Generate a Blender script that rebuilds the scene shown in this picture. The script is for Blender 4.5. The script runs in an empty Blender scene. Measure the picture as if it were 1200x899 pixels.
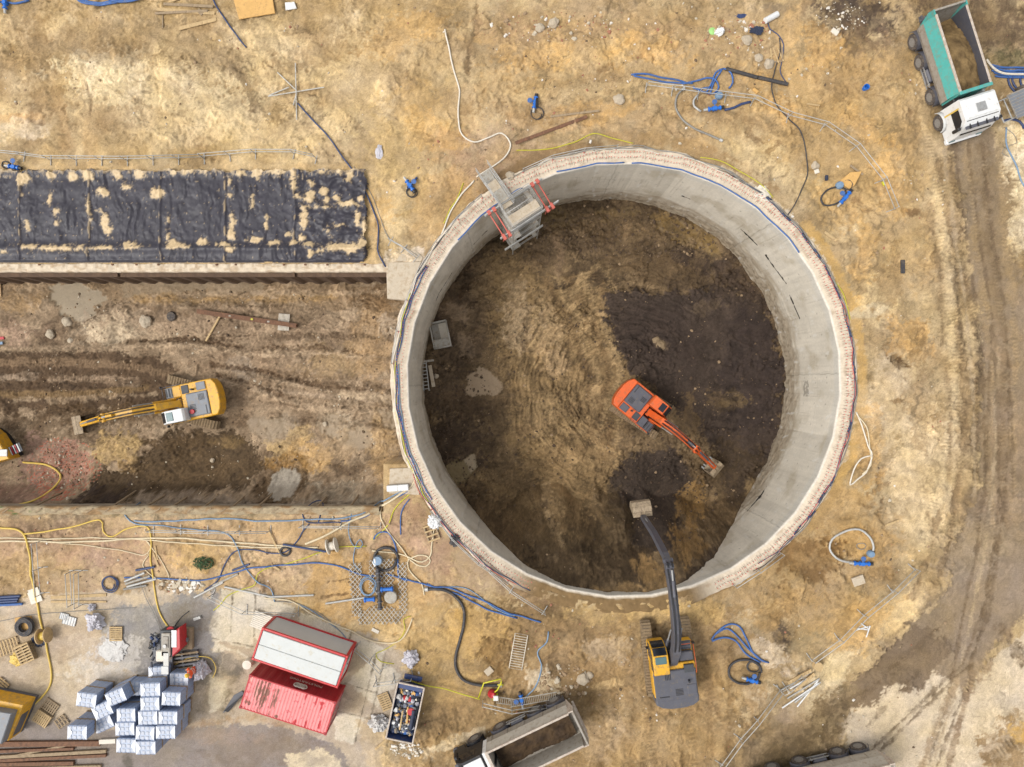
import bpy, bmesh, math, random
import numpy as np
from mathutils import Vector, Matrix, noise as mnoise
R = math.radians
rnd = random.Random(7)
scn = bpy.context.scene
COL = scn.collection
# ------------------------------------------------------------------ camera, sky, sun, exposure
H = 48.6; F = 850.0
cd = bpy.data.cameras.new('camera'); cam = bpy.data.objects.new('camera', cd); COL.objects.link(cam)
cam.location = (0, 0, H); cam.rotation_euler = (0, 0, 0)
cd.sensor_width = 36; cd.lens = 36 * F / 1200; cd.clip_start = .1; cd.clip_end = 5000
scn.camera = cam
SUN_EL, SUN_AZ = 56, 200          # azimuth measured counter-clockwise from +X (sun to the left, high)
w = bpy.data.worlds.new('World'); scn.world = w; w.use_nodes = True
nt = w.node_tree; nt.nodes.clear()
sky = nt.nodes.new('ShaderNodeTexSky'); sky.sky_type = 'NISHITA'; sky.sun_disc = False
sky.sun_elevation = R(SUN_EL); sky.sun_rotation = R(90 - SUN_AZ); sky.air_density = 1.0; sky.dust_density = 3.0; sky.ozone_density = 1.0
hs = nt.nodes.new('ShaderNodeHueSaturation'); hs.inputs['Saturation'].default_value = 0.12
bg = nt.nodes.new('ShaderNodeBackground'); bg.inputs['Strength'].default_value = 0.15
wo = nt.nodes.new('ShaderNodeOutputWorld')
nt.links.new(sky.outputs[0], hs.inputs['Color']); nt.links.new(hs.outputs[0], bg.inputs[0]); nt.links.new(bg.outputs[0], wo.inputs[0])
sl = bpy.data.lights.new('sun', 'SUN'); sl.energy = 1.0; sl.angle = R(20); sl.color = (1, .955, .89)
so = bpy.data.objects.new('sun', sl); COL.objects.link(so)
sd_ = Vector((math.cos(R(SUN_EL))*math.cos(R(SUN_AZ)), math.cos(R(SUN_EL))*math.sin(R(SUN_AZ)), math.sin(R(SUN_EL))))
so.rotation_euler = sd_.to_track_quat('Z', 'Y').to_euler()
scn.view_settings.view_transform = 'Standard'; scn.view_settings.look = 'None'
scn.view_settings.gamma = 1; scn.view_settings.exposure = 0.70
# ------------------------------------------------------------------ helpers
K = 1.4
def C(r, g, b, k=K):
    f = lambda v: ((v/255+.055)/1.055)**2.4 if v > 10 else v/255/12.92
    return (f(r)/k, f(g)/k, f(b)/k)
def P(px, py, z=0.0):
    s = (H - z)/F
    return ((px-600)*s, (449.5-py)*s)
def PV(px, py, z=0.0):
    x, y = P(px, py, z); return Vector((x, y, z))
# gradient noise in numpy
_pr = np.random.RandomState(5)
_perm = np.concatenate([_pr.permutation(256)]*3).astype(np.int64)
_ga = _pr.rand(256)*2*np.pi; _gx = np.cos(_ga); _gy = np.sin(_ga)
def pn(x, y, seed=0):
    x = np.asarray(x, float) + seed*17.31; y = np.asarray(y, float) + seed*9.77
    xi = np.floor(x).astype(np.int64); yi = np.floor(y).astype(np.int64)
    xf = x-xi; yf = y-yi; xi &= 255; yi &= 255
    u = xf*xf*xf*(xf*(xf*6-15)+10); v = yf*yf*yf*(yf*(yf*6-15)+10)
    def g(a, b, dx, dy):
        h = _perm[_perm[a]+b]; return _gx[h]*dx+_gy[h]*dy
    x1 = (xi+1) & 255; y1 = (yi+1) & 255
    a = g(xi, yi, xf, yf); b = g(x1, yi, xf-1, yf); c = g(xi, y1, xf, yf-1); d = g(x1, y1, xf-1, yf-1)
    return ((a+(b-a)*u) + ((c+(d-c)*u)-(a+(b-a)*u))*v)*1.5
def fbm(x, y, o=4, seed=0, rough=.5):
    s = 0; a = 1; t = 0
    for i in range(o):
        s = s + a*pn(x*2**i, y*2**i, seed+i*3); t += a; a *= rough
    return s/t*1.35
def ridg(x, y, o=3, seed=0):
    s = 0; a = 1; t = 0
    for i in range(o):
        s = s + a*(1-2*np.abs(pn(x*2**i, y*2**i, seed+i*3))); t += a; a *= .5
    return s/t
def sstep(e0, e1, x):
    t = np.clip((x-e0)/(e1-e0), 0, 1); return t*t*(3-2*t)
# ------------------------------------------------------------------ materials
MATS = {}
def attr_mat(name, rough=.9, n1=.22, bump=.03, sc=9.0, wet_rough=.22, spec=.25):
    m = bpy.data.materials.new(name); m.use_nodes = True; t = m.node_tree; b = t.nodes['Principled BSDF']
    a = t.nodes.new('ShaderNodeAttribute'); a.attribute_name = 'Col'
    tc = t.nodes.new('ShaderNodeTexCoord')
    n = t.nodes.new('ShaderNodeTexNoise'); n.inputs['Scale'].default_value = sc; n.inputs['Detail'].default_value = 5; n.inputs['Roughness'].default_value = .75
    t.links.new(tc.outputs['Object'], n.inputs['Vector'])
    mr = t.nodes.new('ShaderNodeMapRange'); mr.inputs[1].default_value = .3; mr.inputs[2].default_value = .7; mr.inputs[3].default_value = 1-n1; mr.inputs[4].default_value = 1+n1
    t.links.new(n.outputs[0], mr.inputs[0])
    # wet ground is smoother in tone
    mx0 = t.nodes.new('ShaderNodeMix'); mx0.data_type = 'FLOAT'; mx0.inputs[3].default_value = 1
    t.links.new(a.outputs['Alpha'], mx0.inputs[0]); t.links.new(mr.outputs[0], mx0.inputs[2])
    vm = t.nodes.new('ShaderNodeVectorMath'); vm.operation = 'SCALE'
    t.links.new(a.outputs['Color'], vm.inputs[0]); t.links.new(mx0.outputs[0], vm.inputs['Scale'])
    t.links.new(vm.outputs[0], b.inputs['Base Color'])
    mr2 = t.nodes.new('ShaderNodeMapRange'); mr2.inputs[3].default_value = rough; mr2.inputs[4].default_value = wet_rough
    t.links.new(a.outputs['Alpha'], mr2.inputs[0]); t.links.new(mr2.outputs[0], b.inputs['Roughness'])
    b.inputs['Specular IOR Level'].default_value = spec
    bp = t.nodes.new('ShaderNodeBump'); bp.inputs['Distance'].default_value = bump
    mxb = t.nodes.new('ShaderNodeMapRange'); mxb.inputs[3].default_value = .9; mxb.inputs[4].default_value = .02
    t.links.new(a.outputs['Alpha'], mxb.inputs[0]); t.links.new(mxb.outputs[0], bp.inputs['Strength'])
    t.links.new(n.outputs[0], bp.inputs['Height']); t.links.new(bp.outputs[0], b.inputs['Normal'])
    return m
def mat(name, rgb, rough=.6, metal=0, var=.12, sc=3.0, dirt=None, damt=.35, bump=0, emit=False):
    """rgb and dirt are sRGB as they show in daylight"""
    if name in MATS: return MATS[name]
    m = bpy.data.materials.new(name); m.use_nodes = True; t = m.node_tree; b = t.nodes['Principled BSDF']
    c = C(*rgb)
    tc = t.nodes.new('ShaderNodeTexCoord')
    n = t.nodes.new('ShaderNodeTexNoise'); n.inputs['Scale'].default_value = sc; n.inputs['Detail'].default_value = 6; n.inputs['Roughness'].default_value = .7
    t.links.new(tc.outputs['Object'], n.inputs['Vector'])
    mr = t.nodes.new('ShaderNodeMapRange'); mr.inputs[1].default_value = .3; mr.inputs[2].default_value = .7; mr.inputs[3].default_value = 1-var; mr.inputs[4].default_value = 1+var
    t.links.new(n.outputs[0], mr.inputs[0])
    vm = t.nodes.new('ShaderNodeVectorMath'); vm.operation = 'SCALE'; vm.inputs[0].default_value = c
    t.links.new(mr.outputs[0], vm.inputs['Scale'])
    last = vm.outputs[0]
    if dirt:
        n2 = t.nodes.new('ShaderNodeTexNoise'); n2.inputs['Scale'].default_value = sc*.9+1.3; n2.inputs['Detail'].default_value = 8; n2.inputs['Roughness'].default_value = .75
        t.links.new(tc.outputs['Object'], n2.inputs['Vector'])
        r2 = t.nodes.new('ShaderNodeMapRange'); r2.inputs[1].default_value = .62-damt*.35; r2.inputs[2].default_value = .72-damt*.12; r2.inputs[4].default_value = .85
        t.links.new(n2.outputs[0], r2.inputs[0])
        mx = t.nodes.new('ShaderNodeMix'); mx.data_type = 'RGBA'
        mx.inputs[7].default_value = (*C(*dirt), 1)
        t.links.new(r2.outputs[0], mx.inputs[0]); t.links.new(last, mx.inputs[6]); last = mx.outputs[2]
    t.links.new(last, b.inputs['Base Color'])
    b.inputs['Roughness'].default_value = rough; b.inputs['Metallic'].default_value = metal
    if bump:
        bp = t.nodes.new('ShaderNodeBump'); bp.inputs['Distance'].default_value = bump
        t.links.new(n.outputs[0], bp.inputs['Height']); t.links.new(bp.outputs[0], b.inputs['Normal'])
    MATS[name] = m; return m
DUST = (150, 125, 92)
def M(k):
    T = dict(
      yellow=((238,178,40),.45,0,.10,3,DUST,.38), orange=((236,104,42),.45,0,.10,3,(160,104,72),.34), white=((240,240,238),.4,0,.05,3,(190,175,150),.2),
      darkgrey=((92,92,100),.5,0,.12,3,(120,108,92),.25), black=((38,38,42),.5,0,.2,4,(96,84,70),.2), midgrey=((130,134,140),.5,0,.1,3,DUST,.25),
      steel=((176,176,174),.45,.3,.12,5,(140,124,104),.25), galv=((196,194,188),.5,.2,.1,5,(160,145,125),.2), oldrust=((92,70,52),.85,0,.3,3,(116,92,68),.4), rust=((128,90,64),.8,0,.3,5,(80,56,42),.4),
      tyre=((78,72,70),.85,0,.15,6,(134,118,98),.5), rim=((150,146,140),.6,.1,.15,5,(112,98,82),.4), glass=((92,122,124),.12,0,.1,2), dglass=((36,40,48),.08,0,.1,2),
      wood=((206,176,128),.8,0,.2,4,(150,122,88),.3), oldwood=((168,146,116),.85,0,.22,4,(112,92,70),.3), ply=((226,178,106),.75,0,.12,3,(180,140,90),.25),
      red=((196,42,48),.5,0,.1,2,(120,60,50),.2), pinkred=((240,128,130),.6,0,.1,2,(150,110,88),.32), darkred=((186,22,38),.5,0,.1,2,(110,40,40),.15),
      cabroof=((214,216,212),.55,0,.05,1.5,(200,188,158),.22), cabgrey=((216,214,210),.6,0,.04,2), teal=((82,176,168),.5,0,.10,3,(130,142,126),.42),
      bodygrey=((166,158,146),.6,0,.12,3,(130,112,90),.35), rimpale=((206,192,176),.6,0,.14,4,(160,130,108),.4), mudtrack=((150,128,98),.9,0,.2,5,(110,92,68),.4),
      blue=((62,106,172),.55,0,.18,4,(120,118,112),.28), bblue=((44,120,214),.4,0,.1,4), dblue=((52,70,112),.5,0,.15,4,(90,86,88),.2), lblue=((128,156,184),.55,0,.12,4,(146,142,130),.28),
      hyellow=((236,200,92),.5,0,.1,4,(200,170,100),.2), cream=((230,212,176),.6,0,.08,4,(196,170,130),.2), hwhite=((236,226,208),.6,0,.06,4,(205,185,150),.2),
      hblack=((62,60,62),.6,0,.2,4,(120,104,84),.3), hgrey=((150,146,138),.6,0,.15,4,(120,104,84),.3), lime=((214,208,50),.5,0,.08,4),
      concrete=((208,192,168),.9,0,.1,2.5,(176,152,120),.35,.01), dconcrete=((176,162,142),.9,0,.14,2.5,(140,120,96),.35,.01), pinksteel=((208,104,88),.6,0,.15,5,(170,90,70),.3),
      grille=((70,72,76),.6,0,.2,5), wrap=((170,182,204),.35,0,.14,5), paver=((204,208,218),.7,0,.10,5), baglight=((216,212,206),.6,0,.12,4,(170,160,150),.3),
      bagdark=((120,124,136),.6,0,.3,5), stone=((196,180,156),.9,0,.2,4,(150,130,104),.3,.02), skin=((214,160,130),.6,0,.03,3), hivis=((255,96,40),.7,0,.06,6), strip=((236,232,220),.4),
      navy=((44,52,74),.7,0,.1,5), helmet=((246,196,60),.35), mesh=((206,202,192),.6,.1,.1,5,(150,128,100),.3), winred=((205,40,40),.4),
      duststeel=((186,180,168),.75,0,.14,4,(150,128,100),.4), bucket=((176,156,128),.75,0,.2,4,(112,94,74),.45), tarp=((74,70,82),.45,0,.15,3), green=((62,84,48),.9,0,.3,8),
      foil=((206,202,208),.3,0,.12,6), rebar=((196,176,156),.7,.1,.2,5), capred=((232,112,100),.5), bluebin=((52,72,120),.5,0,.12,3,(120,104,90),.3), lgreen=((168,220,130),.6))
    return mat(k, *T[k])
# ------------------------------------------------------------------ mesh builder
class MB:
    def __init__(s): s.v = []; s.f = []; s.mi = []; s.ms = []; s.sm = []; s.xf = Matrix.Identity(4)
    def add(s, vs, fs, m, smooth=False):
        m = M(m) if isinstance(m, str) else m
        if m not in s.ms: s.ms.append(m)
        k = s.ms.index(m); n = len(s.v)
        s.v += [tuple(s.xf @ Vector(v)) for v in vs]
        for f in fs: s.f.append([i+n for i in f]); s.mi.append(k); s.sm.append(smooth)
        return s
    def box(s, x0, x1, y0, y1, z0, z1, m, rz=0, ch=0, at=None):
        """box with chamfered edges; at=(x,y,z) re-centres and rz turns it"""
        if x0 > x1: x0, x1 = x1, x0
        if y0 > y1: y0, y1 = y1, y0
        if z0 > z1: z0, z1 = z1, z0
        c = min(ch, (x1-x0)*.4, (y1-y0)*.4, (z1-z0)*.4)
        if c <= 0:
            vs = [(x, y, z) for z in (z0, z1) for x, y in ((x0,y0),(x1,y0),(x1,y1),(x0,y1))]
            fs = [(3,2,1,0),(4,5,6,7),(0,1,5,4),(1,2,6,5),(2,3,7,6),(3,0,4,7)]
        else:
            vs = []; 
            def ring(z, i): 
                a0,a1,b0,b1 = x0+i,x1-i,y0+i,y1-i
                k = c if i == 0 else c*.01
                return [(a0+k,b0,z),(a1-k,b0,z),(a1,b0+k,z),(a1,b1-k,z),(a1-k,b1,z),(a0+k,b1,z),(a0,b1-k,z),(a0,b0+k,z)]
            vs = ring(z0, c)+ring(z0+c, 0)+ring(z1-c, 0)+ring(z1, c)
            fs = [tuple(range(7,-1,-1)), tuple(range(24,32))]
            for L in range(3):
                for i in range(8): j = (i+1) % 8; fs.append((L*8+i, L*8+j, L*8+8+j, L*8+8+i))
        if rz or at:
            cs, sn = math.cos(rz), math.sin(rz); ax, ay, az = at or (0,0,0)
            vs = [(x*cs-y*sn+ax, x*sn+y*cs+ay, z+az) for x, y, z in vs]
        return s.add(vs, fs, m)
    def prism(s, pts, z0, z1, m, inset=0):
        """vertical extrusion of an outline (ccw), top edge optionally chamfered"""
        n = len(pts); cx = sum(p[0] for p in pts)/n; cy = sum(p[1] for p in pts)/n
        rings = [(z0, 1.), (z1-inset, 1.), (z1, None)] if inset else [(z0, 1.), (z1, 1.)]
        vs = []
        for z, k in rings:
            for x, y in pts:
                if k is None:
                    d = math.hypot(x-cx, y-cy) or 1; q = 1-inset/d; vs.append((cx+(x-cx)*q, cy+(y-cy)*q, z))
                else: vs.append((x, y, z))
        fs = [tuple(range(n-1, -1, -1)), tuple(range(len(vs)-n, len(vs)))]
        for L in range(len(rings)-1):
            for i in range(n): j = (i+1) % n; fs.append((L*n+i, L*n+j, L*n+n+j, L*n+n+i))
        return s.add(vs, fs, m)
    def side(s, pts, y0, y1, m):
        """outline in x,z extruded sideways along y"""
        n = len(pts); vs = [(x, y0, z) for x, z in pts]+[(x, y1, z) for x, z in pts]
        fs = [tuple(range(n)), tuple(range(2*n-1, n-1, -1))]+[(i, n+i, n+(i+1) % n, (i+1) % n) for i in range(n)]
        return s.add(vs, fs, m)
    def beam(s, pts, wid, m, yc=0):
        """box girder through (x, z, depth) stations"""
        up, dn = [], []
        for i, (x, z, t) in enumerate(pts):
            a = pts[max(i-1, 0)]; b = pts[min(i+1, len(pts)-1)]; dx, dz = b[0]-a[0], b[1]-a[1]; L = math.hypot(dx, dz)
            nx, nz = -dz/L, dx/L; up.append((x+nx*t/2, z+nz*t/2)); dn.append((x-nx*t/2, z-nz*t/2))
        for i in range(len(pts)-1):
            q = [dn[i], dn[i+1], up[i+1], up[i]]
            vs = [(x, yc-wid/2, z) for x, z in q]+[(x, yc+wid/2, z) for x, z in q]
            s.add(vs, [(0,1,2,3),(7,6,5,4),(0,4,5,1),(3,2,6,7)]+([(0,3,7,4)] if i == 0 else [])+([(1,5,6,2)] if i == len(pts)-2 else []), m)
        return s
    def cyl(s, a, b, r, m, n=12, r2=None, smooth=True, caps=True):
        a = Vector(a); b = Vector(b); d = (b-a); L = d.length
        if L < 1e-6: return s
        d /= L; u = d.orthogonal().normalized(); v = d.cross(u); r2 = r if r2 is None else r2
        vs = [a+(u*math.cos(t)+v*math.sin(t))*r for t in [2*math.pi*i/n for i in range(n)]]+[b+(u*math.cos(t)+v*math.sin(t))*r2 for t in [2*math.pi*i/n for i in range(n)]]
        s.add(vs, [(i, (i+1) % n, n+(i+1) % n, n+i) for i in range(n)], m, smooth)
        if caps: s.add(vs, [tuple(range(n-1, -1, -1)), tuple(range(n, 2*n))], m)
        return s
    def tube(s, pts, r, m, n=6, closed=False):
        pts = [Vector(p) for p in pts]; k = len(pts); vs = []
        u = None
        for i, p in enumerate(pts):
            a = pts[(i-1) % k] if (i or closed) else p; b = pts[(i+1) % k] if (i < k-1 or closed) else p
            d = (b-a); d = d.normalized() if d.length > 1e-9 else Vector((1,0,0))
            if u is None: u = d.orthogonal().normalized()
            u = (u-d*u.dot(d)); u = u.normalized() if u.length > 1e-6 else d.orthogonal().normalized()
            v = d.cross(u)
            vs += [p+(u*math.cos(t)+v*math.sin(t))*r for t in [2*math.pi*j/n for j in range(n)]]
        fs = []
        for i in range(k if closed else k-1):
            for j in range(n): a = i*n; b = ((i+1) % k)*n; fs.append((a+j, a+(j+1) % n, b+(j+1) % n, b+j))
        if not closed: fs += [tuple(range(n-1, -1, -1)), tuple(range((k-1)*n, k*n))]
        return s.add(vs, fs, m, True)
    def lathe(s, prof, m, axis='z', at=(0,0,0), n=20, smooth=False):
        """profile of (radius, height) turned about an axis"""
        vs = []
        for r, h in prof:
            for i in range(n):
                t = 2*math.pi*i/n; c, q = r*math.cos(t), r*math.sin(t)
                p = {'z': (c, q, h), 'y': (c, h, -q), 'x': (h, c, q)}[axis]
                vs.append((p[0]+at[0], p[1]+at[1], p[2]+at[2]))
        fs = [(L*n+i, L*n+(i+1) % n, (L+1)*n+(i+1) % n, (L+1)*n+i) for L in range(len(prof)-1) for i in range(n)]
        if prof[0][0] > 1e-4: fs.append(tuple(range(n-1, -1, -1)))
        if prof[-1][0] > 1e-4: fs.append(tuple(range((len(prof)-1)*n, len(prof)*n)))
        return s.add(vs, fs, m, smooth)
    def build(s, name, parent=None, loc=(0,0,0), rz=0, bevel=0):
        me = bpy.data.meshes.new(name); me.from_pydata(s.v, [], s.f)
        for m in s.ms: me.materials.append(m)
        me.polygons.foreach_set('material_index', s.mi); me.polygons.foreach_set('use_smooth', s.sm)
        bm = bmesh.new(); bm.from_mesh(me); bmesh.ops.recalc_face_normals(bm, faces=bm.faces)
        bm.to_mesh(me); bm.free(); me.update()
        o = bpy.data.objects.new(name, me); COL.objects.link(o)
        o.location = loc; o.rotation_euler = (0, 0, rz)
        if parent: o.parent = parent
        if bevel:
            b = o.modifiers.new('edge', 'BEVEL'); b.width = bevel; b.segments = 2; b.limit_method = 'ANGLE'
        return o
def tag(o, label=None, cat=None, group=None, kind=None):
    if label: o['label'] = label
    if cat: o['category'] = cat
    if group: o['group'] = group
    if kind: o['kind'] = kind
    return o
def thing(name, label, cat, loc=(0,0,0), rz=0, group=None):
    o = bpy.data.objects.new(name, None); COL.objects.link(o); o.empty_display_size = .3
    o.location = loc; o.rotation_euler = (0, 0, rz); return tag(o, label, cat, group)
def copy_tree(o, parent=None):
    c = o.copy(); COL.objects.link(c); c.parent = parent
    for ch in list(o.children): copy_tree(ch, c)
    return c
def smooth_pts(pts, step=.25):
    P_ = [Vector((*p, 0)) if len(p) == 2 else Vector(p) for p in pts]; out = []
    for i in range(len(P_)-1):
        a = P_[max(i-1, 0)]; b = P_[i]; c = P_[i+1]; d = P_[min(i+2, len(P_)-1)]
        n = max(2, int((c-b).length/step))
        for k in range(n):
            t = k/n; out.append(.5*((2*b)+(c-a)*t+(2*a-5*b+4*c-d)*t*t+(3*b-a-3*c+d)*t**3))
    out.append(P_[-1]); return out
# ================================================================== THE GROUND
RC = P(731, 445); RIN = 251.5*H/F; ROUT = RIN+1.15
YT = P(0, 319)[1]; YB = P(0, 597)[1]; ZT = -4.0; ZP = -9.3
def axis(a, step, far):
    n = int(a/step); c = np.arange(-n, n+1)*step
    e = [c[-1]]; d = step
    while e[-1] < far: d = min(d*1.35, 150); e.append(e[-1]+d)
    e = np.array(e[1:]); return np.concatenate([-e[::-1], c, e])
GX = axis(41.3, .07, 1500); GY = axis(32.2, .07, 1500)
XX, YY = np.meshgrid(GX, GY); SH = XX.shape
X = XX.ravel(); Y = YY.ravel()
PX0 = 600+X*F/H; PY0 = 449.5-Y*F/H
rr = np.hypot(X-RC[0], Y-RC[1]); th = np.degrees(np.arctan2(Y-RC[1], X-RC[0]))
inpit = rr < RIN+.55
trench = (Y < YT+.3) & (Y > YB-.12) & (X < RC[0]) & (rr > RIN+.55)
trench &= ~((PX0 > 449) & (PY0 > 543))
# ---- smooth base height
def ramp(r, t):
    """soil left against the wall on the lower side of the shaft"""
    d = RIN-r
    a = np.abs((t+92+180) % 360-180)
    k = 1-sstep(14, 58, a)
    top = -0.55*k+ZP*(1-k) if False else ZP+(ZP*-1-.75)*k
    zz = top-np.clip(d, 0, 99)*(1.55+.5*pn(t*.08, r*.3, 3))
    return np.maximum(zz, ZP)
zp = ramp(rr, th)
side_l = 1-sstep(0, 5.5, RIN-rr)
lft = 1-sstep(25, 75, np.abs((th-190+180) % 360-180)); rgt = 1-sstep(20, 70, np.abs((th-5+180) % 360-180))
zp = np.maximum(zp, ZP+side_l*lft*1.0); zp = zp-rgt*.5*sstep(14, 3, RIN-rr)*1.0
zt = ZT+.35*sstep(YB+2.2, YB+.2, Y)*sstep(-40, -26, X)-.25*np.exp(-((PY0-548)/22)**2-((PX0-210)/70)**2)+1.5*sstep(YB+1.25, YB+.1, Y+.25*fbm(X/1.3, Y*0, 3, 5))
base = np.where(inpit, zp, np.where(trench, zt, 0.0))
# ---- noise fields shared by all paint strokes (world space)
N1 = fbm(X/1.6, Y/1.6, 3, 11); N2 = fbm(X/.42, Y/.42, 3, 23, .6); N3 = pn(X/.13, Y/.13, 31)
N4 = fbm(X/.9, Y/.9, 4, 45, .7); N5 = fbm(X/.9, Y/.9, 4, 47, .7)
W1 = fbm(X/2.6, Y/2.6, 2, 48)*9; W2 = fbm(X/2.6, Y/2.6, 2, 49)*9; AM = fbm(X/.5, Y/.5, 4, 44, .7)
WX = X+1.0*fbm(X/1.9, Y/1.9, 3, 61)+.30*fbm(X/.5, Y/.5, 2, 63); WY = Y+1.0*fbm(X/1.9, Y/1.9, 3, 67)+.30*fbm(X/.5, Y/.5, 2, 69)
def rot(a): c, q = math.cos(R(a)), math.sin(R(a)); return WX*c+WY*q, -WX*q+WY*c
def streak(i, a, along, across, seed, o=4): u, v = rot(a); return fbm(u[i]/along, v[i]/across, o, seed, .6)
RM = np.clip(.55+1.1*fbm(X/3.6, Y/3.6, 3, 43), .08, 1.25)
colr = np.zeros((X.size, 3)); wet = np.zeros(X.size); dz = np.zeros(X.size); rg = np.ones(X.size)
def lin(c): return np.array(C(*c))
class Zone:
    def __init__(s, mask, zc):
        s.i = np.nonzero(mask)[0]
        zc = zc if np.isscalar(zc) else zc[s.i]
        s.px = 600+X[s.i]*F/(H-zc); s.py = 449.5-Y[s.i]*F/(H-zc)
    def apply(s, sub, sdv, c, a, soft, warp, dh=0, wt=None, rough=None):
        i = s.i[sub]
        sdv = sdv+(N1[i]*.7+N2[i]*.6+N3[i]*.22)*warp+N5[i]*soft*.55+N3[i]*soft*.12
        sf = soft*.33 if soft > 5 else soft*.5
        m = sstep(sf+.01, -sf-.01, sdv)*a
        if a < .94: m = m*np.clip(.9+.35*AM[i]+.22*np.sign(N4[i])*sstep(0, .08, np.abs(N4[i])), .2, 1.08)
        if c is not None: colr[i] += (lin(c)-colr[i])*m[:, None]
        if dh: dz[i] += dh*m
        if wt is not None: wet[i] += (wt-wet[i])*m
        if rough is not None: rg[i] += (rough-rg[i])*m
    def box(s, x0, x1, y0, y1, pad):
        return np.nonzero((s.px > x0-pad) & (s.px < x1+pad) & (s.py > y0-pad) & (s.py < y1+pad))[0]
    def blob(s, cx, cy, rx, ry, c, ang=0, a=.9, soft=14, warp=14, **k):
        q = max(rx, ry); sub = s.box(cx-q, cx+q, cy-q, cy+q, soft+warp*1.2)
        if not len(sub): return
        t = R(ang); k1 = min(1., min(rx, ry)/18)*(a < .94); dx = s.px[sub]-cx+W1[s.i[sub]]*k1; dy = s.py[sub]-cy+W2[s.i[sub]]*k1
        u = dx*math.cos(t)+dy*math.sin(t); v = -dx*math.sin(t)+dy*math.cos(t)
        d = (np.sqrt((u/rx)**2+(v/ry)**2)-1)*min(rx, ry); s.apply(sub, d, c, a, soft, warp, **k)
    def poly(s, pts, c, a=.95, soft=6, warp=8, **k):
        xs, ys = [p[0] for p in pts], [p[1] for p in pts]; sub = s.box(min(xs), max(xs), min(ys), max(ys), soft+warp*1.2)
        if not len(sub): return
        x, y = s.px[sub], s.py[sub]; d = np.full(len(sub), 1e9); ins = np.zeros(len(sub), bool); n = len(pts)
        for i in range(n):
            ax, ay = pts[i]; bx, by = pts[(i+1) % n]; ex, ey = bx-ax, by-ay
            t = np.clip(((x-ax)*ex+(y-ay)*ey)/(ex*ex+ey*ey+1e-9), 0, 1); d = np.minimum(d, np.hypot(x-ax-t*ex, y-ay-t*ey))
            if ay != by: ins ^= ((y < ay) != (y < by)) & (x < ax+(y-ay)*ex/ey)
        s.apply(sub, np.where(ins, -d, d), c, a, soft, warp, **k)
    def line(s, pts, wd, c, a=.8, soft=5, warp=5, tread=0, tgap=4.0, tslant=0, **k):
        xs, ys = [p[0] for p in pts], [p[1] for p in pts]; sub = s.box(min(xs), max(xs), min(ys), max(ys), wd+soft+warp*1.2)
        if not len(sub): return
        x, y = s.px[sub], s.py[sub]; d = np.full(len(sub), 1e9); sl = np.zeros(len(sub)); L0 = 0; lat = np.zeros(len(sub))
        for i in range(len(pts)-1):
            ax, ay = pts[i]; bx, by = pts[i+1]; ex, ey = bx-ax, by-ay; L = math.hypot(ex, ey)+1e-9
            t = np.clip(((x-ax)*ex+(y-ay)*ey)/L/L, 0, 1); q = np.hypot(x-ax-t*ex, y-ay-t*ey); b = q < d
            d = np.where(b, q, d); sl = np.where(b, L0+t*L, sl); lat = np.where(b, ((x-ax)*ey-(y-ay)*ex)/L, lat); L0 += L
        s.apply(sub, d-wd/2, c, a, soft, warp, **k)
        if tread:
            i = s.i[sub]; m = sstep(wd/2, wd/2-2.5, d+N2[i]*warp*.3)*sstep(-.35, .2, N1[i])
            wv = np.sin((sl+np.abs(lat)*tslant)/tgap*2*np.pi)
            dz[i] += tread*wv*m; colr[i] *= (1+.13*wv*m*np.sign(tread))[:, None]
    def hf(s, sc, amp, seed, o=3):
        n = fbm(X[s.i]/sc, Y[s.i]/sc, o, seed); colr[s.i] *= (1+amp*n)[:, None]
# ------------------------------------------------------------ upper ground
gm = ~(inpit | trench)
G = Zone(gm, 0.0); gi = G.i
t_ = np.clip(.5+.85*fbm(X[gi]/3.2, Y[gi]/3.2, 5, 3, .6), 0, 1)[:, None]
colr[gi] = lin((156, 128, 88))*(1-t_)+lin((208, 181, 136))*t_
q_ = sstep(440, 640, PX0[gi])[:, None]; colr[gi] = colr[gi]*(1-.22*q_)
B, PL, LN = G.blob, G.poly, G.line
LSAND = (216, 192, 148); OCH = (196, 156, 92); DSAND = (158, 130, 88); BRN = (142, 114, 78); DBR = (108, 86, 60); GRY = (168, 148, 122)
# upper left sand heap
LN([(-40,70),(60,60),(120,42),(200,50),(270,72)], 44, (164,138,98), .75, 22, 22)
LN([(0,8),(120,8),(260,10),(420,6),(540,4)], 24, (164,136,92), .8, 12, 16)
B(35,62,30,34,(150,122,82),0,.7,20,18); B(48,105,22,30,(168,140,98),0,.6,18,16)
B(200,105,120,36,LSAND,10,.75,24,26,dh=.15); B(120,85,50,22,(222,200,160),0,.7,16,18); B(310,150,110,34,(206,180,134),0,.6,24,24)
B(340,75,60,26,(204,178,132),0,.7,16,18); B(240,62,46,14,(150,126,90),14,.65,14,14,dh=.1)
B(322,133,22,14,(146,120,80),0,.75,6,14); LN([(272,74),(284,90),(296,112),(300,128)], 9, (128,106,76), .75, 6, 9)
B(296,20,40,14,(172,146,104),0,.6,10,12); B(365,34,26,7,(122,98,66),-8,.7,6,8)
LN([(0,140),(46,138)], 12, (196,158,108), .8, 3, 3, dh=-.05); LN([(72,128),(78,170)], 16, (184,150,104), .7, 5, 5, dh=-.06); LN([(105,160),(110,186)], 18, (186,154,108), .7, 5, 6)
B(30,152,34,14,(212,190,158),0,.6,8,10); B(150,170,22,16,(176,148,104),0,.7,8,12); LN([(160,118),(190,135),(215,135)], 4, (150,124,86), .6, 3, 5)
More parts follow.
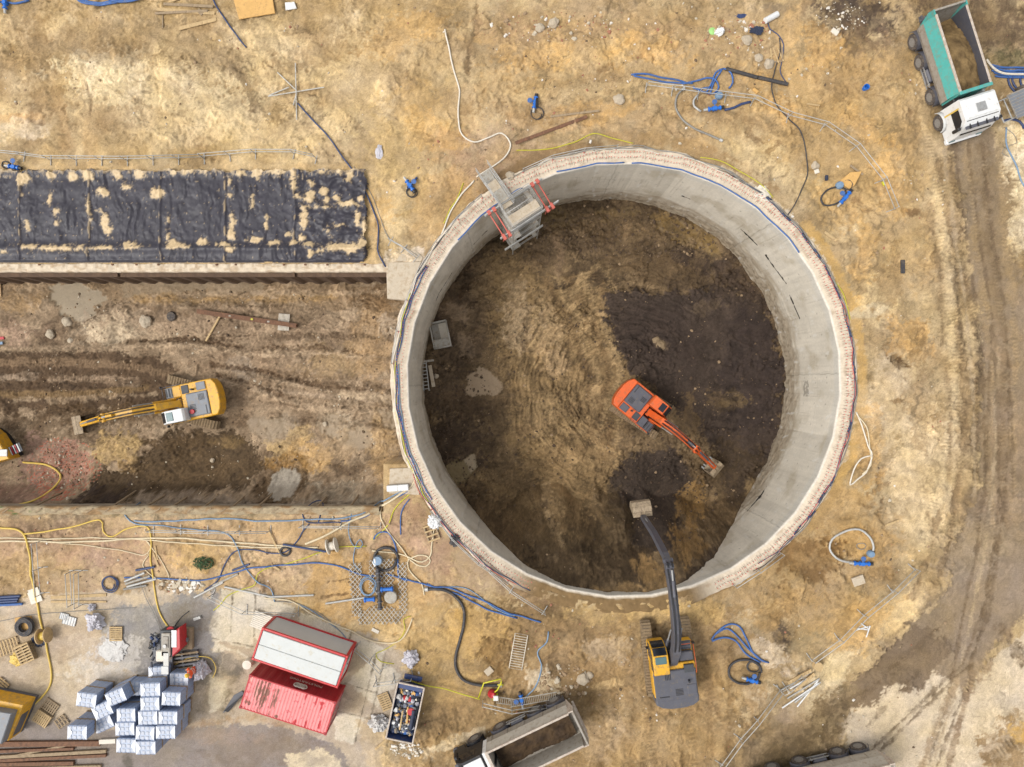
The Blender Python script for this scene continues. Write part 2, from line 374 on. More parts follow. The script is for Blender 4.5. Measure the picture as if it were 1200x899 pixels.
B(225,180,30,7,(164,136,90),0,.7,6,8); LN([(100,95),(108,120),(106,135)], 3, (120,96,66), .8, 2, 3, dh=-.05)
# upper middle
B(450,60,80,40,(190,162,116),0,.6,26,24); B(500,140,50,40,(186,152,98),0,.6,20,22); B(510,60,28,22,(176,146,98),0,.55,14,16)
LN([(558,0),(560,30),(550,60),(548,90)], 5, (112,90,62), .85, 3, 7, dh=-.08); LN([(590,22),(640,14),(690,16),(730,12)], 9, (140,116,84), .75, 6, 8)
B(690,12,50,12,(168,148,120),0,.7,10,10); B(570,50,20,7,(198,158,98),0,.7,6,8); B(650,40,70,16,(164,134,104),0,.6,14,18)
B(700,58,90,22,(202,168,112),0,.75,18,20,dh=.12); B(740,35,60,12,(160,130,96),0,.5,12,14)
LN([(600,100),(660,98),(720,90),(760,88)], 8, (140,112,72), .6, 6, 10, dh=-.12); B(690,110,60,12,(208,182,136),-5,.7,12,12)
B(580,200,70,50,(168,136,104),20,.75,26,26); B(520,240,40,50,(184,148,96),0,.6,20,20); B(460,190,36,60,(196,166,112),0,.6,22,20)
B(555,125,30,28,(186,158,116),0,.6,12,14); B(640,140,60,18,(178,146,104),0,.6,14,16)
B(740,150,100,20,(176,146,108),8,.6,18,18); B(590,165,40,16,(186,162,130),0,.5,12,14); B(640,190,36,14,(120,96,64),-20,.7,10,14)
for r0, a0, a1, c, wd in ((284, 52, 96, (160,130,88), 15), (279, -38, 44, (188,152,92), 15), (278, 96, 130, (140,112,76), 12)):
    LN([(731+r0*math.cos(R(t)), 445-r0*math.sin(R(t))) for t in range(a0, a1, 6)], wd, c, .9, 4, 5, rough=.3)
LN([(731+271*math.cos(R(t)), 445-271*math.sin(R(t))) for t in range(-55, 68, 5)], 7, (214,196,170), .9, 2, 7)
# upper right
B(900,45,70,40,(170,142,100),0,.55,22,22); B(880,18,50,14,(178,158,130),0,.6,12,14); B(832,12,16,5,(186,158,116),0,.8,4,4,wt=.5); B(909,8,20,8,(122,104,82),-8,.9,3,5,wt=.6)
B(925,40,14,36,(206,166,104),0,.7,12,12); B(1000,18,52,34,(88,72,58),12,.9,16,24); B(1020,58,46,26,(118,94,70),20,.75,18,22); B(985,78,26,14,(104,82,62),-30,.6,10,16)
B(955,63,7,6,(74,60,50),0,.95,2,4); B(1150,25,70,44,(106,86,64),0,.85,24,30); B(1060,100,50,50,(182,152,106),0,.6,30,26)
B(960,110,60,40,(196,158,98),-20,.7,26,24); B(1000,210,50,60,(200,164,106),-30,.6,26,26); B(1050,270,30,70,(204,176,130),-8,.6,26,22)
B(870,150,60,30,(190,158,108),20,.6,20,20); B(900,185,50,26,(208,182,136),30,.7,16,20); B(960,180,40,30,(166,138,94),20,.5,18,18)
B(1060,226,10,14,(158,130,88),0,.8,4,5,wt=.4); LN([(820,120),(870,135),(905,150)], 12, (150,124,90), .6, 10, 10)
B(1185,70,26,16,(84,84,48),0,.5,10,14); B(1188,220,22,90,(222,202,166),6,.9,16,20)
# right side between ring and road
B(1030,350,24,40,(212,184,134),0,.6,16,18); B(1045,480,42,60,(206,182,146),0,.6,26,24); B(1000,420,14,70,(196,158,96),0,.5,14,14)
B(1020,366,24,8,(196,176,140),-12,.8,3,4); B(1053,424,12,6,(84,62,38),30,.9,2,5,dh=-.15); B(1066,400,26,22,(200,158,98),20,.5,14,16)
B(1080,560,40,80,(212,186,144),10,.7,30,26); B(980,600,40,30,(172,138,86),-30,.6,20,22); B(950,655,40,30,(140,106,60),0,.75,14,22,dh=-.1); B(1010,640,34,18,(192,150,88),0,.6,14,16)
B(1032,670,18,7,(112,84,48),0,.85,5,8,dh=-.12); B(1000,735,44,30,(206,168,108),-30,.75,20,20); B(1050,725,34,26,(214,182,128),-40,.6,16,18); B(960,690,46,26,(168,146,116),-20,.6,20,20)
PL([(900,60),(1060,60),(1090,200),(1100,330),(1040,330),(960,230),(900,160)], (176,144,96), .6, 40, 40)
PL([(560,0),(940,0),(940,150),(700,160),(560,150)], (182,150,104), .45, 40, 40)
for k in range(26):
    x_, y_ = rnd.uniform(590, 1090), rnd.uniform(20, 170) if k % 2 else rnd.uniform(170, 680)
    if math.hypot(x_-731, y_-445) < 300: x_ = rnd.uniform(1020, 1090)
    a_ = rnd.uniform(0, 3.1); l_ = rnd.uniform(10, 30); LN([(x_, y_), (x_+l_*math.cos(a_)*.5, y_+l_*math.sin(a_)*.5+rnd.uniform(-4,4)), (x_+l_*math.cos(a_), y_+l_*math.sin(a_))], rnd.uniform(2.5, 6), (124,96,62), .7, 3, 7, dh=-.07)
for (x_, y_, rx_, ry_, an_) in ((620,70,40,14,-10),(760,60,50,16,6),(690,130,46,12,-4),(905,110,40,16,40),(960,60,22,34,10),(1010,150,34,14,40),(1040,220,18,40,-12),(1010,300,16,40,-8),(1062,390,26,18,0),(1020,520,14,44,0),(985,640,36,14,-35),(1010,730,40,20,-35),(930,700,30,18,-20),(560,745,36,26,0),(520,830,30,20,0),(470,40,50,20,-20),(500,150,36,20,20),(430,250,26,30,0)):
    B(x_, y_, rx_, ry_, (196,154,92), an_, a=.5, soft=10, warp=18)
for (x_, y_, rx_, ry_, an_) in ((600,130,40,10,10),(830,130,50,12,12),(990,100,30,24,0),(1040,330,14,30,0),(1075,460,12,50,0),(960,630,40,16,-30),(890,700,40,16,-20),(620,740,60,18,0),(700,820,30,40,0),(840,800,16,50,0),(380,60,60,14,-15),(140,60,70,12,8),(60,120,30,20,0)):
    B(x_, y_, rx_, ry_, (138,110,72), an_, a=.55, soft=10, warp=20, dh=-.05)
# haul road
road = [(1072,55),(1098,120),(1112,170),(1128,260),(1138,330),(1150,420),(1143,500),(1146,590),(1112,640),(1110,700),(1068,730),(1030,775),(1010,800),(1090,800),(1128,820),(1140,800),(1150,770),(1200,725),(1240,700),(1240,180),(1205,330),(1188,300),(1182,220),(1168,175),(1150,60)]
PL(road, (142,122,96), .97, 10, 12, rough=.25, dh=-.06)
B(1165,300,24,110,(134,110,76),0,.5,26,20); B(1178,520,26,130,(150,126,98),0,.8,26,22,rough=.3); B(1150,670,48,60,(154,134,108),0,.8,24,24,rough=.35,wt=.2)
for q, (x0, x1, dd) in enumerate(((1096,1128,0),(1112,1147,.5),(1134,1164,0),(1152,1180,.6),(1172,1192,.2))):
    LN([(x0,170),((x0*2+x1)/3,280),(x1,410),(x1-6,520),(x1,620)], 9, (120,98,70) if q % 2 else (164,138,100), .5, 6, 7, tread=.022, tgap=4.5, tslant=.5)
LN([(1076,70),(1090,170),(1108,290),(1118,380)], 12, (186,160,118), .6, 6, 6, tread=.03, tgap=4, dh=.05)
LN([(1140,330),(1150,450),(1140,560),(1120,640)], 6, (104,86,64), .6, 5, 8); LN([(1136,450),(1128,500),(1140,560)], 12, (110,88,60), .5, 8, 10)
LN([(1095,230),(1112,350),(1118,470),(1104,560),(1080,640)], 14, (200,176,134), .5, 8, 10, tread=.02, tgap=4)
for x0_, y0_, x1_, y1_, w_ in ((1100,190,1122,330,7),(1112,180,1136,350,5),(1090,240,1104,400,6),(1122,380,1130,520,8),(1134,470,1118,600,6),(1108,420,1112,560,5),(1126,560,1096,690,7),(1100,600,1070,700,5)):
    LN([(x0_,y0_),((x0_+x1_)/2+3,(y0_+y1_)/2),(x1_,y1_)], w_, (132,108,76), .75, 4, 6, tread=.03, tgap=4, dh=-.04)
LN([(1118,320),(1130,420)], 5, (96,78,56), .7, 4, 5); LN([(1170,420),(1165,560),(1150,640)], 3, (112,92,68), .6, 3, 4)
# lower right
PALE = (204,184,154)
PL([(985,850),(1010,800),(1060,775),(1095,780),(1130,808),(1160,770),(1240,710),(1240,960),(1000,960)], PALE, .97, 8, 14, rough=.4)
PL([(1005,790),(1030,770),(1062,740),(1095,735),(1118,760),(1100,785),(1075,805),(1040,810),(1010,830),(985,838)], (124,104,80), .97, 6, 14, dh=-.06)
PL([(1110,690),(1200,640),(1240,640),(1200,720),(1160,768),(1140,800),(1133,822),(1124,800),(1118,740)], (146,126,102), .97, 8, 12, rough=.22, wt=.15)
for dx_ in (0, 9, 24, 40, 52):
    LN([(1150+dx_*.6,560),(1146+dx_*.5,640),(1128+dx_*.6,720),(1100+dx_*.7,780),(1040+dx_*.8,830),(980+dx_,880)] if dx_ > 30 else [(1160+dx_,420),(1158+dx_,540),(1146+dx_,640),(1126+dx_,740),(1112+dx_*.6,820),(1086+dx_*.4,905)], 4, (112,92,68) if dx_ % 2 == 0 else (172,150,118), .75, 2.5, 4, tread=.02, tgap=4, dh=-.03)
for dx_ in (0, 14, 30, 46): LN([(1105+dx_,165),(1116+dx_,260),(1132+dx_,360),(1140+dx_,470),(1142+dx_,580)], 3.5, (112,92,68) if dx_ % 4 else (170,148,116), .75, 2, 4, dh=-.03)
LN([(1140,790),(1128,830),(1118,870),(1108,920)], 8, (140,116,88), .9, 3, 3, tread=.02, tgap=4); LN([(1122,800),(1098,850),(1080,900)], 8, (166,142,110), .85, 4, 4, tread=.02, tgap=4)
LN([(1175,740),(1200,775)], 10, (112,90,64), .8, 5, 10); LN([(1190,730),(1150,790),(1138,812)], 6, (150,126,98), .7, 5, 8)
PL([(1150,860),(1190,840),(1240,830),(1240,930),(1140,930)], (156,128,88), .85, 12, 18, tread=0) if False else G.poly([(1150,862),(1190,842),(1240,830),(1240,930),(1145,930)], (150,122,84), .85, 12, 18)
LN([(1160,890),(1200,860)], 16, (120,96,64), .6, 6, 8, tread=.04, tgap=5); B(1196,858,16,10,(206,164,90),0,.7,8,10)
for a, b in (((1000,830),(1060,770)),((1015,850),(1075,790)),((1030,760),(1110,690)),((1050,780),(1120,720))): LN([a, b], 4, (104,84,60), .5, 3, 6, tread=.02)
PL([(840,905),(868,862),(900,842),(930,822),(985,800),(1005,812),(990,850),(985,905)], (118,98,70), .92, 14, 14, rough=.4)
B(930,868,60,20,(98,80,52),-25,.6,14,16,wt=.25); LN([(880,880),(940,836),(1000,806)], 7, (172,148,112), .5, 6, 8)
B(960,800,46,20,(206,184,146),-38,.85,8,12); B(975,780,22,14,(212,188,144),-38,.85,6,8)
B(872,828,40,14,(206,184,148),-40,.85,5,10); B(925,835,22,12,(166,142,112),-30,.7,8,10)
LN([(870,893),(905,862),(940,846)], 16, (150,124,88), .5, 8, 8)
B(862,745,22,30,(104,82,56),0,.35,14,16); B(915,745,16,36,(84,70,56),8,.9,6,14); B(895,765,30,18,(212,190,160),20,.7,8,16); B(905,722,22,12,(112,84,50),0,.7,8,12)
B(945,750,28,8,(148,128,94),-30,.8,5,6,wt=.4); B(870,690,36,16,(176,152,118),-10,.7,12,14,rough=.4); B(842,725,30,20,(172,140,96),0,.6,14,14)
# lower middle
PL([(500,700),(640,700),(740,706),(830,700),(880,740),(900,830),(850,899),(840,930),(440,930),(470,800)], (150,121,80), .85, 30, 30)
for k in range(16):
    x_ = 690+k*12+rnd.uniform(-6,6); LN([(x_, 720+rnd.uniform(0,60)), (x_+rnd.uniform(-6,8), 800), (x_+rnd.uniform(-10,14), 905)], rnd.uniform(3,9), (176,146,100) if k % 2 else (120,94,60), .6, 4, 7, dh=(.04 if k % 2 else -.06))
B(560,740,46,40,(188,152,92),0,.75,26,24); B(510,790,40,30,(184,152,98),0,.65,22,20); B(650,716,80,14,(112,90,60),4,.85,10,16,dh=.08); B(640,740,50,26,(124,100,68),0,.6,16,20)
B(560,660,46,24,(172,146,114),28,.9,8,12,rough=.25,wt=.2); B(610,690,36,16,(144,116,84),30,.75,8,14); B(700,770,80,50,(150,122,84),0,.5,30,26)
LN([(740,716),(800,712),(840,716)], 22, (200,166,108), .75, 8, 12, tread=.03, tgap=6); B(700,718,34,12,(190,158,102),0,.6,8,10)
B(655,790,26,36,(126,102,72),0,.6,14,16); B(640,800,26,10,(198,178,146),30,.75,6,14,dh=.15); B(720,760,26,20,(178,156,126),0,.6,10,16); B(715,802,18,4,(200,168,118),-8,.9,2,3)
B(580,770,20,24,(120,92,56),0,.75,8,16,dh=-.12); B(480,730,50,40,(190,158,104),0,.6,20,20); B(670,840,20,26,(126,102,70),0,.7,14,12)
LN([(430,870),(480,862),(540,840),(600,815)], 26, (128,104,72), .6, 10, 12, tread=.02, tgap=5); LN([(500,880),(560,858)], 12, (206,184,148), .8, 4, 8)
PL([(860,560),(1000,560),(1060,640),(1010,740),(900,740),(830,700)], (168,136,88), .6, 30, 34)
B(950,655,36,26,(122,92,54),0,.8,12,20,dh=-.1)
LN([(745,725),(742,800),(760,830)], 7, (112,90,62), .55, 6, 8); LN([(815,730),(826,800),(850,860)], 10, (134,108,74), .55, 8, 10, tread=.02, tgap=5)
LN([(758,826),(770,899)], 12, (140,114,78), .5, 8, 8, tread=.03, tgap=5); LN([(806,822),(816,899)], 12, (140,114,78), .5, 8, 8, tread=.03, tgap=5)
B(780,868,40,24,(178,146,98),0,.5,18,18); B(700,860,30,26,(172,146,110),0,.6,16,18)
# strip below the trench and the left yard
PL([(-60,600),(440,600),(520,640),(560,700),(440,700),(-60,700)], (180,150,116), .7, 16, 16)
B(60,640,90,24,(162,132,104),0,.7,18,20); B(30,670,40,24,(170,140,94),0,.6,16,16); B(232,652,38,18,(198,162,106),0,.85,8,12,dh=.12); B(140,652,60,18,(170,138,112),0,.7,14,18)
LN([(0,603),(140,604),(300,602),(440,590)], 6, (150,134,104), .8, 3, 6); B(300,625,90,12,(192,158,112),0,.6,10,14); B(60,612,50,10,(116,94,70),0,.6,8,10)
PL([(480,585),(530,640),(530,680),(440,640),(450,600)], (164,132,104), .8, 10, 14); B(400,690,46,44,(190,152,96),0,.85,14,16,dh=.1); B(470,690,34,44,(186,150,98),0,.7,16,16)
for a, b in (((385,682),(408,678)),((378,700),(410,695))): LN([a, b], 2.5, (104,80,52), .8, 1, 3, dh=-.06)
B(440,685,26,36,(168,132,84),0,.7,10,10,dh=-.12)
YARD = [(-60,706),(60,700),(160,690),(300,690),(356,716),(470,762),(478,790),(452,870),(430,960),(-60,960)]
PL(YARD, (186,168,144), .97, 8, 10, dh=.02, rough=.35)
B(60,760,110,40,(186,162,132),0,.7,26,24); B(130,780,70,34,(202,182,154),0,.6,20,24,rough=.4); B(45,800,60,30,(206,186,158),0,.6,18,20)
PL([(140,700),(260,694),(250,740),(262,780),(240,800),(215,800),(160,790),(120,740)], (148,142,136), .97, 6, 12, rough=.25)
B(140,760,26,20,(204,196,188),0,.75,8,16); B(180,720,30,12,(166,158,148),0,.6,10,12); B(118,790,36,16,(206,196,182),0,.6,10,16)
for p in ([(262,690),(300,694),(300,745),(294,760),(250,752),(246,735)], [(300,696),(345,712),(330,760),(296,748)], [(406,800),(440,770),(470,790),(444,830)], [(390,830),(430,840),(414,872),(392,866)], [(300,776),(280,762),(250,764),(252,750)],
          [(352,716),(412,740),(408,756),(350,734)], [(412,742),(452,762),(446,776),(408,760)], [(432,775),(452,782),(436,800),(420,794)]):
    PL(p, (216,202,178), .96, 2, 4, rough=.2, dh=.03)
for p in ([(273,694),(270,745)], [(300,696),(298,745)], [(250,748),(296,758)], [(404,800),(440,812)], [(440,770),(416,870)], [(392,832),(432,842)], [(330,712),(326,740)], [(412,740),(407,758)], [(452,765),(432,852)]):
    LN(p, 1.8, (104,92,74), .75, 1.2, 2)
B(255,820,20,46,(158,140,112),0,.75,10,14); B(240,790,26,16,(150,138,118),0,.6,8,12); PL([(246,792),(268,796),(266,828),(246,836)], (206,190,160), .85, 3, 6)
LN([(282,776),(262,830)], 10, (112,100,78), .5, 8, 8); B(262,778,14,14,(112,104,92),0,.6,6,10)
ASPH = (146,134,124)
PL([(-60,846),(90,846),(180,862),(240,850),(300,846),(360,858),(400,876),(430,930),(-60,930)], ASPH, .95, 6, 8, rough=.12)
B(300,878,70,22,(138,122,108),0,.7,14,16); B(250,862,50,10,(160,140,122),0,.6,8,8); PL([(336,884),(372,876),(400,890),(390,930),(345,930)], (214,196,164), .9, 3, 6); LN([(226,848),(300,840),(356,850)], 8, (176,144,106), .6, 6, 8)
LN([(150,888),(154,930)], 10, (96,88,76), .7, 4, 4, tread=.015, tgap=3)
PL([(-60,700),(200,692),(210,706),(100,712),(-60,716)], (206,184,154), .8, 4, 8); B(90,725,40,8,(200,180,150),0,.6,5,8)
LN([(0,762),(80,772)], 2, (160,136,106), .4, 2, 4)
B(215,760,20,30,(128,114,98),0,.4,10,10); B(222,720,30,16,(130,118,102),0,.6,10,12)
PL([(418,840),(450,850),(470,899),(430,899)], (196,170,130), .6, 10, 10); B(470,880,26,12,(160,140,110),0,.6,8,12)
PL([(446,300),(470,290),(495,292),(500,312),(478,330),(446,316)], (216,196,168), .85, 4, 8, dh=.05)
PL([(-60,194),(436,194),(436,312),(-60,312)], (196,164,114), .6, 6, 8)
# fine tone everywhere on the ground
lowr = rg[gi]
def crust(i, sc, seed, amp, o=6, ax=1.0, ay=1.0, th=0.0, w=.02):
    n = fbm(WX[i]/sc*ax, WY[i]/sc*ay, o, seed, .62); return amp*(sstep(th-w, th+w, n)-.5)
def cracks(i, sc, seed, w=.03):
    n = np.abs(fbm(WX[i]/sc, WY[i]/sc, 4, seed, .6)); g = sstep(.0, .3, fbm(X[i]/(sc*2.2), Y[i]/(sc*2.2), 2, seed+9)); return sstep(w, 0, n)*g
rk = (.35+.65*lowr)
tl = sstep(560, 440, G.px)*sstep(200, 150, G.py); bm_ = sstep(700, 760, G.py)*sstep(640, 700, G.px)*sstep(880, 820, G.px); rd = sstep(1040, 1120, G.px)*sstep(130, 200, G.py)
sk = .16*streak(gi, -24, 2.6, .22, 571)*tl+.18*streak(gi, 97, 3.0, .20, 573)*bm_+.20*streak(gi, 92, 5.0, .16, 575)*rd+.10*streak(gi, 35, 2.0, .25, 577)*(1-tl)*(1-rd)*sstep(0, .3, N1[gi])
colr[gi] *= (1+sk*1.3+(crust(gi, 2.6, 501, .13)+crust(gi, 1.2, 503, .11)+crust(gi, .6, 505, .09, 4)+crust(gi, 3.6, 506, .10, 7, .5, 1.3)+crust(gi, 1.5, 509, .16, 5, th=.38)-crust(gi, 1.5, 511, .26, 5, th=.44)-crust(gi, .7, 515, .12, 4, th=.5)+.06*fbm(X[gi]/.2, Y[gi]/.2, 2, 519))*rk-.42*cracks(gi, 2.2, 513, .020)*lowr-.22*cracks(gi, .9, 517, .025)*lowr)[:, None]
colr[gi] *= (1+(.17*fbm(WX[gi]/.7, WY[gi]/.7, 4, 51, .7)+.14*ridg(WX[gi]/1.1, WY[gi]/1.1, 5, 61))*(.3+.7*lowr)*(.6+.5*RM[gi])+.08*fbm(X[gi]/.25, Y[gi]/2.5, 3, 62)*sstep(0, .5, N4[gi]))[:, None]
sp = fbm(X[gi]/.16, Y[gi]/.16, 2, 71); colr[gi] *= (1-.20*sstep(.45, .8, sp)*lowr+.12*sstep(.45, .8, -sp)*lowr)[:, None]
hue = fbm(X[gi]/2.2, Y[gi]/2.2, 4, 81)*.10; colr[gi] *= np.stack([1+hue*.25, 1-hue*.1, 1-hue*1.5], 1)
# ------------------------------------------------------------ the trench floor
T = Zone(trench, ZT); ti = T.i
t_ = np.clip(.5+.9*fbm(X[ti]/2.4, Y[ti]/1.6, 5, 103, .6), 0, 1)[:, None]
colr[ti] = lin((112,90,66))*(1-t_)+lin((174,149,118))*t_
B, PL, LN = T.blob, T.poly, T.line
LN([(0,338),(200,336),(330,345),(460,350)], 30, (140,114,82), .7, 10, 12)
PL([(62,338),(84,330),(118,338),(124,352),(112,370),(92,374),(72,366),(58,352)], (158,140,112), .96, 3, 10, wt=.6,rough=.1); LN([(70,372),(85,384),(120,372)], 5, (66,50,36), .7, 3, 6)
LN([(150,340),(230,332),(300,338)], 18, (150,128,98), .85, 4, 8, wt=.4,rough=.2); LN([(160,350),(240,352),(330,350),(390,346)], 9, (168,132,78), .6, 5, 8); LN([(215,358),(270,354),(330,358)], 5, (84,66,44), .7, 4, 8, dh=-.1)
B(130,385,46,18,(196,174,142),-10,.8,12,16); B(20,392,26,14,(180,146,120),0,.6,10,14); B(240,375,110,14,(160,134,106),0,.7,12,16); B(330,400,100,34,(154,128,100),0,.6,20,22)
B(60,395,40,16,(92,72,54),0,.6,12,16); B(20,355,30,10,(160,128,84),0,.6,8,10)
PL([(-60,412),(100,409),(180,416),(206,432),(200,470),(150,482),(-60,484)], (88,68,48), .97, 6, 12, dh=-.1)
for pts, c in (([(-20,425),(80,424),(150,428),(200,440)], (122,98,72)), ([(-20,462),(60,463),(130,460),(170,455)], (124,98,64)), ([(-20,444),(40,440)], (150,128,104)), ([(60,445),(110,444),(160,448)], (146,122,96))):
    LN(pts, 9, c, .95, 3, 4, tread=.04, tgap=3.2, dh=.05)
B(120,395+90,80,16,(92,70,44),0,.8,12,14); B(60,400+100,60,20,(90,70,48),0,.7,12,16)
B(310,450,80,40,(146,120,92),0,.6,24,24); LN([(300,456),(360,462),(430,470)], 8, (170,146,118), .7, 5, 8); B(285,435,18,14,(164,144,120),0,.7,6,10,wt=.4); B(395,425,46,20,(160,132,92),0,.7,14,16)
for yy in (418, 442, 458, 470): LN([(300,yy-8),(380,yy),(468,yy+6)], 4, (112,88,62), .6, 4, 6, dh=-.06)
B(440,450,24,10,(168,142,112),0,.7,5,8,wt=.4); LN([(400,462),(440,464),(468,470)], 9, (186,162,130), .75, 4, 6)
B(62,545,40,30,(150,118,100),0,.85,10,20); B(75,545,26,20,(176,122,98),0,.45,10,22); B(40,580,50,14,(138,104,86),0,.7,10,14)
B(137,528,26,20,(184,152,98),0,.9,6,12,dh=.12); B(150,548,20,10,(150,118,66),0,.7,6,12)
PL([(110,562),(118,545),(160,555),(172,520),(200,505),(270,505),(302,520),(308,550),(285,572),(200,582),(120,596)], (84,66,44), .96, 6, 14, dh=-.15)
for q in ([(255,440),(300,452),(350,470),(420,478),(465,476)],[(250,428),(310,436),(370,452),(460,458)],[(150,400),(220,398),(300,410),(380,408),(465,420)]): LN(q, 5, (92,70,48), .9, 2.5, 6, dh=-.12); LN([(a_+3,b_+6) for a_, b_ in q], 3, (182,156,124), .8, 2, 6, dh=.08)
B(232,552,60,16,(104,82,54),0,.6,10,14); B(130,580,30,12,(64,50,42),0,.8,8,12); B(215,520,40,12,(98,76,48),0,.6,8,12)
B(270,518,16,6,(140,112,68),0,.5,5,8); LN([(165,590),(280,586),(330,590),(460,585)], 14, (150,132,112), .85, 5, 8)
B(222,580,60,8,(150,130,108),0,.8,4,6,rough=.3)
B(320,500,26,16,(158,136,108),0,.85,5,9,wt=.6,rough=.15); B(340,520,30,14,(190,158,106),-20,.8,6,14,dh=.1); B(365,535,26,14,(198,158,98),20,.7,6,12); B(338,545,26,12,(150,112,56),0,.8,5,10,dh=-.1)
B(335,567,30,17,(98,76,50),0,.9,4,7,dh=-.2); PL([(318,572),(320,556),(332,549),(345,552),(352,562),(350,578),(336,583),(322,581)], (176,164,146), .97, 2, 5, dh=.12,rough=.2)
B(395,500,22,14,(170,148,118),0,.85,4,8,wt=.6); B(420,512,18,16,(160,138,106),0,.85,4,7,wt=.6); B(400,520,26,20,(182,152,112),0,.5,10,14); B(448,525,20,40,(182,146,92),0,.5,14,16)
B(420,580,60,14,(166,150,126),0,.7,8,12); B(440,400,30,46,(176,142,98),0,.6,18,18); B(440,350,26,14,(116,88,56),0,.8,8,12); B(455,385,12,12,(180,160,136),0,.6,4,8)
for k, (x0_, y0_, x1_, y1_) in enumerate(((0,408,200,404),(0,436,190,448),(20,470,180,462),(240,400,470,396),(250,412,465,420),(290,440,460,452),(300,480,460,478),(320,490,470,500),(210,345,460,342),(150,400,300,392),(280,462,420,476),(0,455,120,452))):
    LN([(x0_,y0_),((x0_+x1_)/2,(y0_+y1_)/2+rnd.uniform(-5,5)),(x1_,y1_)], rnd.uniform(3,6), (84,64,44) if k % 2 else (176,150,118), .65, 3, 7, dh=(-.1 if k % 2 else .06))
for q in ([(372,492),(384,486),(398,492),(402,506),(390,514),(376,508)], [(404,505),(420,498),(434,506),(438,520),(420,528),(408,520)], [(445,480),(470,482),(472,500),(452,498)], [(306,494),(322,486),(338,492),(336,508),(318,514)]): PL(q, (164,142,112), .92, 3, 9, wt=.6, rough=.1, dh=-.05)
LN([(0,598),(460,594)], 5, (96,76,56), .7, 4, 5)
colr[ti] *= (1+.20*fbm(WX[ti]/.5, WY[ti]/.4, 4, 113, .65)*(.2+.8*rg[ti])+.14*ridg(WX[ti]/1.2, WY[ti]/.7, 5, 117)*rg[ti])[:, None]
sp = fbm(X[ti]/.15, Y[ti]/.15, 2, 121); colr[ti] *= (1-.28*sstep(.3, .8, sp)*rg[ti]+.25*sstep(.35, .8, -sp)*rg[ti])[:, None]
rk = .15+.85*rg[ti]; colr[ti] *= (1+(.26*streak(ti, 2, 4.0, .22, 581)+crust(ti, 2.0, 521, .17)+crust(ti, .9, 523, .15)+crust(ti, .5, 525, .13, 4)+.14*fbm(X[ti]/.2, Y[ti]/.2, 2, 526)-crust(ti, .7, 528, .2, 4, th=.48)-crust(ti, 1.2, 529, .20, 5, th=.45)+crust(ti, 1.2, 530, .22, 5, th=.5))*rk-.35*cracks(ti, 1.6, 533, .025)*rg[ti])[:, None]
bz = sstep(1.1, .3, np.hypot((T.px-75)/55, (T.py-548)/44)); bk = (bz > .3) & (pn(X[ti]/.11, Y[ti]/.11, 131)+.5*N1[ti] > .42); colr[ti[bk]] = lin((196,104,76))
# ------------------------------------------------------------ the shaft floor
S = Zone(inpit, zp); si = S.i
t_ = np.clip(.5+.9*fbm(X[si]/2.6, Y[si]/2.6, 5, 203, .6), 0, 1)[:, None]
colr[si] = lin((74,59,42))*(1-t_)+lin((128,105,74))*t_
B, PL, LN = S.blob, S.poly, S.line
LITE = (160,134,96); DK = (66,54,46); DK2 = (58,47,42)
PL([(560,300),(600,290),(640,330),(690,330),(740,350),(720,400),(760,440),(720,520),(700,600),(640,600),(600,520),(590,430),(560,380)], (138,112,74), .8, 26, 26, dh=.15)
B(625,380,34,34,(176,150,114),30,.8,16,22,dh=.15); B(650,430,20,16,(182,154,118),30,.75,10,14); B(605,365,14,30,(172,146,110),0,.6,10,16); B(670,400,50,60,(150,122,82),20,.6,24,22)
for k, q in enumerate((0, 13, 27, 41, 56, 71)):
    LN([(640+q,330-q*.2),(668+q,380),(690+q*.9,440),(690+q*.5,480),(650+q,530+q*.3)], 8, (168,140,98) if k % 2 else (112,88,58), .6, 5, 8, tread=.035, tgap=3.2)
for k, (a, b) in enumerate((((610,505),(680,472)),((622,525),(700,485)),((640,545),(710,510)),((560,560),(640,600)),((580,600),(660,640)))):
    LN([a, b], 10, (156,128,86) if k % 2 else (124,98,66), .65, 5, 7, tread=.04, tgap=3)
for k in range(22):
    a0 = rnd.uniform(95, 235); r_ = rnd.uniform(70, 200); LN([(760+r_*math.cos(R(a0+q*rnd.uniform(10,16))), 400-r_*.9*math.sin(R(a0+q*13))) for q in range(3)], rnd.uniform(3, 8), (166,138,96) if k % 2 else (92,72,48), .6, 3, 8, dh=(.08 if k % 2 else -.08))
for k in range(16):
    x_, y_ = rnd.uniform(590, 860), rnd.uniform(240, 300); LN([(x_, y_), (x_+rnd.uniform(10,40), y_+rnd.uniform(-3,12))], rnd.uniform(3, 7), (60,48,34) if k % 3 else (130,104,66), .7, 3, 7, dh=-.08)
B(680,550,60,40,(146,118,78),0,.6,22,24); B(600,590,60,40,(118,94,62),20,.6,24,24); B(640,480,30,14,(150,124,86),-25,.6,10,14)
B(530,520,34,40,(70,56,44),0,.85,14,20,dh=-.1); B(520,450,24,60,(84,68,52),0,.7,14,20); B(540,380,36,40,(94,76,58),0,.7,18,22); B(530,320,34,36,(88,70,52),0,.7,16,18); B(560,470,40,20,(86,68,48),0,.7,12,18)
PL([(543,458),(548,440),(562,429),(578,436),(590,452),(584,464),(568,462),(552,465)], (166,142,112), .97, 2, 5, wt=.5,rough=.05,dh=-.06); PL([(522,548),(534,541),(556,533),(558,546),(552,560),(538,567),(526,560)], (138,118,80), .97, 2, 5, wt=.5,rough=.05); PL([(544,538),(557,533),(558,547),(552,556)], (178,158,128), .95, 2, 3, wt=.5)
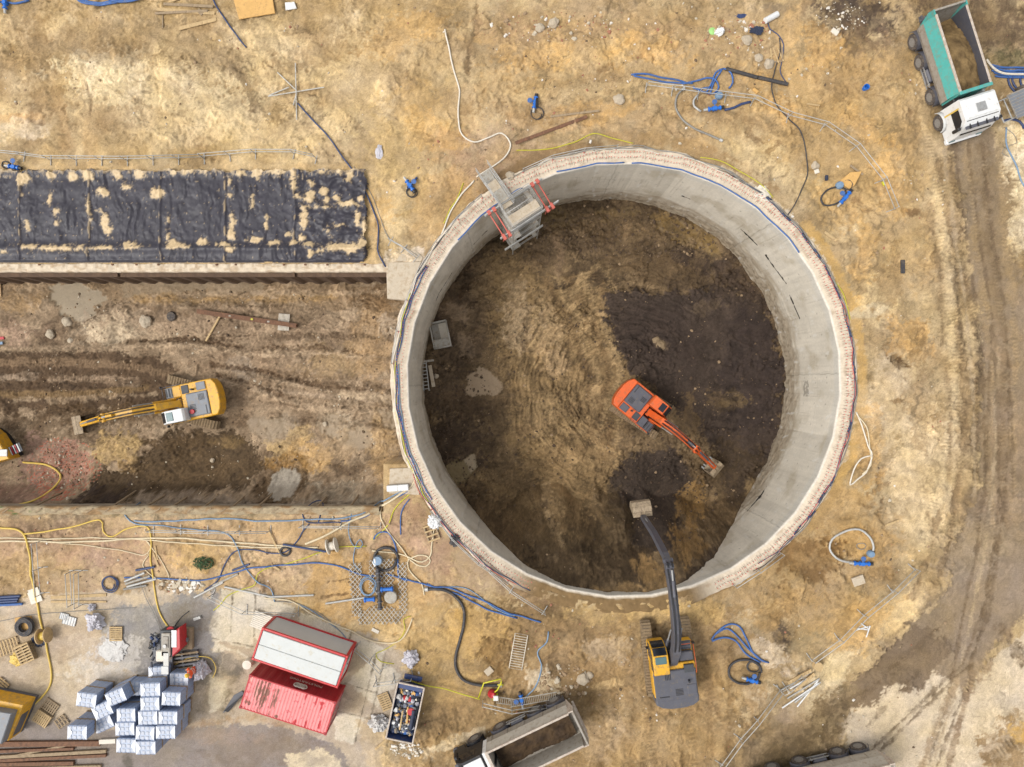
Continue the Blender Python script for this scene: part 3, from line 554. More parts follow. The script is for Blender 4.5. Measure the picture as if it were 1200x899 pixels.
B(535,365,16,12,(136,112,84),30,.8,5,10,wt=.5); B(543,405,9,16,(140,116,88),-20,.7,5,8,wt=.5); B(567,330,14,22,(134,110,78),0,.6,8,12)
B(600,270,34,14,(74,62,34),0,.85,8,10,wt=.35); B(640,258,30,14,(112,90,48),0,.8,8,12,wt=.5); B(740,252,90,18,(78,62,44),4,.8,10,16); B(700,270,80,22,(100,80,54),0,.7,14,20); B(660,290,60,18,(92,74,54),0,.6,12,18)
LN([(640,262),(660,300),(655,320)], 6, (128,104,78), .7, 4, 9); LN([(668,268),(690,282)], 6, (134,110,80), .6, 4, 9); LN([(740,262),(730,285)], 5, (136,110,78), .6, 4, 8)
B(800,270,40,14,(118,94,54),22,.9,6,12,wt=.7); B(835,288,14,8,(122,98,56),30,.8,5,8,wt=.7); B(720,250,24,6,(110,88,52),0,.7,5,6,wt=.5)
B(800,320,90,18,(78,62,44),15,.8,14,16); B(770,310,60,16,(98,78,52),0,.7,10,14)
PL([(702,350),(730,340),(790,345),(850,335),(880,345),(905,380),(918,440),(916,500),(905,540),(880,590),(850,600),(845,540),(810,500),(780,470),(740,440),(722,400)], DK, .97, 5, 12, dh=.12, rough=.8)
B(770,395,50,34,(60,48,41),10,.7,16,18); B(880,430,34,80,DK2,0,.85,12,14); LN([(800,300),(850,320),(890,360)], 22, (62,50,42), .8, 8, 10); B(870,330,40,30,(70,56,44),30,.7,14,18)
PL([(715,560),(740,530),(790,525),(812,560),(800,620),(790,650),(740,640),(712,600)], (62,51,43), .94, 8, 12, dh=.1)
B(850,470,20,8,(118,96,62),-10,.6,8,10); B(838,380+90,14,14,(110,88,58),0,.5,8,10); LN([(806,470),(812,520),(820,580)], 16, (110,88,58), .6, 8, 12)
for yy in (452, 464, 478, 490, 500): LN([(835,yy),(862,yy+3)], 4, (48,38,32), .7, 2, 5, dh=-.1)
B(830,360,18,7,(92,76,58),-20,.6,4,8); B(775,404,9,5,(118,98,76),30,.8,3,5,dh=.15)
B(870,560,40,44,(78,62,42),0,.7,16,20); B(885,570,12,12,(134,110,74),0,.7,6,10); B(830,600,40,30,(92,72,46),0,.7,16,18); B(810,590,14,24,(150,116,66),10,.75,8,14); B(805,640,16,26,(146,112,64),0,.7,10,14)
LN([(850,640),(830,660),(800,685),(780,690)], 16, (60,48,38), .8, 8, 10); B(690,620,60,50,(92,74,48),0,.75,22,24); B(660,590,22,40,(150,122,82),-20,.6,12,14); LN([(640,570),(640,600),(660,640)], 6, (170,142,102), .7, 5, 9)
B(700,665,80,24,(74,58,38),0,.8,12,18); B(762,672,20,16,(158,124,76),0,.85,8,12); LN([(700,692),(740,690),(790,688)], 12, (150,120,78), .85, 6, 8); B(610,620,40,20,(98,78,50),35,.7,10,16)
PL([(540,590),(600,650),(660,680),(650,665),(600,620),(560,570)], (84,66,44), .7, 6, 10)
B(690,430,34,6,(100,78,50),-60,.4,6,10)
colr[si] *= (1+.22*fbm(WX[si]/.6, WY[si]/.6, 4, 213, .65)*(.2+.8*rg[si])+.17*ridg(WX[si]/1.3, WY[si]/1.3, 5, 217)*rg[si])[:, None]
rk = .1+.9*rg[si]; prr = np.hypot(X[si]-9.0, Y[si]+.5)+.35*W1[si]/9+.25*N1[si]; pth = np.arctan2(Y[si]+.5, X[si]-9.0); ARC = fbm(pth*1.6, prr/.26, 4, 591, .6)
am_ = sstep(2.6, 4.0, prr)*sstep(11.5, 8.5, prr); am_ = am_*sstep(-.6, .2, np.cos(pth-2.6))
colr[si] *= (1+(.55*ARC*am_+crust(si, 2.2, 541, .19)+crust(si, 1.0, 543, .18)+crust(si, .5, 545, .15, 4)+.10*fbm(X[si]/.2, Y[si]/.2, 2, 546)-crust(si, .7, 548, .22, 4, th=.46)-crust(si, 1.3, 549, .22, 5, th=.45)+crust(si, 1.3, 551, .28, 5, th=.5))*rk-.38*cracks(si, 1.6, 553, .025)*rg[si])[:, None]
sp = fbm(X[si]/.17, Y[si]/.17, 2, 221); colr[si] *= (1-.26*sstep(.3, .8, sp)*rg[si]+.28*sstep(.35, .8, -sp)*rg[si])[:, None]
lum = colr @ np.array([.3, .6, .1]); ds = np.where(inpit, .08, np.where(trench, .10, .05))[:, None]; colr = colr*(1-ds)+lum[:, None]*ds*np.array([1.04, 1.0, .93])
# ------------------------------------------------------------ relief
far = np.maximum(np.abs(X)-41, 0)+np.maximum(np.abs(Y)-32, 0)
fk = (sstep(0, 1.5, far)*(~inpit)*(~trench))[:, None]; colr = colr*(1-fk)+(lin((180,152,110))*(1+.15*fbm(X/40, Y/40, 3, 901))[:, None])*fk; wet = wet*(1-fk[:, 0])
rel = .22*fbm(X/3.4, Y/3.4, 3, 301)+(.13*ridg(X/1.5, Y/1.1, 4, 311)+.07*fbm(X/.5, Y/.5, 3, 321, .65))*RM
rel += .08*ridg(WX/1.1, WY/1.1, 4, 341)*RM+.05*np.sign(fbm(WX/1.8, WY/1.8, 4, 343))*sstep(0, .03, np.abs(fbm(WX/1.8, WY/1.8, 4, 343)))*RM
u_, v_ = rot(-24); rel += np.where(gm, .05*fbm(u_/2.6, v_/.22, 3, 571)*sstep(560, 440, PX0)*sstep(200, 150, PY0), 0)
u_, v_ = rot(97); rel += np.where(gm, .06*fbm(u_/3.0, v_/.2, 3, 573)*sstep(700, 760, PY0)*sstep(640, 700, PX0)*sstep(880, 820, PX0), 0)
u_, v_ = rot(2); rel += np.where(trench, .10*fbm(u_/4, v_/.22, 3, 581), 0)
ra_ = np.zeros(X.size); ra_[si] = ARC*am_*.13; rel += ra_
rel = rel*sstep(2.5, 0, far)
clod = np.maximum(fbm(X/.30, Y/.30, 2, 331)-.3, 0)*.22*RM
relg = (rel+clod*.6)*rg; relt = (rel*.9+clod)*rg; rels = (rel*1.5+clod*1.6)*rg
fl = np.ones(X.size)
fl *= np.where(gm, sstep(.1, 1.6, rr-ROUT)*.92+.08, 1)
fl *= np.where(gm & (X < RC[0]-10), sstep(0, 1.0, np.maximum(Y-YT, YB-Y))*.85+.15, 1)
ingeo = gm & (PX0 < 440) & (PY0 > 192) & (PY0 < 312); fl = np.where(ingeo, .15, fl)
inyard = gm & (PX0 < 450) & (PY0 > 700); fl = np.where(inyard, fl*.45, fl)
dry = np.clip(1-wet*1.1, .03, 1)
Z = base+np.where(gm, relg, np.where(trench, relt, rels))*fl*dry+dz*fl
Z = np.where(gm & (far <= 0), np.where(fl < .3, np.minimum(Z, .04), Z), Z)
arc_ = sstep(-122, -112, th)*sstep(-64, -74, th)
soil = gm & (rr < ROUT+.1); Z = np.where(soil, -.12*(1-arc_)+arc_*(.17+.10*N1+.05*N2), Z)
near_rim = gm & (rr < ROUT+1.6); Z = np.where(near_rim & ~soil, Z+arc_*.15*sstep(ROUT+1.6, ROUT+.1, rr), Z)
ZG = Z.reshape(SH)
def hgt(x, y):
    i = min(max(int(np.searchsorted(GX, x))-1, 0), len(GX)-2); j = min(max(int(np.searchsorted(GY, y))-1, 0), len(GY)-2)
    u = min(max((x-GX[i])/(GX[i+1]-GX[i]), 0), 1); v = min(max((y-GY[j])/(GY[j+1]-GY[j]), 0), 1)
    a = ZG[j, i]*(1-u)+ZG[j, i+1]*u; b = ZG[j+1, i]*(1-u)+ZG[j+1, i+1]*u
    return float(a*(1-v)+b*v)
def grid_mesh(name, xs, ys, zs, cols, alpha, m, shape, smooth=True, quads_keep=None, wrap=False):
    ny, nx = shape; me = bpy.data.meshes.new(name)
    idx = np.arange(ny*nx).reshape(ny, nx)
    nxt = np.roll(idx, -1, 1) if wrap else None
    if wrap: q = np.stack([idx[:-1], nxt[:-1], nxt[1:], idx[1:]], -1).reshape(-1, 4)
    else: q = np.stack([idx[:-1, :-1], idx[:-1, 1:], idx[1:, 1:], idx[1:, :-1]], -1).reshape(-1, 4)
    if quads_keep is not None: q = q[quads_keep(q)]
    n = len(q); me.vertices.add(ny*nx); me.vertices.foreach_set('co', np.stack([xs, ys, zs], 1).astype(np.float32).ravel())
    me.loops.add(n*4); me.loops.foreach_set('vertex_index', q.astype(np.int32).ravel())
    me.polygons.add(n); me.polygons.foreach_set('loop_start', np.arange(0, n*4, 4, dtype=np.int32)); me.polygons.foreach_set('loop_total', np.full(n, 4, np.int32))
    me.polygons.foreach_set('use_smooth', np.full(n, smooth, bool)); me.update(calc_edges=True)
    at = me.color_attributes.new('Col', 'FLOAT_COLOR', 'POINT')
    at.data.foreach_set('color', np.concatenate([np.clip(cols, .005, .9), alpha[:, None]], 1).astype(np.float32).ravel())
    me.materials.append(m); o = bpy.data.objects.new(name, me); COL.objects.link(o); return o
MG = attr_mat('soil', .92, .24, .02, 13)
wet = np.clip(wet, 0, 1)
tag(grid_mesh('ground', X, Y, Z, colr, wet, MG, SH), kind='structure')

# ================================================================== SHAFT WALL (ring)
NS = 32
def facet(t, R0): u = (t+.07) % (2*math.pi/NS)-math.pi/NS; return R0*math.cos(math.pi/NS)/np.cos(u)*1.006
def ring_pt(rad, t, z=0.0):
    """point on the ring: rad is the radius of the arc, t the angle in degrees"""
    k = float(facet(R(t), 1.0)); return Vector((RC[0]+rad*k*math.cos(R(t)), RC[1]+rad*k*math.sin(R(t)), z))
def build_shaft():
    nt_ = 1440; zs = list(np.linspace(-11, -.02, 130)); prof = [(RIN, z) for z in zs]+[(RIN+.03, .07)]
    prof += [(RIN+r, .09) for r in np.linspace(.08, 1.12, 14)]+[(RIN+1.18, .03), (RIN+1.2, -1.2)]
    n = len(prof); t = np.tile(np.linspace(0, 2*np.pi, nt_, endpoint=False), n)
    r0 = np.repeat([p[0] for p in prof], nt_); z = np.repeat([p[1] for p in prof], nt_)
    k = facet(t, 1.0); td = np.degrees(t); td = (td+180) % 360-180
    arc = t*RIN
    out = r0 > RIN+1.0
    r = r0*k+np.where(out, .12*fbm(arc/1.3, z*0, 3, 7), 0)
    r = r-np.where((z < -.1) & (r0 <= RIN), .03*np.maximum(fbm(arc/.9, z/.7, 3, 9), 0)*sstep(-5.5, -8, z)*3, 0)
    x = RC[0]+r*np.cos(t); y = RC[1]+r*np.sin(t)
    face = r0 <= RIN+.001; cap = ~face
    col = np.zeros((t.size, 3)); col[:] = lin((226,216,198))
    pan = np.floor((t+.07)/(2*np.pi/NS)); pn_ = np.array([rnd.uniform(-.07, .05) for _ in range(NS+1)])[np.clip(pan.astype(int), 0, NS)]
    col *= (1+pn_+.10*fbm(arc/1.4, z/6, 4, 15)+.08*fbm(arc/.28, z/4, 3, 16)+.07*fbm(arc/2, z/1.5, 4, 17))[:, None]
    st = sstep(.1, .6, fbm(arc/2.6, z/3.2, 4, 19)); col = col*(1-.45*st[:, None])+lin((176,160,132))*.45*st[:, None]
    lo = sstep(-5.6, -8.2, z+1.5*fbm(arc/2.2, z/.9, 4, 25)); col = col*(1-.75*lo[:, None])+lin((164,146,120))*.75*lo[:, None]
    lo2 = sstep(-6.4, -8.8, z+1.2*fbm(arc/.5, z/.5, 3, 27))*sstep(-.1, .35, fbm(arc/.35, z/.5, 3, 28)); col = col*(1-.6*lo2[:, None])+lin((128,110,86))*.6*lo2[:, None]
    up = sstep(-.9, -.5, z+.06*fbm(arc/2, z*0, 2, 3))*face; col = col*(1-.3*up[:, None])+lin((204,204,200))*.3*up[:, None]
    u = ((t+.07) % (2*np.pi/NS))*RIN; pl = 2*np.pi/NS*RIN
    j = .6*sstep(.05, .015, np.minimum(np.abs(u-pl/2+.04*fbm(z/.8, z*0+pan, 2, 5)), 9))*(pan % 4 == 0); col *= (1-.55*j*face)[:, None]
    hz = sstep(.05, .015, np.abs(z+3.4+.04*pn(arc/2, z*0, 4))); col *= (1-.10*hz*face)[:, None]
    su = ((arc+.6) % 1.5)-.75; sv = ((z+.9) % 1.9)-.95; th_ = sstep(.09, .05, np.hypot(su, sv))*face*(z > -6); col *= (1-.35*th_)[:, None]
    rn = sstep(.25, .6, fbm(arc/.16, z/7, 3, 61))*sstep(-.2, .5, fbm(arc/3, z/3, 3, 62))*face; col = col*(1-.35*rn[:, None])+lin((150,136,114))*.35*rn[:, None]
    ef = sstep(.4, .6, fbm(arc/.5, z/1.6, 4, 64))*face; col = col*(1-.4*ef[:, None])+lin((236,232,224))*.4*ef[:, None]
    for a0, a1, zz in ((18, 26, -4.9), (29, 52, -4.6), (66, 70, -4.6), (108, 116, -4.6), (130, 136, -5.0), (146, 156, -5.6), (-46, -34, -6.6), (-60, -50, -6.8)):
        m = (td > a0) & (td < a1) & (np.abs(z-zz-.15*pn(arc/3, z*0, 8)) < .09+.10*pn(arc/.5, z*0, 6)) & (pn(arc/.6, z*0, 2) > -.25) & face; col[m] = lin((52,46,42))
    m = (td > -5) & (td < 0) & (z < -4.9) & (z > -5.9) & face & (fbm(arc/.3, z/.3, 2, 40) > -.2); col[m] *= .6
    cc = lin((230,214,190)); cv = (1+.12*fbm(arc/.8, r0/.5, 4, 51)+.10*fbm(arc/.15, r0/.3, 2, 52))
    col[cap] = (cc*cv[:, None])[cap]
    gr = cap*sstep(.25, .75, fbm(arc/1.1, r0/.6, 4, 53)+.25*sstep(RIN+.7, RIN+1.1, r0)); col = col*(1-.5*gr[:, None])+lin((168,138,106))*.5*gr[:, None]
    wh = (r0 < RIN+.12) & cap; col[wh] = (lin((230,220,204))*cv[:, None])[wh]
    sl_ = cap*(sstep(-124, -112, td)*sstep(-64, -74, td)*sstep(RIN+.14, RIN+.24, r0+.05*fbm(arc/.5, r0*0, 2, 3)))
    col = col*(1-sl_[:, None])+(lin((136,110,74))*cv[:, None])*sl_[:, None]; z = z+sl_*(.10+.08*fbm(arc/.6, r0/.4, 3, 55))
    keepx = None
    o = grid_mesh('shaft_wall', x, y, z, col, np.zeros(t.size), attr_mat('shaft_concrete', .85, .10, .012, 6), (n, nt_), wrap=True)
    return tag(o, 'huge round concrete shaft wall with a pale rim, ringed by red tipped steel bars', 'shaft wall')
SHAFT = build_shaft()
def rebars():
    me = MB(); me.cyl((0,0,0), (0,0,.28), .014, 'rebar', 5); me.cyl((0,0,.26), (0,0,.36), .028, 'capred', 6)
    proto = me.build('rebar', SHAFT); proto.location = ring_pt(RIN+.36, 0, .09)
    spots = []
    for row, rad, st in ((0, .42, .8), (1, .74, .8)):
        a = -66.0
        while a < 246: spots.append((rad+rnd.uniform(-.03, .03), a+rnd.uniform(-.1, .1))); a += st
    near = sorted(spots, key=lambda s: -ring_pt(RIN+s[0], s[1]).length if False else abs((s[1]-8+180) % 360-180))
    for i, (rad, a) in enumerate(near[:100]):
        o = proto if i == 0 else proto.copy()
        if i: COL.objects.link(o); o.parent = SHAFT
        o.location = ring_pt(RIN+rad, a, .08); o.rotation_euler = (rnd.uniform(-.15, .15), rnd.uniform(-.15, .15), 0); o['group'] = 'red tipped bars round the shaft rim'
    mb = MB()
    for rad, a in near[100:]:
        p = ring_pt(RIN+rad, a, .08); q = p+Vector((rnd.uniform(-.04, .04), rnd.uniform(-.04, .04), .27)); mb.cyl(p, q, .014, 'rebar', 4, caps=False); mb.cyl(q, q+Vector((0,0,.1)), .028, 'capred', 5)
    tag(mb.build('rebar_stub', SHAFT), kind='stuff')
    # flat radial bars showing through the rim screed
    mb = MB()
    for k in range(620):
        a = -64+k*.5; 
        if rnd.random() < .62: continue
        p, q = ring_pt(RIN+rnd.uniform(.26, .34), a, .105), ring_pt(RIN+rnd.uniform(.5, .95), a+rnd.uniform(-.1, .1), .11); mb.cyl(p, q, .011, 'rebar', 4, caps=False)
    tag(mb.build('flat_bar', SHAFT), kind='stuff')
rebars()
# ================================================================== TRENCH WALLS, LINER, SLABS
XE = -8.3
def trench_walls():
    t = thing('capping_beam', 'pale concrete capping beam along the upper trench edge beside the black liner', 'concrete beam', (-18, YT+.3, 0))
    nx, ny = 640, 12; gx, gy = np.meshgrid(np.linspace(-46, XE, nx), np.linspace(0, 1, ny)); x, v = gx.ravel(), gy.ravel()
    yt = .30+.07*fbm(x/.8, x*0, 4, 801); yb = -.30-.05*np.abs(pn(x/.34, x*0, 803)); y = yb+(yt-yb)*v
    z = .13+.05*fbm(x/.35, y/.3, 3, 805)-.22*(v > .99)-.4*(v < .01); col = np.zeros((x.size, 3)); col[:] = lin((224,206,180)); col *= (1+.15*fbm(x/.5, y/.4, 4, 807))[:, None]
    sc_ = sstep(.25, .1, np.abs(((x+.15*pn(x/3, x*0, 811)) % .74)-.37)*2.0-.0)*sstep(.35, .6, v); col = col*(1-.45*sc_[:, None])+lin((150,124,96))*.45*sc_[:, None]
    d_ = sstep(.1, .4, fbm(x/.8, y/.3, 4, 809)); col = col*(1-.5*d_[:, None])+lin((176,146,112))*.5*d_[:, None]
    o = grid_mesh('beam', x+18, y, z, col, np.zeros(x.size), attr_mat('mortar', .9, .1, .01, 9), gx.shape); o.parent = t
    x = -45.6
    while x < XE-.5:
        if rnd.random() < .7: mb = MB(); mb.box(x+18, x+18.14, .12, .24, .12, .2, 'rust', ch=.02); mb.build('tie_bracket', t)
        x += 1.35*rnd.uniform(.8, 1.2)
    t = thing('sheet_pile_wall', 'rusty brown steel sheet pile wall holding the upper side of the trench', 'retaining wall', (-18, YT, 0))
    mb = MB(); n = int((XE+46)/.3); pts = []
    for i in range(n+1):
        k = i % 4; pts.append((-46+i*.3+18, -.06 if k in (0, 1) else -.22))
    vs = [(x, y, -5) for x, y in pts]+[(x, y, -.22) for x, y in pts]+[(x, y-.03, -.22) for x, y in pts]+[(x, y-.03, -5) for x, y in pts]; m = len(pts)
    mb.add(vs, [(i, i+1, m+i+1, m+i) for i in range(m-1)]+[(m+i, m+i+1, 2*m+i+1, 2*m+i) for i in range(m-1)]+[(2*m+i, 2*m+i+1, 3*m+i+1, 3*m+i) for i in range(m-1)], 'oldrust'); mb.build('sheet_piles', t)
    mb = MB()
    for a, b in ((-46, -26.5), (-26.3, -14.6), (-14.4, XE+.1)): mb.box(a+18, b+18, -.27, -.10, -.55, -.25, 'oldrust', ch=.02); mb.box(a+18, b+18, -.30, -.02, -.20, -.12, 'oldrust')
    mb.build('waler_beam', t)
    t = thing('lagging_wall', 'grey brown timber lagging wall with leaning posts along the lower trench edge', 'retaining wall', (-18, YB, 0))
    mb = MB(); x = -46.0
    while x < -8.9:
        L = rnd.uniform(1.7, 2.1); e = min(x+L, -8.9)
        for k in range(14): mb.box(x+18, e+18-.03, -.16-rnd.uniform(0, .05), .02, -4.4+k*.32, -4.4+k*.32+.3, 'dconcrete' if k % 3 else 'oldwood')
        x += L
    mb.build('lagging', t)
    nx, ny = 620, 10; gx, gy = np.meshgrid(np.linspace(-46, -8.9, nx), np.linspace(0, 1, ny)); x, v = gx.ravel(), gy.ravel()
    a_, b_ = .22+.07*fbm(x/1.1, x*0, 3, 831), -.38-.12*fbm(x/.9, x*0, 4, 833); y = b_+(a_-b_)*v; z = .11+.05*fbm(x/.4, y/.3, 3, 835)-.16*(v < .01)-.25*(v > .99)
    col = np.zeros((x.size, 3)); col[:] = lin((178,160,130)); k_ = sstep(-.1, .35, fbm(x/1.4, y/.5, 4, 837)); col = col*(1-k_[:, None])+lin((158,128,92))*k_[:, None]; k_ = sstep(.35, .5, fbm(x/.8, y/.2, 3, 839))*sstep(-30, -34, x); col = col*(1-k_[:, None])+lin((104,116,70))*k_[:, None]; col *= (1+.22*fbm(x/.4, y/.15, 4, 841))[:, None]
    o = grid_mesh('mortar_edge', x+18, y, z, col, np.zeros(x.size), MG, gx.shape); o.parent = t
    for px in (60, 148, 188, 216, 250, 282, 314, 380, 420):
        x = P(px, 0, -2)[0]; b = MB(); dx = rnd.uniform(-.25, .12)
        b.box(-.055, .055, -.055, .055, 0, 3.9, 'oldwood', ch=.01); o = b.build('post', t); o.location = (x+18, rnd.uniform(.55, .9), -4.1)
        o.rotation_euler = Vector((dx, -o.location.y+.1, 3.9)).to_track_quat('Z', 'Y').to_euler(); o['group'] = 'leaning posts of the trench wall'
    mb = MB()
    for k in range(31): x = -45+k*1.12+rnd.uniform(-.1,.1); mb.box(-.25, .25, -.03, .03, .1, .16, 'oldwood', rz=.6, at=(x+18, -.05, .02))
    mb.build('cleat', t)
trench_walls()
def slab(name, label, cat, pts, z0, z1, m='concrete'):
    mb = MB(); cx, cy = P(*[sum(p[i] for p in pts)/len(pts) for i in (0, 1)]); q = [P(*p) for p in pts]; q = [(x-cx, y-cy) for x, y in q]
    if sum(q[i][0]*q[(i+1) % len(q)][1]-q[(i+1) % len(q)][0]*q[i][1] for i in range(len(q))) < 0: q = q[::-1]
    lift_ = 0 if z0 < 0 else max(hgt(cx+x_*f_, cy+y_*f_) for x_, y_ in q for f_ in (0, .35, .7, .95)); mb.prism(q, z0, z1, m, inset=.03); o = mb.build(name, loc=(cx, cy, lift_)); return tag(o, label, cat)
slab('concrete_slab', 'pale square concrete slab between the trench end and the shaft rim, blue hose across its corner', 'slab', [(454,350),(453,316),(452,308),(494,307),(484,330),(478,352)], -.5, .10)
slab('broken_slab', 'flaking white mortar apron above the square concrete slab', 'slab', [(446,300),(456,292),(470,290),(488,294),(496,302),(494,306.6),(446,306)], -.2, .07, 'concrete')
def timber(name, label, cat, a, b, wd, ht, m, z=None, group=None):
    """a bar of timber or steel lying between two ground points given in photo pixels"""
    if z is None: z = max(hgt(*P(a[0]+(b[0]-a[0])*f, a[1]+(b[1]-a[1])*f)) for f in (0, .2, .4, .6, .8, 1))-.01
    A = P(*a, z); B_ = P(*b, z); L = math.hypot(B_[0]-A[0], B_[1]-A[1]); o = MB().box(-L/2, L/2, -wd/2, wd/2, 0, ht, m, ch=.008).build(name, loc=((A[0]+B_[0])/2, (A[1]+B_[1])/2, z+.01), rz=math.atan2(B_[1]-A[1], B_[0]-A[0]))
    return tag(o, label, cat, group)
def liner():
    x0, x1, y0, y1 = -40., P(432, 0)[0], P(0, 308)[1], P(0, 198)[1]
    nx, ny = int((x1-x0)/.06), int((y1-y0)/.06); gx, gy = np.meshgrid(np.linspace(x0, x1, nx), np.linspace(y0, y1, ny)); x = gx.ravel(); y = gy.ravel()
    px = 600+x*F/H; py = 449.5-y*F/H
    n1 = fbm(x/1.0, y/1.0, 4, 401, .6); n2 = fbm(x/.3, y/.3, 3, 403, .6)
    rt = sstep(340, 350, px)
    z = .2+.10*fbm(x/2.2+.3*n1, y/6, 4, 411, .6)*(1-rt)+.075*ridg(x/.55+.9*fbm(x/2.4, y/2.4, 3, 5), y/3.2, 4, 415)*sstep(-.45, .3, fbm(x/1.5, y/2.5, 2, 417))*(1-rt)+.05*ridg(x/2.2, y/2.0, 3, 419)+rt*.16*ridg(x/1.6+y/2.4, y/1.2-x/3, 3, 421)
    z += .16*np.exp(-((py-292)/5)**2)-.03*sstep(294, 302, py)+.10*sstep(210, 198, py)
    col = np.zeros((x.size, 3)); col[:] = lin((54,51,60)); col *= (1+.14*fbm(x/.3, y/2, 4, 431)+.18*n1)[:, None]
    m = np.zeros(x.size)
    def spot(cx, cy, rx, ry, a=1, wv=.8):
        d = (np.sqrt(((px-cx)/rx)**2+((py-cy)/ry)**2)-1)*min(rx, ry)+(n1*4+n2*4.5)*wv+1.2; np.maximum(m, sstep(1.2, -1.2, d)*a, out=m); np.maximum(m, .5*sstep(3.5, -1, d)*sstep(-.1, .5, fbm(x/.14, y/.14, 2, 447)), out=m)
    for c in ((-30,292,9,4),(30,212,8,9),(62,207,6,7),(88,208,6,6),(107,206,7,7),(140,207,7,6),(166,206,7,6),(124,226,8,6),(152,221,7,5),(186,228,8,6),(205,203,8,4),(222,201,10,5),(242,200,9,5),(284,203,9,6),(303,203,7,8),
              (325,201,12,7),(345,206,5,9),(346,218,5,7),(366,216,4,5),(365,232,5,9),(380,203,7,4),(381,226,5,5),(400,202,5,4),(411,210,4,8),(349,230,4,4),(362,234,9,3),(385,236,6,5),(396,232,5,6),(410,240,24,3),(372,243,8,3),(423,236,4,5),
              (357,250,4,12),(358,263,5,8),(380,244,14,3),(420,257,5,9),(428,270,4,14),(398,265,7,3),(385,272,3,5),(388,277,3,3),(355,280,5,5),(364,287,7,5),(402,291,26,6),(425,285,6,9),(380,295,5,3),(30,230,4,3),(61,237,3,8),(68,248,4,6),(70,262,3,3),(106,240,2,12),(108,258,2,6),(125,260,5,14),(119,246,5,3),(130,270,3,8),(199,262,3,12),(199,278,4,10),(205,286,8,6),
              (270,215,3,8),(271,232,3,4),(274,262,4,12),(273,275,5,8),(297,235,2,8),(313,262,1.5,9),(35,268,3,6),(36,290,14,3),(75,292,28,4),(95,288,8,3),(127,292,12,3),(155,288,9,4),(160,291,14,3),(212,289,12,4),(238,284,7,5),(262,287,14,3),(300,283,10,4),(322,285,10,3),(340,276,5,3),(345,285,6,5),(364,298,4,5),(272,294,6,4),(8,296,12,2.5),(-60,292,30,4)): spot(*c)
    for s in (26, 106, 190, 265, 346):
        q = np.abs(px-s-2*pn(y/1.5, y*0, s)); z += .07*np.exp(-(q/1.6)**2); m = np.maximum(m, .55*sstep(1.6, .6, q)*sstep(.0, .4, fbm(x/.4, y/.8, 3, s)))
    m = np.maximum(m, .85*sstep(204, 199, py+n1*5+n2*3)); m = np.maximum(m, .45*sstep(.55, .8, fbm(x/.16, y/.3, 3, 441)+.5*sstep(216, 200, py)))
    col = col*(1-m[:, None])+(lin((218,190,146))*(1+.2*n2)[:, None])*m[:, None]; z = z+m*.05*(1+n2)
    dk = sstep(.45, .65, fbm(x/.5, y/.25, 3, 451))*rt*(1-m); col *= (1-.45*dk)[:, None]
    e = np.minimum(np.minimum(x1-x+.12*pn(y/.5, y*0, 5), y1-y+.15*pn(x/.6, x*0, 3)), y-y0); z = np.where(e < .08, .03, z)
    keep = (x1-x+.25*fbm(y/.9, y*0, 3, 5)-.1 > 0) & (y1-y+.22*fbm(x/.8, x*0, 3, 7)-.1 > 0)
    o = grid_mesh('liner_sheet', x, y, z, col, np.zeros(x.size), attr_mat('liner', .48, .06, .004, 8, spec=.4), gx.shape, quads_keep=lambda q: keep[q].all(1))
    tag(o, 'black plastic liner sheet with wrinkles and spilled sand over the bank above the trench', 'plastic sheet')
liner()

# ================================================================== VEHICLES
def wheel(parent, x, y, r=.52, wd=.34, side=1):
    """a wheel with its hub facing out on the given side"""
    w_ = MB(); prof = [(r*.56, 0), (r*.57, -wd/2), (r*.9, -wd/2), (r, -wd/2+.06), (r, wd/2-.06), (r*.9, wd/2), (r*.57, wd/2), (r*.56, .01)]
    w_.lathe(prof, 'tyre', 'y', n=24)
    for i in range(24):
        a = 2*math.pi*i/24; w_.cyl((math.cos(a)*r*1.0, -wd/2+.04, math.sin(a)*r*1.0), (math.cos(a+.12)*r*1.0, wd/2-.04, math.sin(a+.12)*r), .016, 'tyre', 4, caps=False)
    o = w_.build('wheel', parent); o.location = (x, y, r)
    h = MB(); s = side; h.lathe([(r*.6, s*wd*.46), (r*.56, s*wd*.50), (r*.5, s*wd*.30), (r*.26, s*wd*.22), (r*.24, s*wd*.44), (r*.12, s*wd*.5), (0.001, s*wd*.5)], 'rim', 'y', n=20)
    for i in range(8): a = 2*math.pi*i/8; h.cyl((math.cos(a)*r*.38, s*wd*.22, math.sin(a)*r*.38), (math.cos(a)*r*.38, s*wd*.32, math.sin(a)*r*.38), .02, 'steel', 5)
    h.build('rim', o); return o
def soil_load(x0, x1, y0, y1, base, peaks, c1, c2, label, frame):
    nx, ny = 70, 40; gx, gy = np.meshgrid(np.linspace(x0, x1, nx), np.linspace(y0, y1, ny)); x, y = gx.ravel(), gy.ravel()
    z = base+0*x
    for (a, b, s, h) in peaks: z += h*np.exp(-((x-a)**2+(y-b)**2)/s**2)
    z += .12*fbm(x/.6, y/.6, 4, 77)+.05*ridg(x/.3, y/.3, 3, 78)
    t = np.clip(.5+fbm(x/.7, y/.7, 4, 79), 0, 1)[:, None]; c = lin(c1)*(1-t)+lin(c2)*t
    o = grid_mesh('soil_load', x, y, z, c, np.zeros(x.size), MG, gx.shape); o.matrix_world = frame; return tag(o, label, 'soil')
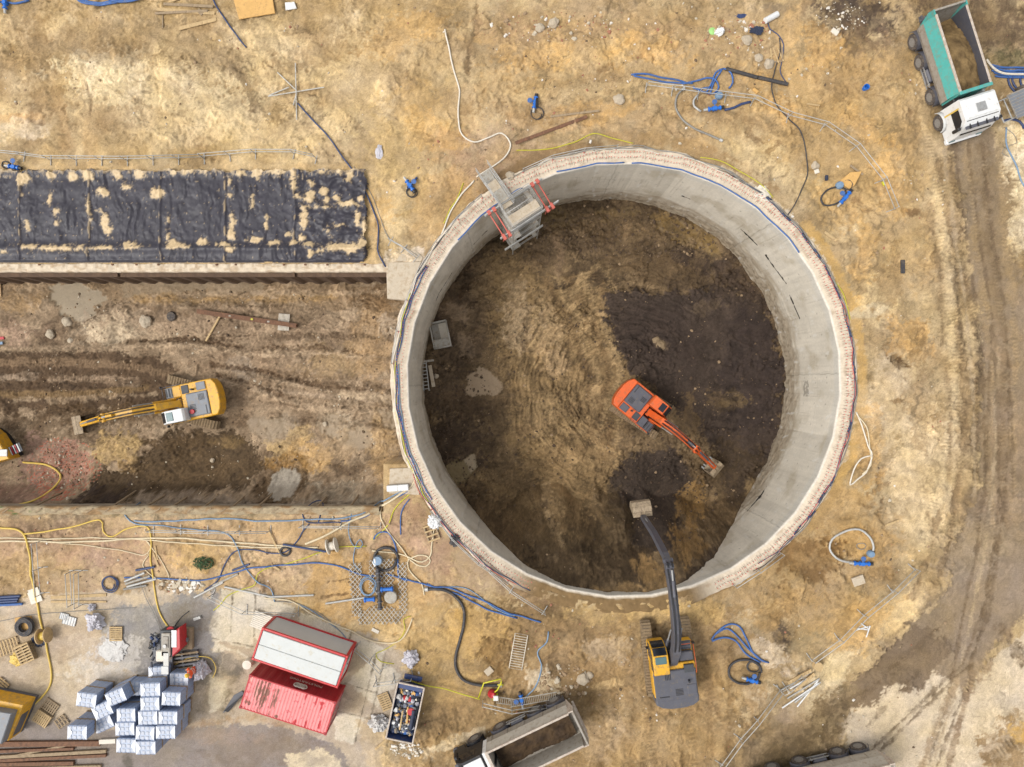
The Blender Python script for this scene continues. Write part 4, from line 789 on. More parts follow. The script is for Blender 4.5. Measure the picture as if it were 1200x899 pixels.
def tipper(name, label, loc, rz, cabc, bodyc, lowc, innerc, nose=0, open_load=True):
    t = thing(name, label, 'truck', loc, rz, 'tipper trucks on the site')
    AX = (0, -1.85, -4.45, -5.85) if nose else (0, -1.8, -4.2, -5.62)
    ch = MB()
    for y in (-.42, .42): ch.box(-7.0, 1.1, y-.06, y+.06, .72, 1.0, 'darkgrey')
    for x in (-6.8, -5.2, -3.3, -2.6, -.9, .3): ch.box(x, x+.12, -.42, .42, .75, .95, 'darkgrey')
    for x in AX: ch.cyl((x, -1.0, .52), (x, 1.0, .52), .1, 'black', 8)
    ch.build('chassis', t)
    for x in AX:
        for s in (-1, 1): wheel(t, x, s*1.08, side=s)
    for x, sg in [(a, s) for a in AX for s in (-1, 1)]:
        fd = MB(); n = 9; vs = []; fr = x == 0
        for i in range(n):
            a = math.pi*(.02+.96*i/(n-1)); rr_ = .64
            for y in (.82, 1.27): vs += [(x+math.cos(a)*rr_, sg*y, .52+math.sin(a)*rr_), (x+math.cos(a)*(rr_+.03), sg*y, .52+math.sin(a)*(rr_+.03))]
        fs = []
        for i in range(n-1): k = i*4; fs += [(k, k+4, k+6, k+2), (k+1, k+3, k+7, k+5), (k+2, k+6, k+7, k+3), (k, k+1, k+5, k+4)]
        fd.add(vs, fs, 'darkgrey' if not fr else cabc); fd.build('mudguard', t)
    tk = MB(); tk.box(-3.55, -2.65, -1.22, -.62, .5, 1.05, 'darkgrey', ch=.08); tk.build('fuel_tank', t)
    tk = MB(); tk.cyl((-3.4, .95, .75), (-2.6, .95, .75), .3, 'steel', 14); tk.build('air_tank', t)
    for s in (-1, 1):
        gd = MB()
        for z in (.5, .8): gd.box(-3.75, -2.35, s*1.24-.02, s*1.24+.02, z, z+.09, 'steel')
        for x in (-3.5, -2.6): gd.box(x, x+.07, s*1.2-.02, s*1.2+.02, .45, .92, 'steel')
        gd.build('side_guard', t)
    # cab
    cb = MB(); zf = 3.02
    cb.side([(-.62,.95),(-.62,zf-.12),(-.5,zf),(.75,zf),(1.15,zf-.35),(1.42,1.75),(1.48,.55),(.72,.55),(.66,1.0),(.4,1.25),(-.4,1.25),(-.6,1.0)], -1.16, 1.16, cabc); cb.build('cab', t, bevel=.05)
    rf = MB(); rf.box(-.5, .72, -1.0, 1.0, zf-.01, zf+.07, 'white', ch=.05); rf.box(-.05, .5, -.32, .32, zf+.07, zf+.11, 'steel' if cabc == 'white' else 'white', ch=.03); rf.build('roof_hatch', t)
    ws = MB(); ws.add([(.80, -1.05, zf-.06),(.80, 1.05, zf-.06),(1.39, 1.05, 1.85),(1.39, -1.05, 1.85)], [(0,1,2,3)], 'dglass'); ws.xf = Matrix.Translation((.03, 0, .02))
    ws.add([(.80, -1.05, zf-.06),(.80, 1.05, zf-.06),(1.39, 1.05, 1.85),(1.39, -1.05, 1.85)], [(0,1,2,3)], 'dglass'); ws.xf = Matrix.Identity(4); ws.build('windscreen', t)
    vs_ = MB(); vs_.box(.98, 1.30, -1.1, 1.1, zf-.36, zf-.30, 'darkgrey', ch=.02)
    for y in (-.8, -.3, .3, .8): vs_.box(.8, 1.32, y-.03, y+.03, zf-.32, zf-.22, 'black')
    vs_.build('sun_visor', t)
    for s in (-1, 1):
        wn = MB(); wn.side([(-.1,1.9),(-.1,zf-.35),(.7,zf-.35),(.98,2.4),(1.05,1.9)], s*1.165, s*1.175, 'dglass'); wn.build('side_window', t)
        mr_ = MB(); mr_.box(1.0, 1.2, s*1.28, s*1.48, 1.9, 2.6, 'black', ch=.04); mr_.cyl((1.05, s*1.16, 2.5), (1.1, s*1.4, 2.5), .02, 'black', 6); mr_.cyl((1.05, s*1.16, 2.0), (1.1, s*1.4, 2.0), .02, 'black', 6); mr_.build('mirror', t)
        hl = MB(); hl.box(1.38, 1.52, s*.75, s*1.12, .72, .98, 'glass', ch=.03); hl.build('headlight', t)
    bm_ = MB(); bm_.box(1.2, 1.58, -1.2, 1.2, .42, .8, cabc if cabc == 'white' else 'darkgrey', ch=.08); bm_.box(1.3, 1.60, -.9, .9, .55, .68, 'black'); bm_.build('bumper', t)
    sp_ = MB(); sp_.box(-.62-.32, -.66, -1.0, -.5, 1.0, 2.3, 'black', ch=.05); sp_.build('air_filter', t)
    sp_ = MB(); sp_.cyl((-.8, .8, 1.0), (-.8, .8, 2.6), .1, 'steel', 10); sp_.build('exhaust_stack', t)
    sp_ = MB(); sp_.cyl((-1.0, 0, 1.0), (-1.0, 0, 2.7), .12, 'black', 10); sp_.build('tipping_ram', t)
    if cabc == 'white':
        for s in (-1, 1): st = MB(); st.side([(-.16,1.25),(-.06,1.25),(-.06,2.75),(-.16,2.75)], s*1.167, s*1.18, 'hyellow'); st.build('stripe', t)
    # tipping body
    z0, z1, xf, xb, hw = 1.12, 3.1, -1.0, (-6.65 if nose else -6.12), 1.22; tp = .08 if nose else .2
    b = MB(); T_ = .09
    b.box(xb, xf, -hw+.15, hw-.15, z0, z0+.08, lowc)
    for s in (-1, 1):
        prof = [(s*(hw-.12), z0), (s*hw, z0+.35), (s*hw, z0+1.0), (s*(hw+.07), z0+1.05), (s*(hw-tp), z1-.1), (s*(hw-tp), z1), (s*(hw-tp-.09), z1), (s*(hw-.16), z0+.35), (s*(hw-.3), z0+.09)]
        n = len(prof); vs = [(xf, y, z) for y, z in prof]+[(xb, y, z) for y, z in prof]
        for i in range(n):
            j = (i+1) % n; mm = bodyc if i == 3 else lowc if i < 3 else 'rimpale' if i in (4, 5) else innerc
            b.add([vs[i], vs[j], vs[n+j], vs[n+i]], [(0,1,2,3)], mm)
        b.add(vs, [tuple(range(n))], bodyc); b.add(vs, [tuple(range(n, 2*n))], bodyc)
    b.box(xf-.001, xf+.1, -hw+tp, hw-tp, z0, z1+.02, bodyc); b.box(xf-.006, xf-.002, -hw+tp+.1, hw-tp-.1, z0+.1, z1-.02, innerc)
    b.box(xf-.05, xf+.16, -hw+tp-.06, hw-tp+.06, z1-.02, z1+.07, bodyc if bodyc == 'teal' else 'rimpale', ch=.02)
    b.build('tipping_body', t)
    for s in (-1, 1):
        rl = MB(); rl.box(xb, xf, s*(hw-tp-.10), s*(hw-tp+.04), z1, z1+.06, 'rimpale', ch=.02)
        rl.build('body_rim', t)
    tg = MB(); tg.side([(xb-.03,z0),(xb-.40,z1-.5),(xb-.32,z1+.03),(xb-.20,z1+.03),(xb-.24,z1-.5),(xb+.05,z0)], -hw+tp, hw-tp, lowc if bodyc != 'teal' else 'bodygrey')
    for z in (z0+.4, z0+.9, z0+1.4): tg.box(xb-.44, xb-.30, -hw+.15, hw-.15, z, z+.12, 'darkgrey' if bodyc == 'teal' else 'rimpale', ch=.02)
    for s in (-1, 1): tg.side([(xb+.01,z0),(xb-.38,z1-.5),(xb-.32,z1+.05),(xb+.01,z1+.05)], s*(hw-tp), s*(hw-tp+.07), bodyc if bodyc == 'teal' else 'rimpale')
    tg.build('tailgate', t)
    if nose:
        for s in (-1, 1):
            for x in (-5.9, -4.9, -3.6, -2.4, -1.3): rb = MB(); rb.box(x-.05, x+.05, s*hw, s*(hw+.05), z0+.35, z0+1.0, lowc, ch=.01); rb.build('body_rib', t)
    if nose:
        nb = MB(); nb.box(-.95, -.63, -1.15, 1.15, 1.3, 3.0, 'white', ch=.04); nb.build('cab_back_panel', t)
    return t
mat('palebody', (196,188,174), .6, 0, .12, 3, (150,130,106), .3)
_M0 = M
def M(k): return MATS[k] if k in MATS else _M0(k)
CT = lambda loc, rz: Matrix.Translation(Vector(loc)) @ Matrix.Rotation(rz, 4, 'Z')
def gz(x, y): return hgt(x, y)
def truck_z(x, y, rz): return max(gz(x+math.cos(rz)*a, y+math.sin(rz)*a) for a in (0, -2, -4, -5.6))-.06
xA, yA, rA = 29.37, 17.6, R(-72.5); zA = truck_z(xA, yA, rA)
tipper('tipper_truck', 'white cab tipper truck with a turquoise sided body loaded with brown soil', (xA, yA, zA), rA, 'white', 'teal', 'bodygrey', 'darkgrey')
soil_load(-6.1, -1.1, -.98, .98, 2.05, [(-2.4,0,1.5,.35),(-3.8,.1,1.4,.4),(-6.6,0,1.4,-1.1)], (104,84,56), (150,124,84), 'brown soil heaped in the turquoise tipper truck', CT((xA, yA, zA), rA))
xB, yB, rB = -1.98, -24.57, R(205.6); zB = truck_z(xB, yB, rB)
tipper('tipper_truck', 'grey tipper truck with a black front, half full of dark soil, below the yellow handrail', (xB, yB, zB), rB, 'black', 'palebody', 'bodygrey', 'palebody', nose=1)
soil_load(-6.4, -1.15, -1.02, 1.02, 1.5, [(-2.4,-.6,1.3,.5),(-4.4,-.8,1.3,.5),(-3.2,1.2,1.6,-.3)], (70,56,44), (98,78,56), 'dark soil lying along one side of the grey tipper body at the bottom', CT((xB, yB, zB), rB))
xC, yC, rC = 17.49, -26.54, R(193.2); zC = truck_z(xC, yC, rC)
tipper('tipper_truck', 'grey tipper truck cut off by the bottom edge, wheels on the dark wet track', (xC, yC, zC), rC, 'black', 'palebody', 'palebody', 'palebody', nose=1)
soil_load(-6.4, -1.15, -1.02, 1.02, 1.35, [(-3,0,1.5,.4)], (120,98,70), (160,132,96), 'tan soil in the tipper cut off by the bottom edge', CT((xC, yC, zC), rC))

def track(parent, y, L, wd, rz, m='mudtrack', h=.85, off=(0, 0)):
    mb = MB(); r = h/2; n = 10; loop = []
    for i in range(n+1): a = -math.pi/2+math.pi*i/n; loop.append((L/2-r+math.cos(a)*r, r+math.sin(a)*r))
    for i in range(n+1): a = math.pi/2+math.pi*i/n; loop.append((-L/2+r+math.cos(a)*r, r+math.sin(a)*r))
    mb.side(loop, -wd/2*.55, wd/2*.55, 'darkgrey')
    per = [Vector((*p, 0)) for p in loop]+[Vector((*loop[0], 0))]; tot = sum((per[i+1]-per[i]).length for i in range(len(per)-1)); ns = int(tot/.19)
    for k in range(ns):
        d = tot*k/ns; i = 0
        while i < len(per)-2 and d > (per[i+1]-per[i]).length: d -= (per[i+1]-per[i]).length; i += 1
        e = (per[i+1]-per[i]); u = e.normalized(); p = per[i]+u*d; nx, nz = u.y, -u.x
        A = [(p.x-u.x*.088, p.y-u.y*.088), (p.x+u.x*.088, p.y+u.y*.088)]
        q = [A[0], A[1], (A[1][0]+nx*.035, A[1][1]+nz*.035), (p.x+nx*.04+u.x*.0, p.y+nz*.04), (p.x-u.x*.03+nx*.075, p.y-u.y*.03+nz*.075), (A[0][0]+nx*.035, A[0][1]+nz*.035)]
        mb.side(q, -wd/2, wd/2, m)
    o = mb.build('track', parent); c, s = math.cos(rz), math.sin(rz)
    o.location = (off[0]-s*y, off[1]+c*y, 0); o.rotation_euler = (0, 0, rz); return o
def excavator(name, label, loc, rz_track, swing, col, deck, cabroof, armc, boom, stick, buck, sc=1.0, L=4.3, gauge=2.4, tail=2.55, hatch='glass', bwid=1.25, rail=None):
    t = thing(name, label, 'excavator', loc, rz_track, 'excavators on the site'); a = swing-rz_track
    for s in (-1, 1): track(t, s*gauge/2, L, .6, 0)
    u = MB(); u.box(-1.1, 1.1, -gauge/2+.2, gauge/2-.2, .35, .75, 'darkgrey', ch=.06); u.cyl((0,0,.7), (0,0,1.02), .62, 'black', 24); u.build('undercarriage', t)
    def bl(mb, n, **k): o = mb.build(n, t, **k); o.rotation_euler = (0, 0, a); return o
    W = 1.3*sc; T_ = -tail; z0, zd = 1.02, 2.0
    # counterweight and frame
    cw = [(T_+.75, -W), (T_+.75, W)] + [(T_+.35, W-.02), (T_+.12, W*.72), (T_, W*.3), (T_, -W*.3), (T_+.12, -W*.72), (T_+.35, -W+.02)]
    m_ = MB(); m_.prism(cw[::-1] if False else cw, z0, zd+.12, armc if deck == 'darkgrey' and armc == 'darkgrey' else col, inset=.07); bl(m_, 'counterweight', bevel=.03)
    m_ = MB(); m_.box(T_+.76, .1, -W, W, z0, zd, col, ch=.05); m_.box(.1, 1.35, -W, -.40, z0, 1.55, col, ch=.04); m_.box(.1, 1.45, .36, W, z0, 1.12, col, ch=.03); bl(m_, 'upper_frame')
    # engine hood: shaped panel with grilles
    m_ = MB(); hx0, hx1 = T_+(.62 if deck == 'darkgrey' and armc == 'darkgrey' else .78), -.25
    big = armc == 'darkgrey'; m_.box(hx0, hx1, -W*(.97 if big else .42), W*(.97 if big else .86), zd, zd+.16, deck, ch=.06)
    for k in range(5): m_.box(hx0+.25+k*.09, hx0+.29+k*.09, -W*.3, W*.05, zd+.16, zd+.175, 'black')
    for k in range(4): m_.box(hx1-.6, hx1-.18, W*.2+k*.1, W*.2+k*.1+.05, zd+.16, zd+.175, 'black')
    m_.box(hx0+.2, hx0+.26, W*.35, W*.8, zd+.16, zd+.18, 'black'); bl(m_, 'engine_hood')
    m_ = MB(); m_.box(T_+.85, T_+1.5, -W*.92, -W*.5, zd, zd+(.20 if armc == 'darkgrey' else .07), deck, ch=.03); bl(m_, 'side_hatch')
    m_ = MB(); m_.box(-.5, 0, -W*.9, -W*.45, zd, zd+(.18 if armc == 'darkgrey' else .05), 'grille', ch=.02); bl(m_, 'air_intake')
    m_ = MB(); m_.cyl((T_+1.75, -W*.6, zd), (T_+1.75, -W*.6, zd+.42), .07, 'black', 10); bl(m_, 'exhaust')
    m_ = MB(); m_.box(-.15, .7, -.34, .3, 1.05, 1.35, 'black', ch=.02)
    for k in range(6): p = [(-.3+.05*k, -.25+.1*k, 1.9), (.1, -.2+.09*k, 2.0-.02*k), (.45, -.15+.06*k, 1.9)]; m_.tube(smooth_pts(p, .1), .022, 'black', 5)
    m_.cyl((-.1,-.1,1.3), (.3,.2,1.6), .07, 'steel', 8); bl(m_, 'hydraulic_hoses')
    # right side: tank, steps, handrail
    m_ = MB(); m_.box(.12, .72, -W+.03, -.45, 1.55, 1.86, deck if armc != 'yellow' else col, ch=.05); bl(m_, 'fuel_tank')
    m_ = MB(); m_.box(.76, 1.32, -W+.05, -.5, 1.5, 1.62, deck, ch=.03)
    for x in (.8, 1.0, 1.2): m_.box(x, x+.1, -W+.12, -.6, 1.62, 1.64, 'grille')
    bl(m_, 'step_plate')
    m_ = MB()
    for q in ([(1.3,-W+.02,1.2),(1.3,-W+.02,2.2),(.2,-W+.02,2.35),(-.5,-W+.02,2.3),(-.5,-W+.02,2.0)], [(1.3,-.5,1.2),(1.3,-.5,2.1),(1.3,-W+.02,2.1)]): m_.tube(q, .022, rail or 'darkgrey', 6)
    bl(m_, 'handrail')
    # cab
    c = MB(); ca = [(-.25,1.05),(-.25,2.75),(-.12,2.92),(1.05,2.92),(1.42,2.55),(1.62,1.75),(1.55,1.05)]
    c.side(ca, .40, W-.02, cabroof); bl(c, 'cab', bevel=.05)
    c = MB(); y0, y1 = .40, W-.02
    c.add([(1.08,y0+.08,2.925),(1.08,y1-.08,2.925),(1.44,y1-.08,2.565),(1.44,y0+.08,2.565)], [(0,1,2,3)], 'dglass'); c.add([(1.46,y0+.08,2.5),(1.46,y1-.08,2.5),(1.635,y1-.08,1.78),(1.635,y0+.08,1.78)], [(0,1,2,3)], 'dglass')
    c.side([(-.1,1.9),(-.1,2.7),(.5,2.7),(.5,1.9)], y1+.002, y1+.012, 'dglass'); c.side([(.56,1.2),(.56,2.7),(1.05,2.7),(1.35,2.45),(1.5,1.75),(1.45,1.2)], y1+.002, y1+.012, 'dglass'); bl(c, 'cab_window')
    c = MB(); c.box(.52, .98, y0+.14, y1-.14, 2.925, 2.965, hatch, ch=.02); bl(c, 'roof_hatch')
    for y, s in ((W+.12, 1), (-W-.02, -1)):
        c = MB(); c.box(1.3, 1.38, y-.08, y+.1, 1.9, 2.25, 'black', ch=.02); c.tube([(1.2, y-s*.12, 1.6), (1.33, y, 1.75), (1.33, y, 2.0)], .015, 'black', 5); bl(c, 'mirror')
    # arm
    m_ = MB(); m_.beam(boom, .46, armc); 
    for (x, z, d_) in (boom[0], boom[-1]): m_.cyl((x, -.3, z), (x, .3, z), d_*.34, armc, 12)
    bl(m_, 'boom')
    bx, bz, _ = boom[len(boom)//2]
    for s in (-1, 1):
        m_ = MB(); p0 = Vector((.75, s*.34, 1.45)); p1 = Vector((bx, s*.34, bz)); pm = p0.lerp(p1, .55); m_.cyl(p0, pm, .09, armc, 10); m_.cyl(pm, p1, .05, 'steel', 8); bl(m_, 'boom_cylinder')
    m_ = MB(); m_.beam(stick, .36, armc); m_.cyl((stick[0][0], -.24, stick[0][1]), (stick[0][0], .24, stick[0][1]), .16, armc, 12); bl(m_, 'stick')
    m_ = MB(); p0 = Vector((boom[-2][0], 0, boom[-2][1]+boom[-2][2]*.5+.18)); q = stick[0]; sx, sz = stick[1][0]-q[0], stick[1][1]-q[1]; sL = math.hypot(sx, sz); p1 = Vector((q[0]-sx/sL*.25-sz/sL*0, 0, q[1]-sz/sL*.25+.35)); pm = p0.lerp(p1, .6)
    m_.cyl(p0, pm, .1, armc if armc != 'orange' else 'darkgrey', 10); m_.cyl(pm, p1, .055, 'steel', 8); bl(m_, 'stick_cylinder'); m_ = MB()
    a0 = Vector((q[0], 0, q[1])); a1 = Vector((stick[-1][0], 0, stick[-1][1])); nrm = Vector((-(a1-a0).z, 0, (a1-a0).x)).normalized()
    if nrm.z < 0 and abs(nrm.z) > .2: nrm = -nrm
    if sz < -sL*.8: nrm = Vector((1, 0, .2)).normalized()
    c0 = a0.lerp(a1, .12)+nrm*.32; c1 = a0.lerp(a1, .86)+nrm*.26; cm = c0.lerp(c1, .55); m_.cyl(c0, cm, .085, 'darkgrey', 10); m_.cyl(cm, c1, .05, 'steel', 8); bl(m_, 'bucket_cylinder')
    m_ = MB()
    for k, yy in enumerate((-.16, -.1, .1, .16)):
        pts = [(boom[0][0]+.1, yy*.6, boom[0][1]+.35)]+[(x, yy, z+d_*.5+.05) for x, z, d_ in boom[1:]]+[(stick[0][0], yy, stick[0][1]+.35), (stick[1][0], yy*.8, stick[1][1]+.28)]
        m_.tube(smooth_pts(pts, .3), .025, 'black', 5)
    bl(m_, 'arm_hoses')
    # bucket: curved shell, side plates, teeth
    m_ = MB(); ba, bm2 = buck; ex, ez = stick[-1][0], stick[-1][1]
    prof = [(0,.0),(.34,-.06),(.62,-.30),(.74,-.66),(.60,-1.02),(.28,-1.24),(-.12,-1.28)]
    c_, s_ = math.cos(ba), math.sin(ba); tr = lambda p: (ex+(p[0]*c_-p[1]*s_)*1.0, ez+(p[0]*s_+p[1]*c_)*1.0)
    for i in range(len(prof)-1): 
        p, q = prof[i], prof[i+1]; nx_, nz_ = (q[1]-p[1]), -(q[0]-p[0]); l_ = math.hypot(nx_, nz_); nx_, nz_ = -nx_/l_*.05, -nz_/l_*.05
        m_.side([tr(p), tr(q), tr((q[0]+nx_, q[1]+nz_)), tr((p[0]+nx_, p[1]+nz_))], -bwid/2, bwid/2, bm2)
    for y in (-bwid/2, bwid/2-.05): m_.side([tr(p) for p in prof]+[tr((-.02, -.5))], y, y+.05, bm2)
    for k in range(5): y = -bwid/2+.1+k*(bwid-.2)/4; m_.side([tr((-.10,-1.22)), tr((-.36,-1.25)), tr((-.10,-1.32))], y-.05, y+.05, 'steel')
    for y in (-.16, .12): m_.side([tr((-.1,.05)), tr((.1,.22)), tr((.45,-.02)), tr((.2,-.15))], y, y+.05, bm2)
    bl(m_, 'bucket')
    return t
zE1 = hgt(*P(228, 470, -4))
pE1 = P(229, 471, -3.9)
e1 = excavator('excavator', 'yellow excavator with a white cab roof digging in the trench', (*pE1, zE1), R(-14), R(191.5), 'yellow', 'midgrey', 'white', 'yellow',
  [(.35,1.75,.45),(1.5,3.1,.62),(2.7,3.7,.66),(4.0,3.6,.5),(5.1,3.15,.4)], [(4.9,3.45,.42),(5.5,2.8,.5),(7.9,.95,.3)], (R(15), 'bucket'), bwid=1.3)
m_ = MB(); m_.cyl((-.55,.75,2.0), (-.55,.75,2.32), .16, 'red', 14); m_.box(-.75, -.4, .5, .98, 2.0, 2.06, 'grille', ch=.02); o = m_.build('canister', e1); o.rotation_euler = (0, 0, R(191.5+14))
pE2 = P(751.5, 479, -9.2); zE2 = hgt(*pE2)
excavator('excavator', 'orange excavator with a grey engine hood working at the bottom of the round shaft', (*pE2, zE2), R(-33), R(-39.5), 'orange', 'darkgrey', 'orange', 'orange',
  [(.35,1.75,.45),(1.4,3.1,.62),(2.4,3.75,.66),(3.6,3.6,.5),(4.7,3.1,.4)], [(4.5,3.4,.42),(5.1,2.7,.5),(7.1,1.3,.3)], (R(-5), 'bucket'), L=4.2, hatch='dglass', bwid=1.2)
pE3 = P(780.5, 765); zE3 = hgt(*pE3)
excavator('excavator', 'yellow and charcoal excavator on the rim, long dark arm reaching down into the shaft', (*pE3, zE3), R(95.5), R(97), 'yellow', 'darkgrey', 'yellow', 'darkgrey',
  [(.2,1.95,.5),(1.6,3.6,.66),(3.2,4.6,.7),(5.4,4.9,.55),(7.4,4.6,.42)], [(7.15,4.95,.42),(7.55,4.0,.5),(8.25,.9,.4),(8.7,-2.9,.3)], (R(30), 'bucket'), sc=1.08, L=4.9, gauge=2.6, tail=2.75, hatch='glass', bwid=1.35, rail='orange')
# ================================================================== HOSES, CABLES, RAILS
def gline(pts, lift=0.0, step=.22, r=.05):
    out = []
    for p in smooth_pts([P(*q) for q in pts], step):
        out.append(Vector((p.x, p.y, hgt(p.x, p.y)+r+lift)))
    for _ in range(2):
        for i in range(1, len(out)-1): out[i].z = max(out[i].z, (out[i-1].z+out[i+1].z)/2)
    return out
def hose(name, label, pts, r, m, lift=0.0, cat=None, wob=.05, ends=None):
    q = gline(pts, lift, .22, r)
    ph = rnd.uniform(0, 100)
    for i, p in enumerate(q): p.x += wob*float(pn(i*.18+ph, ph)); p.y += wob*float(pn(i*.18+ph, ph+40))
    mb = MB(); mb.tube(q, r, m, 6); o = mb.build(name); tag(o, label, cat or name.replace('_', ' '))
    if ends:
        for k, (e, d) in enumerate(((q[0], q[1]), (q[-1], q[-2]))):
            c = MB(); v = (e-d).normalized(); c.cyl(e-v*.1, e+v*.12, r*1.5, ends, 8); c.build('coupling', o)
    return o
def hoop(name, label, cx, cy, rx, ry, r, m, n=1, lift=.03, ang=0, cat=None):
    mb = MB(); x0, y0 = P(cx, cy); pts = []; s = H/F; N = 26
    ox = [(rnd.uniform(-.09,.09), rnd.uniform(-.09,.09)) for _ in range(n+2)] if n > 1 else [(0,0)]*3
    for k in range(n*N+1):
        a = 2*math.pi*k/N; q = 1-.10*(k/N)+rnd.uniform(-.01, .01); f = k/N-k//N; x0 = P(cx, cy)[0]+(ox[k//N][0]*(1-f)+ox[k//N+1][0]*f)*rx*s*1.5; y0 = P(cx, cy)[1]+(ox[k//N][1]*(1-f)+ox[k//N+1][1]*f)*ry*s*1.5; u, v = rx*s*q*math.cos(a), ry*s*q*math.sin(a)
        x = x0+u*math.cos(ang)-v*math.sin(ang); y = y0+u*math.sin(ang)+v*math.cos(ang); pts.append((x, y, hgt(x, y)+r+lift+.012*k/N))
    mb.tube(pts, r, m, 6); return tag(mb.build(name), label, cat or name.replace('_', ' '))
Y_, W_, B_, K_ = 'hyellow', 'hwhite', 'blue', 'hblack'
hose('hose', 'thick yellow hose running down past the coil and reel to the generator', [(-20,616),(0,618),(26,624),(36,650),(42,690),(50,735),(57,765),(61,795),(50,817),(33,832)], .065, 'hyellow')
hose('hose', 'yellow hose wriggling over the pale hoses and down to the red grout pump', [(28,626),(58,622),(90,616),(118,609),(122,622),(133,628),(150,619),(172,617),(178,635),(178,660),(184,705),(190,722),(200,738)], .05, 'hyellow')
hose('hose', 'white hose winding from the sand plain over to the stairs on the shaft rim', [(522,38),(530,75),(538,105),(537,140),(542,158),(556,167),(572,162),(588,157),(598,168),(592,184),(577,196),(558,208)], .055, W_)
hose('hose', 'white hose dropping along the outer left rim below the stairs', [(556,212),(538,232),(524,258),(514,285),(508,302)], .055, W_)
hose('hose', 'pale cream hose crossing the whole strip below the trench', [(-20,634),(60,634),(120,633),(180,630),(230,631),(290,636),(330,639),(374,641)], .06, 'cream')
hose('hose', 'second cream hose hugging the first above the stony strip', [(-20,630),(50,631),(110,630),(180,633),(240,637),(290,640),(340,641)], .045, 'cream')
hose('hose', 'thick cream hose climbing to the shaft rim at the trench corner', [(358,637),(385,625),(410,611),(440,598),(470,578),(485,566),(490,545)], .075, 'cream')
hose('hose', 'thin cream cable drooping in loops beside the yellow hose', [(60,634),(110,640),(150,646),(170,650),(178,640),(172,634),(186,650),(198,675),(197,682),(180,676),(168,662),(176,648)], .035, 'cream')
hose('hose', 'long blue hose following the lower trench edge to the shaft', [(158,610),(185,611),(225,609),(260,607),(300,610),(340,610),(372,608),(400,607),(424,602),(446,589),(466,578),(484,566)], .05, 'lblue')
hose('hose', 'blue hose parted from the bunch and curling back by the trench corner', [(400,610),(425,606),(440,598),(456,588),(474,578),(486,570)], .045, B_)
hose('hose', 'pale blue hose falling from the trench edge across the strip', [(145,595),(147,604),(158,613),(180,615),(215,619),(262,623),(277,636),(286,660),(300,678),(318,690),(322,705)], .045, 'lblue')
hose('hose', 'blue hose arched in a small loop at the trench edge', [(400,612),(378,612),(360,612),(354,602),(358,594),(368,592),(376,599),(374,612)], .04, 'dblue')
hose('hose', 'dark blue hose trailing from the loop to the pipe bundle', [(362,614),(355,622),(349,634),(336,646),(320,648),(296,644),(276,646),(263,662),(255,680),(240,692)], .045, 'dblue')
hose('hose', 'long blue hose from the coil on the left to the mesh pad', [(146,676),(190,678),(240,679),(272,671),(300,664),(340,661),(378,659),(402,664),(422,672),(448,676)], .05, B_)
hose('hose', 'blue hose hooked over the black ring beside the mesh pad', [(438,632),(444,625),(455,624),(463,638),(466,660),(468,675),(478,680)], .05, B_)
hose('hose', 'thin blue hose with a curled end left of the black ring', [(413,600),(409,620),(412,636),(420,642),(426,638),(422,632),(417,640),(416,660),(424,670)], .035, 'lblue')
hose('hose', 'blue hose trio running from the mesh pad towards the shaft excavator', [(452,672),(470,677),(486,681),(505,686),(525,688),(548,697),(570,705),(590,715),(612,722),(634,729)], .055, B_)
hose('hose', 'blue hose under the longer one right of the mesh pad', [(500,684),(520,692),(540,697),(556,706),(572,714),(592,719),(606,724)], .05, B_)
hose('hose', 'pale blue thin hose over the right end of the blue run', [(506,690),(530,687),(552,692),(580,712),(605,721)], .035, 'lblue')
hose('hose', 'short blue hose hanging below the shaft corner', [(480,585),(474,592),(470,604),(470,626)], .04, B_)
hose('hose', 'slim yellow hose descending from the shaft corner to the blue ring', [(490,560),(484,575),(470,587),(462,598),(457,612),(448,622),(436,632)], .035, 'lime')
hose('hose', 'slim yellow hose crossing the blue hoses above the containers', [(430,640),(400,641),(372,648),(345,658),(318,664),(303,672),(300,684),(285,690),(268,697),(258,708),(250,715)], .03, 'lime')
hose('hose', 'cream hose rising from the loops to the shaft corner pallets', [(447,591),(446,606),(456,624),(470,642),(479,655)], .05, 'cream')
hose('hose', 'cream hose looped like a bow beside the mesh pad', [(436,645),(455,647),(475,652),(495,658),(505,650),(506,640),(508,625),(510,612)], .05, 'cream')
hose('hose', 'cream hose oval lying across the bow beside the mesh pad', [(480,655),(490,650),(500,651),(505,657),(500,663),(488,661),(479,655),(479,666),(486,675),(495,684),(497,697)], .05, 'cream')
hose('hose', 'cream hose curling over the slabs right of the white roofed cabin', [(484,724),(476,742),(464,752),(448,753),(430,748),(410,738),(385,728),(362,716),(340,704),(310,700)], .05, 'cream')
hose('hose', 'thin green yellow cable tangled on the slabs above the cabin', [(482,722),(474,726),(475,738),(468,750),(452,760),(440,766),(446,775),(462,778)], .025, 'lime')
hose('cable', 'blue cable curved over the slabs to the cabin corner', [(310,700),(330,702),(350,708),(366,716),(385,728),(402,742),(412,758)], .03, 'lblue')
hose('cable', 'thin blue grey cable leaving the cabin side for the skip', [(322,705),(345,706),(366,714),(380,722),(400,740)], .028, 'hgrey')
hose('hose', 'black hose with a metal joint looping towards the yellow handrail', [(500,690),(516,690),(532,697),(543,712),(543,735),(535,765),(534,782),(542,795),(556,801),(572,802),(586,802)], .10, 'hblack', ends='galv')
hose('hose', 'pale blue hose winding down to the valve by the lower truck', [(643,740),(640,752),(631,761),(630,768),(634,778),(631,793),(626,806),(618,815),(612,822)], .05, 'lblue')
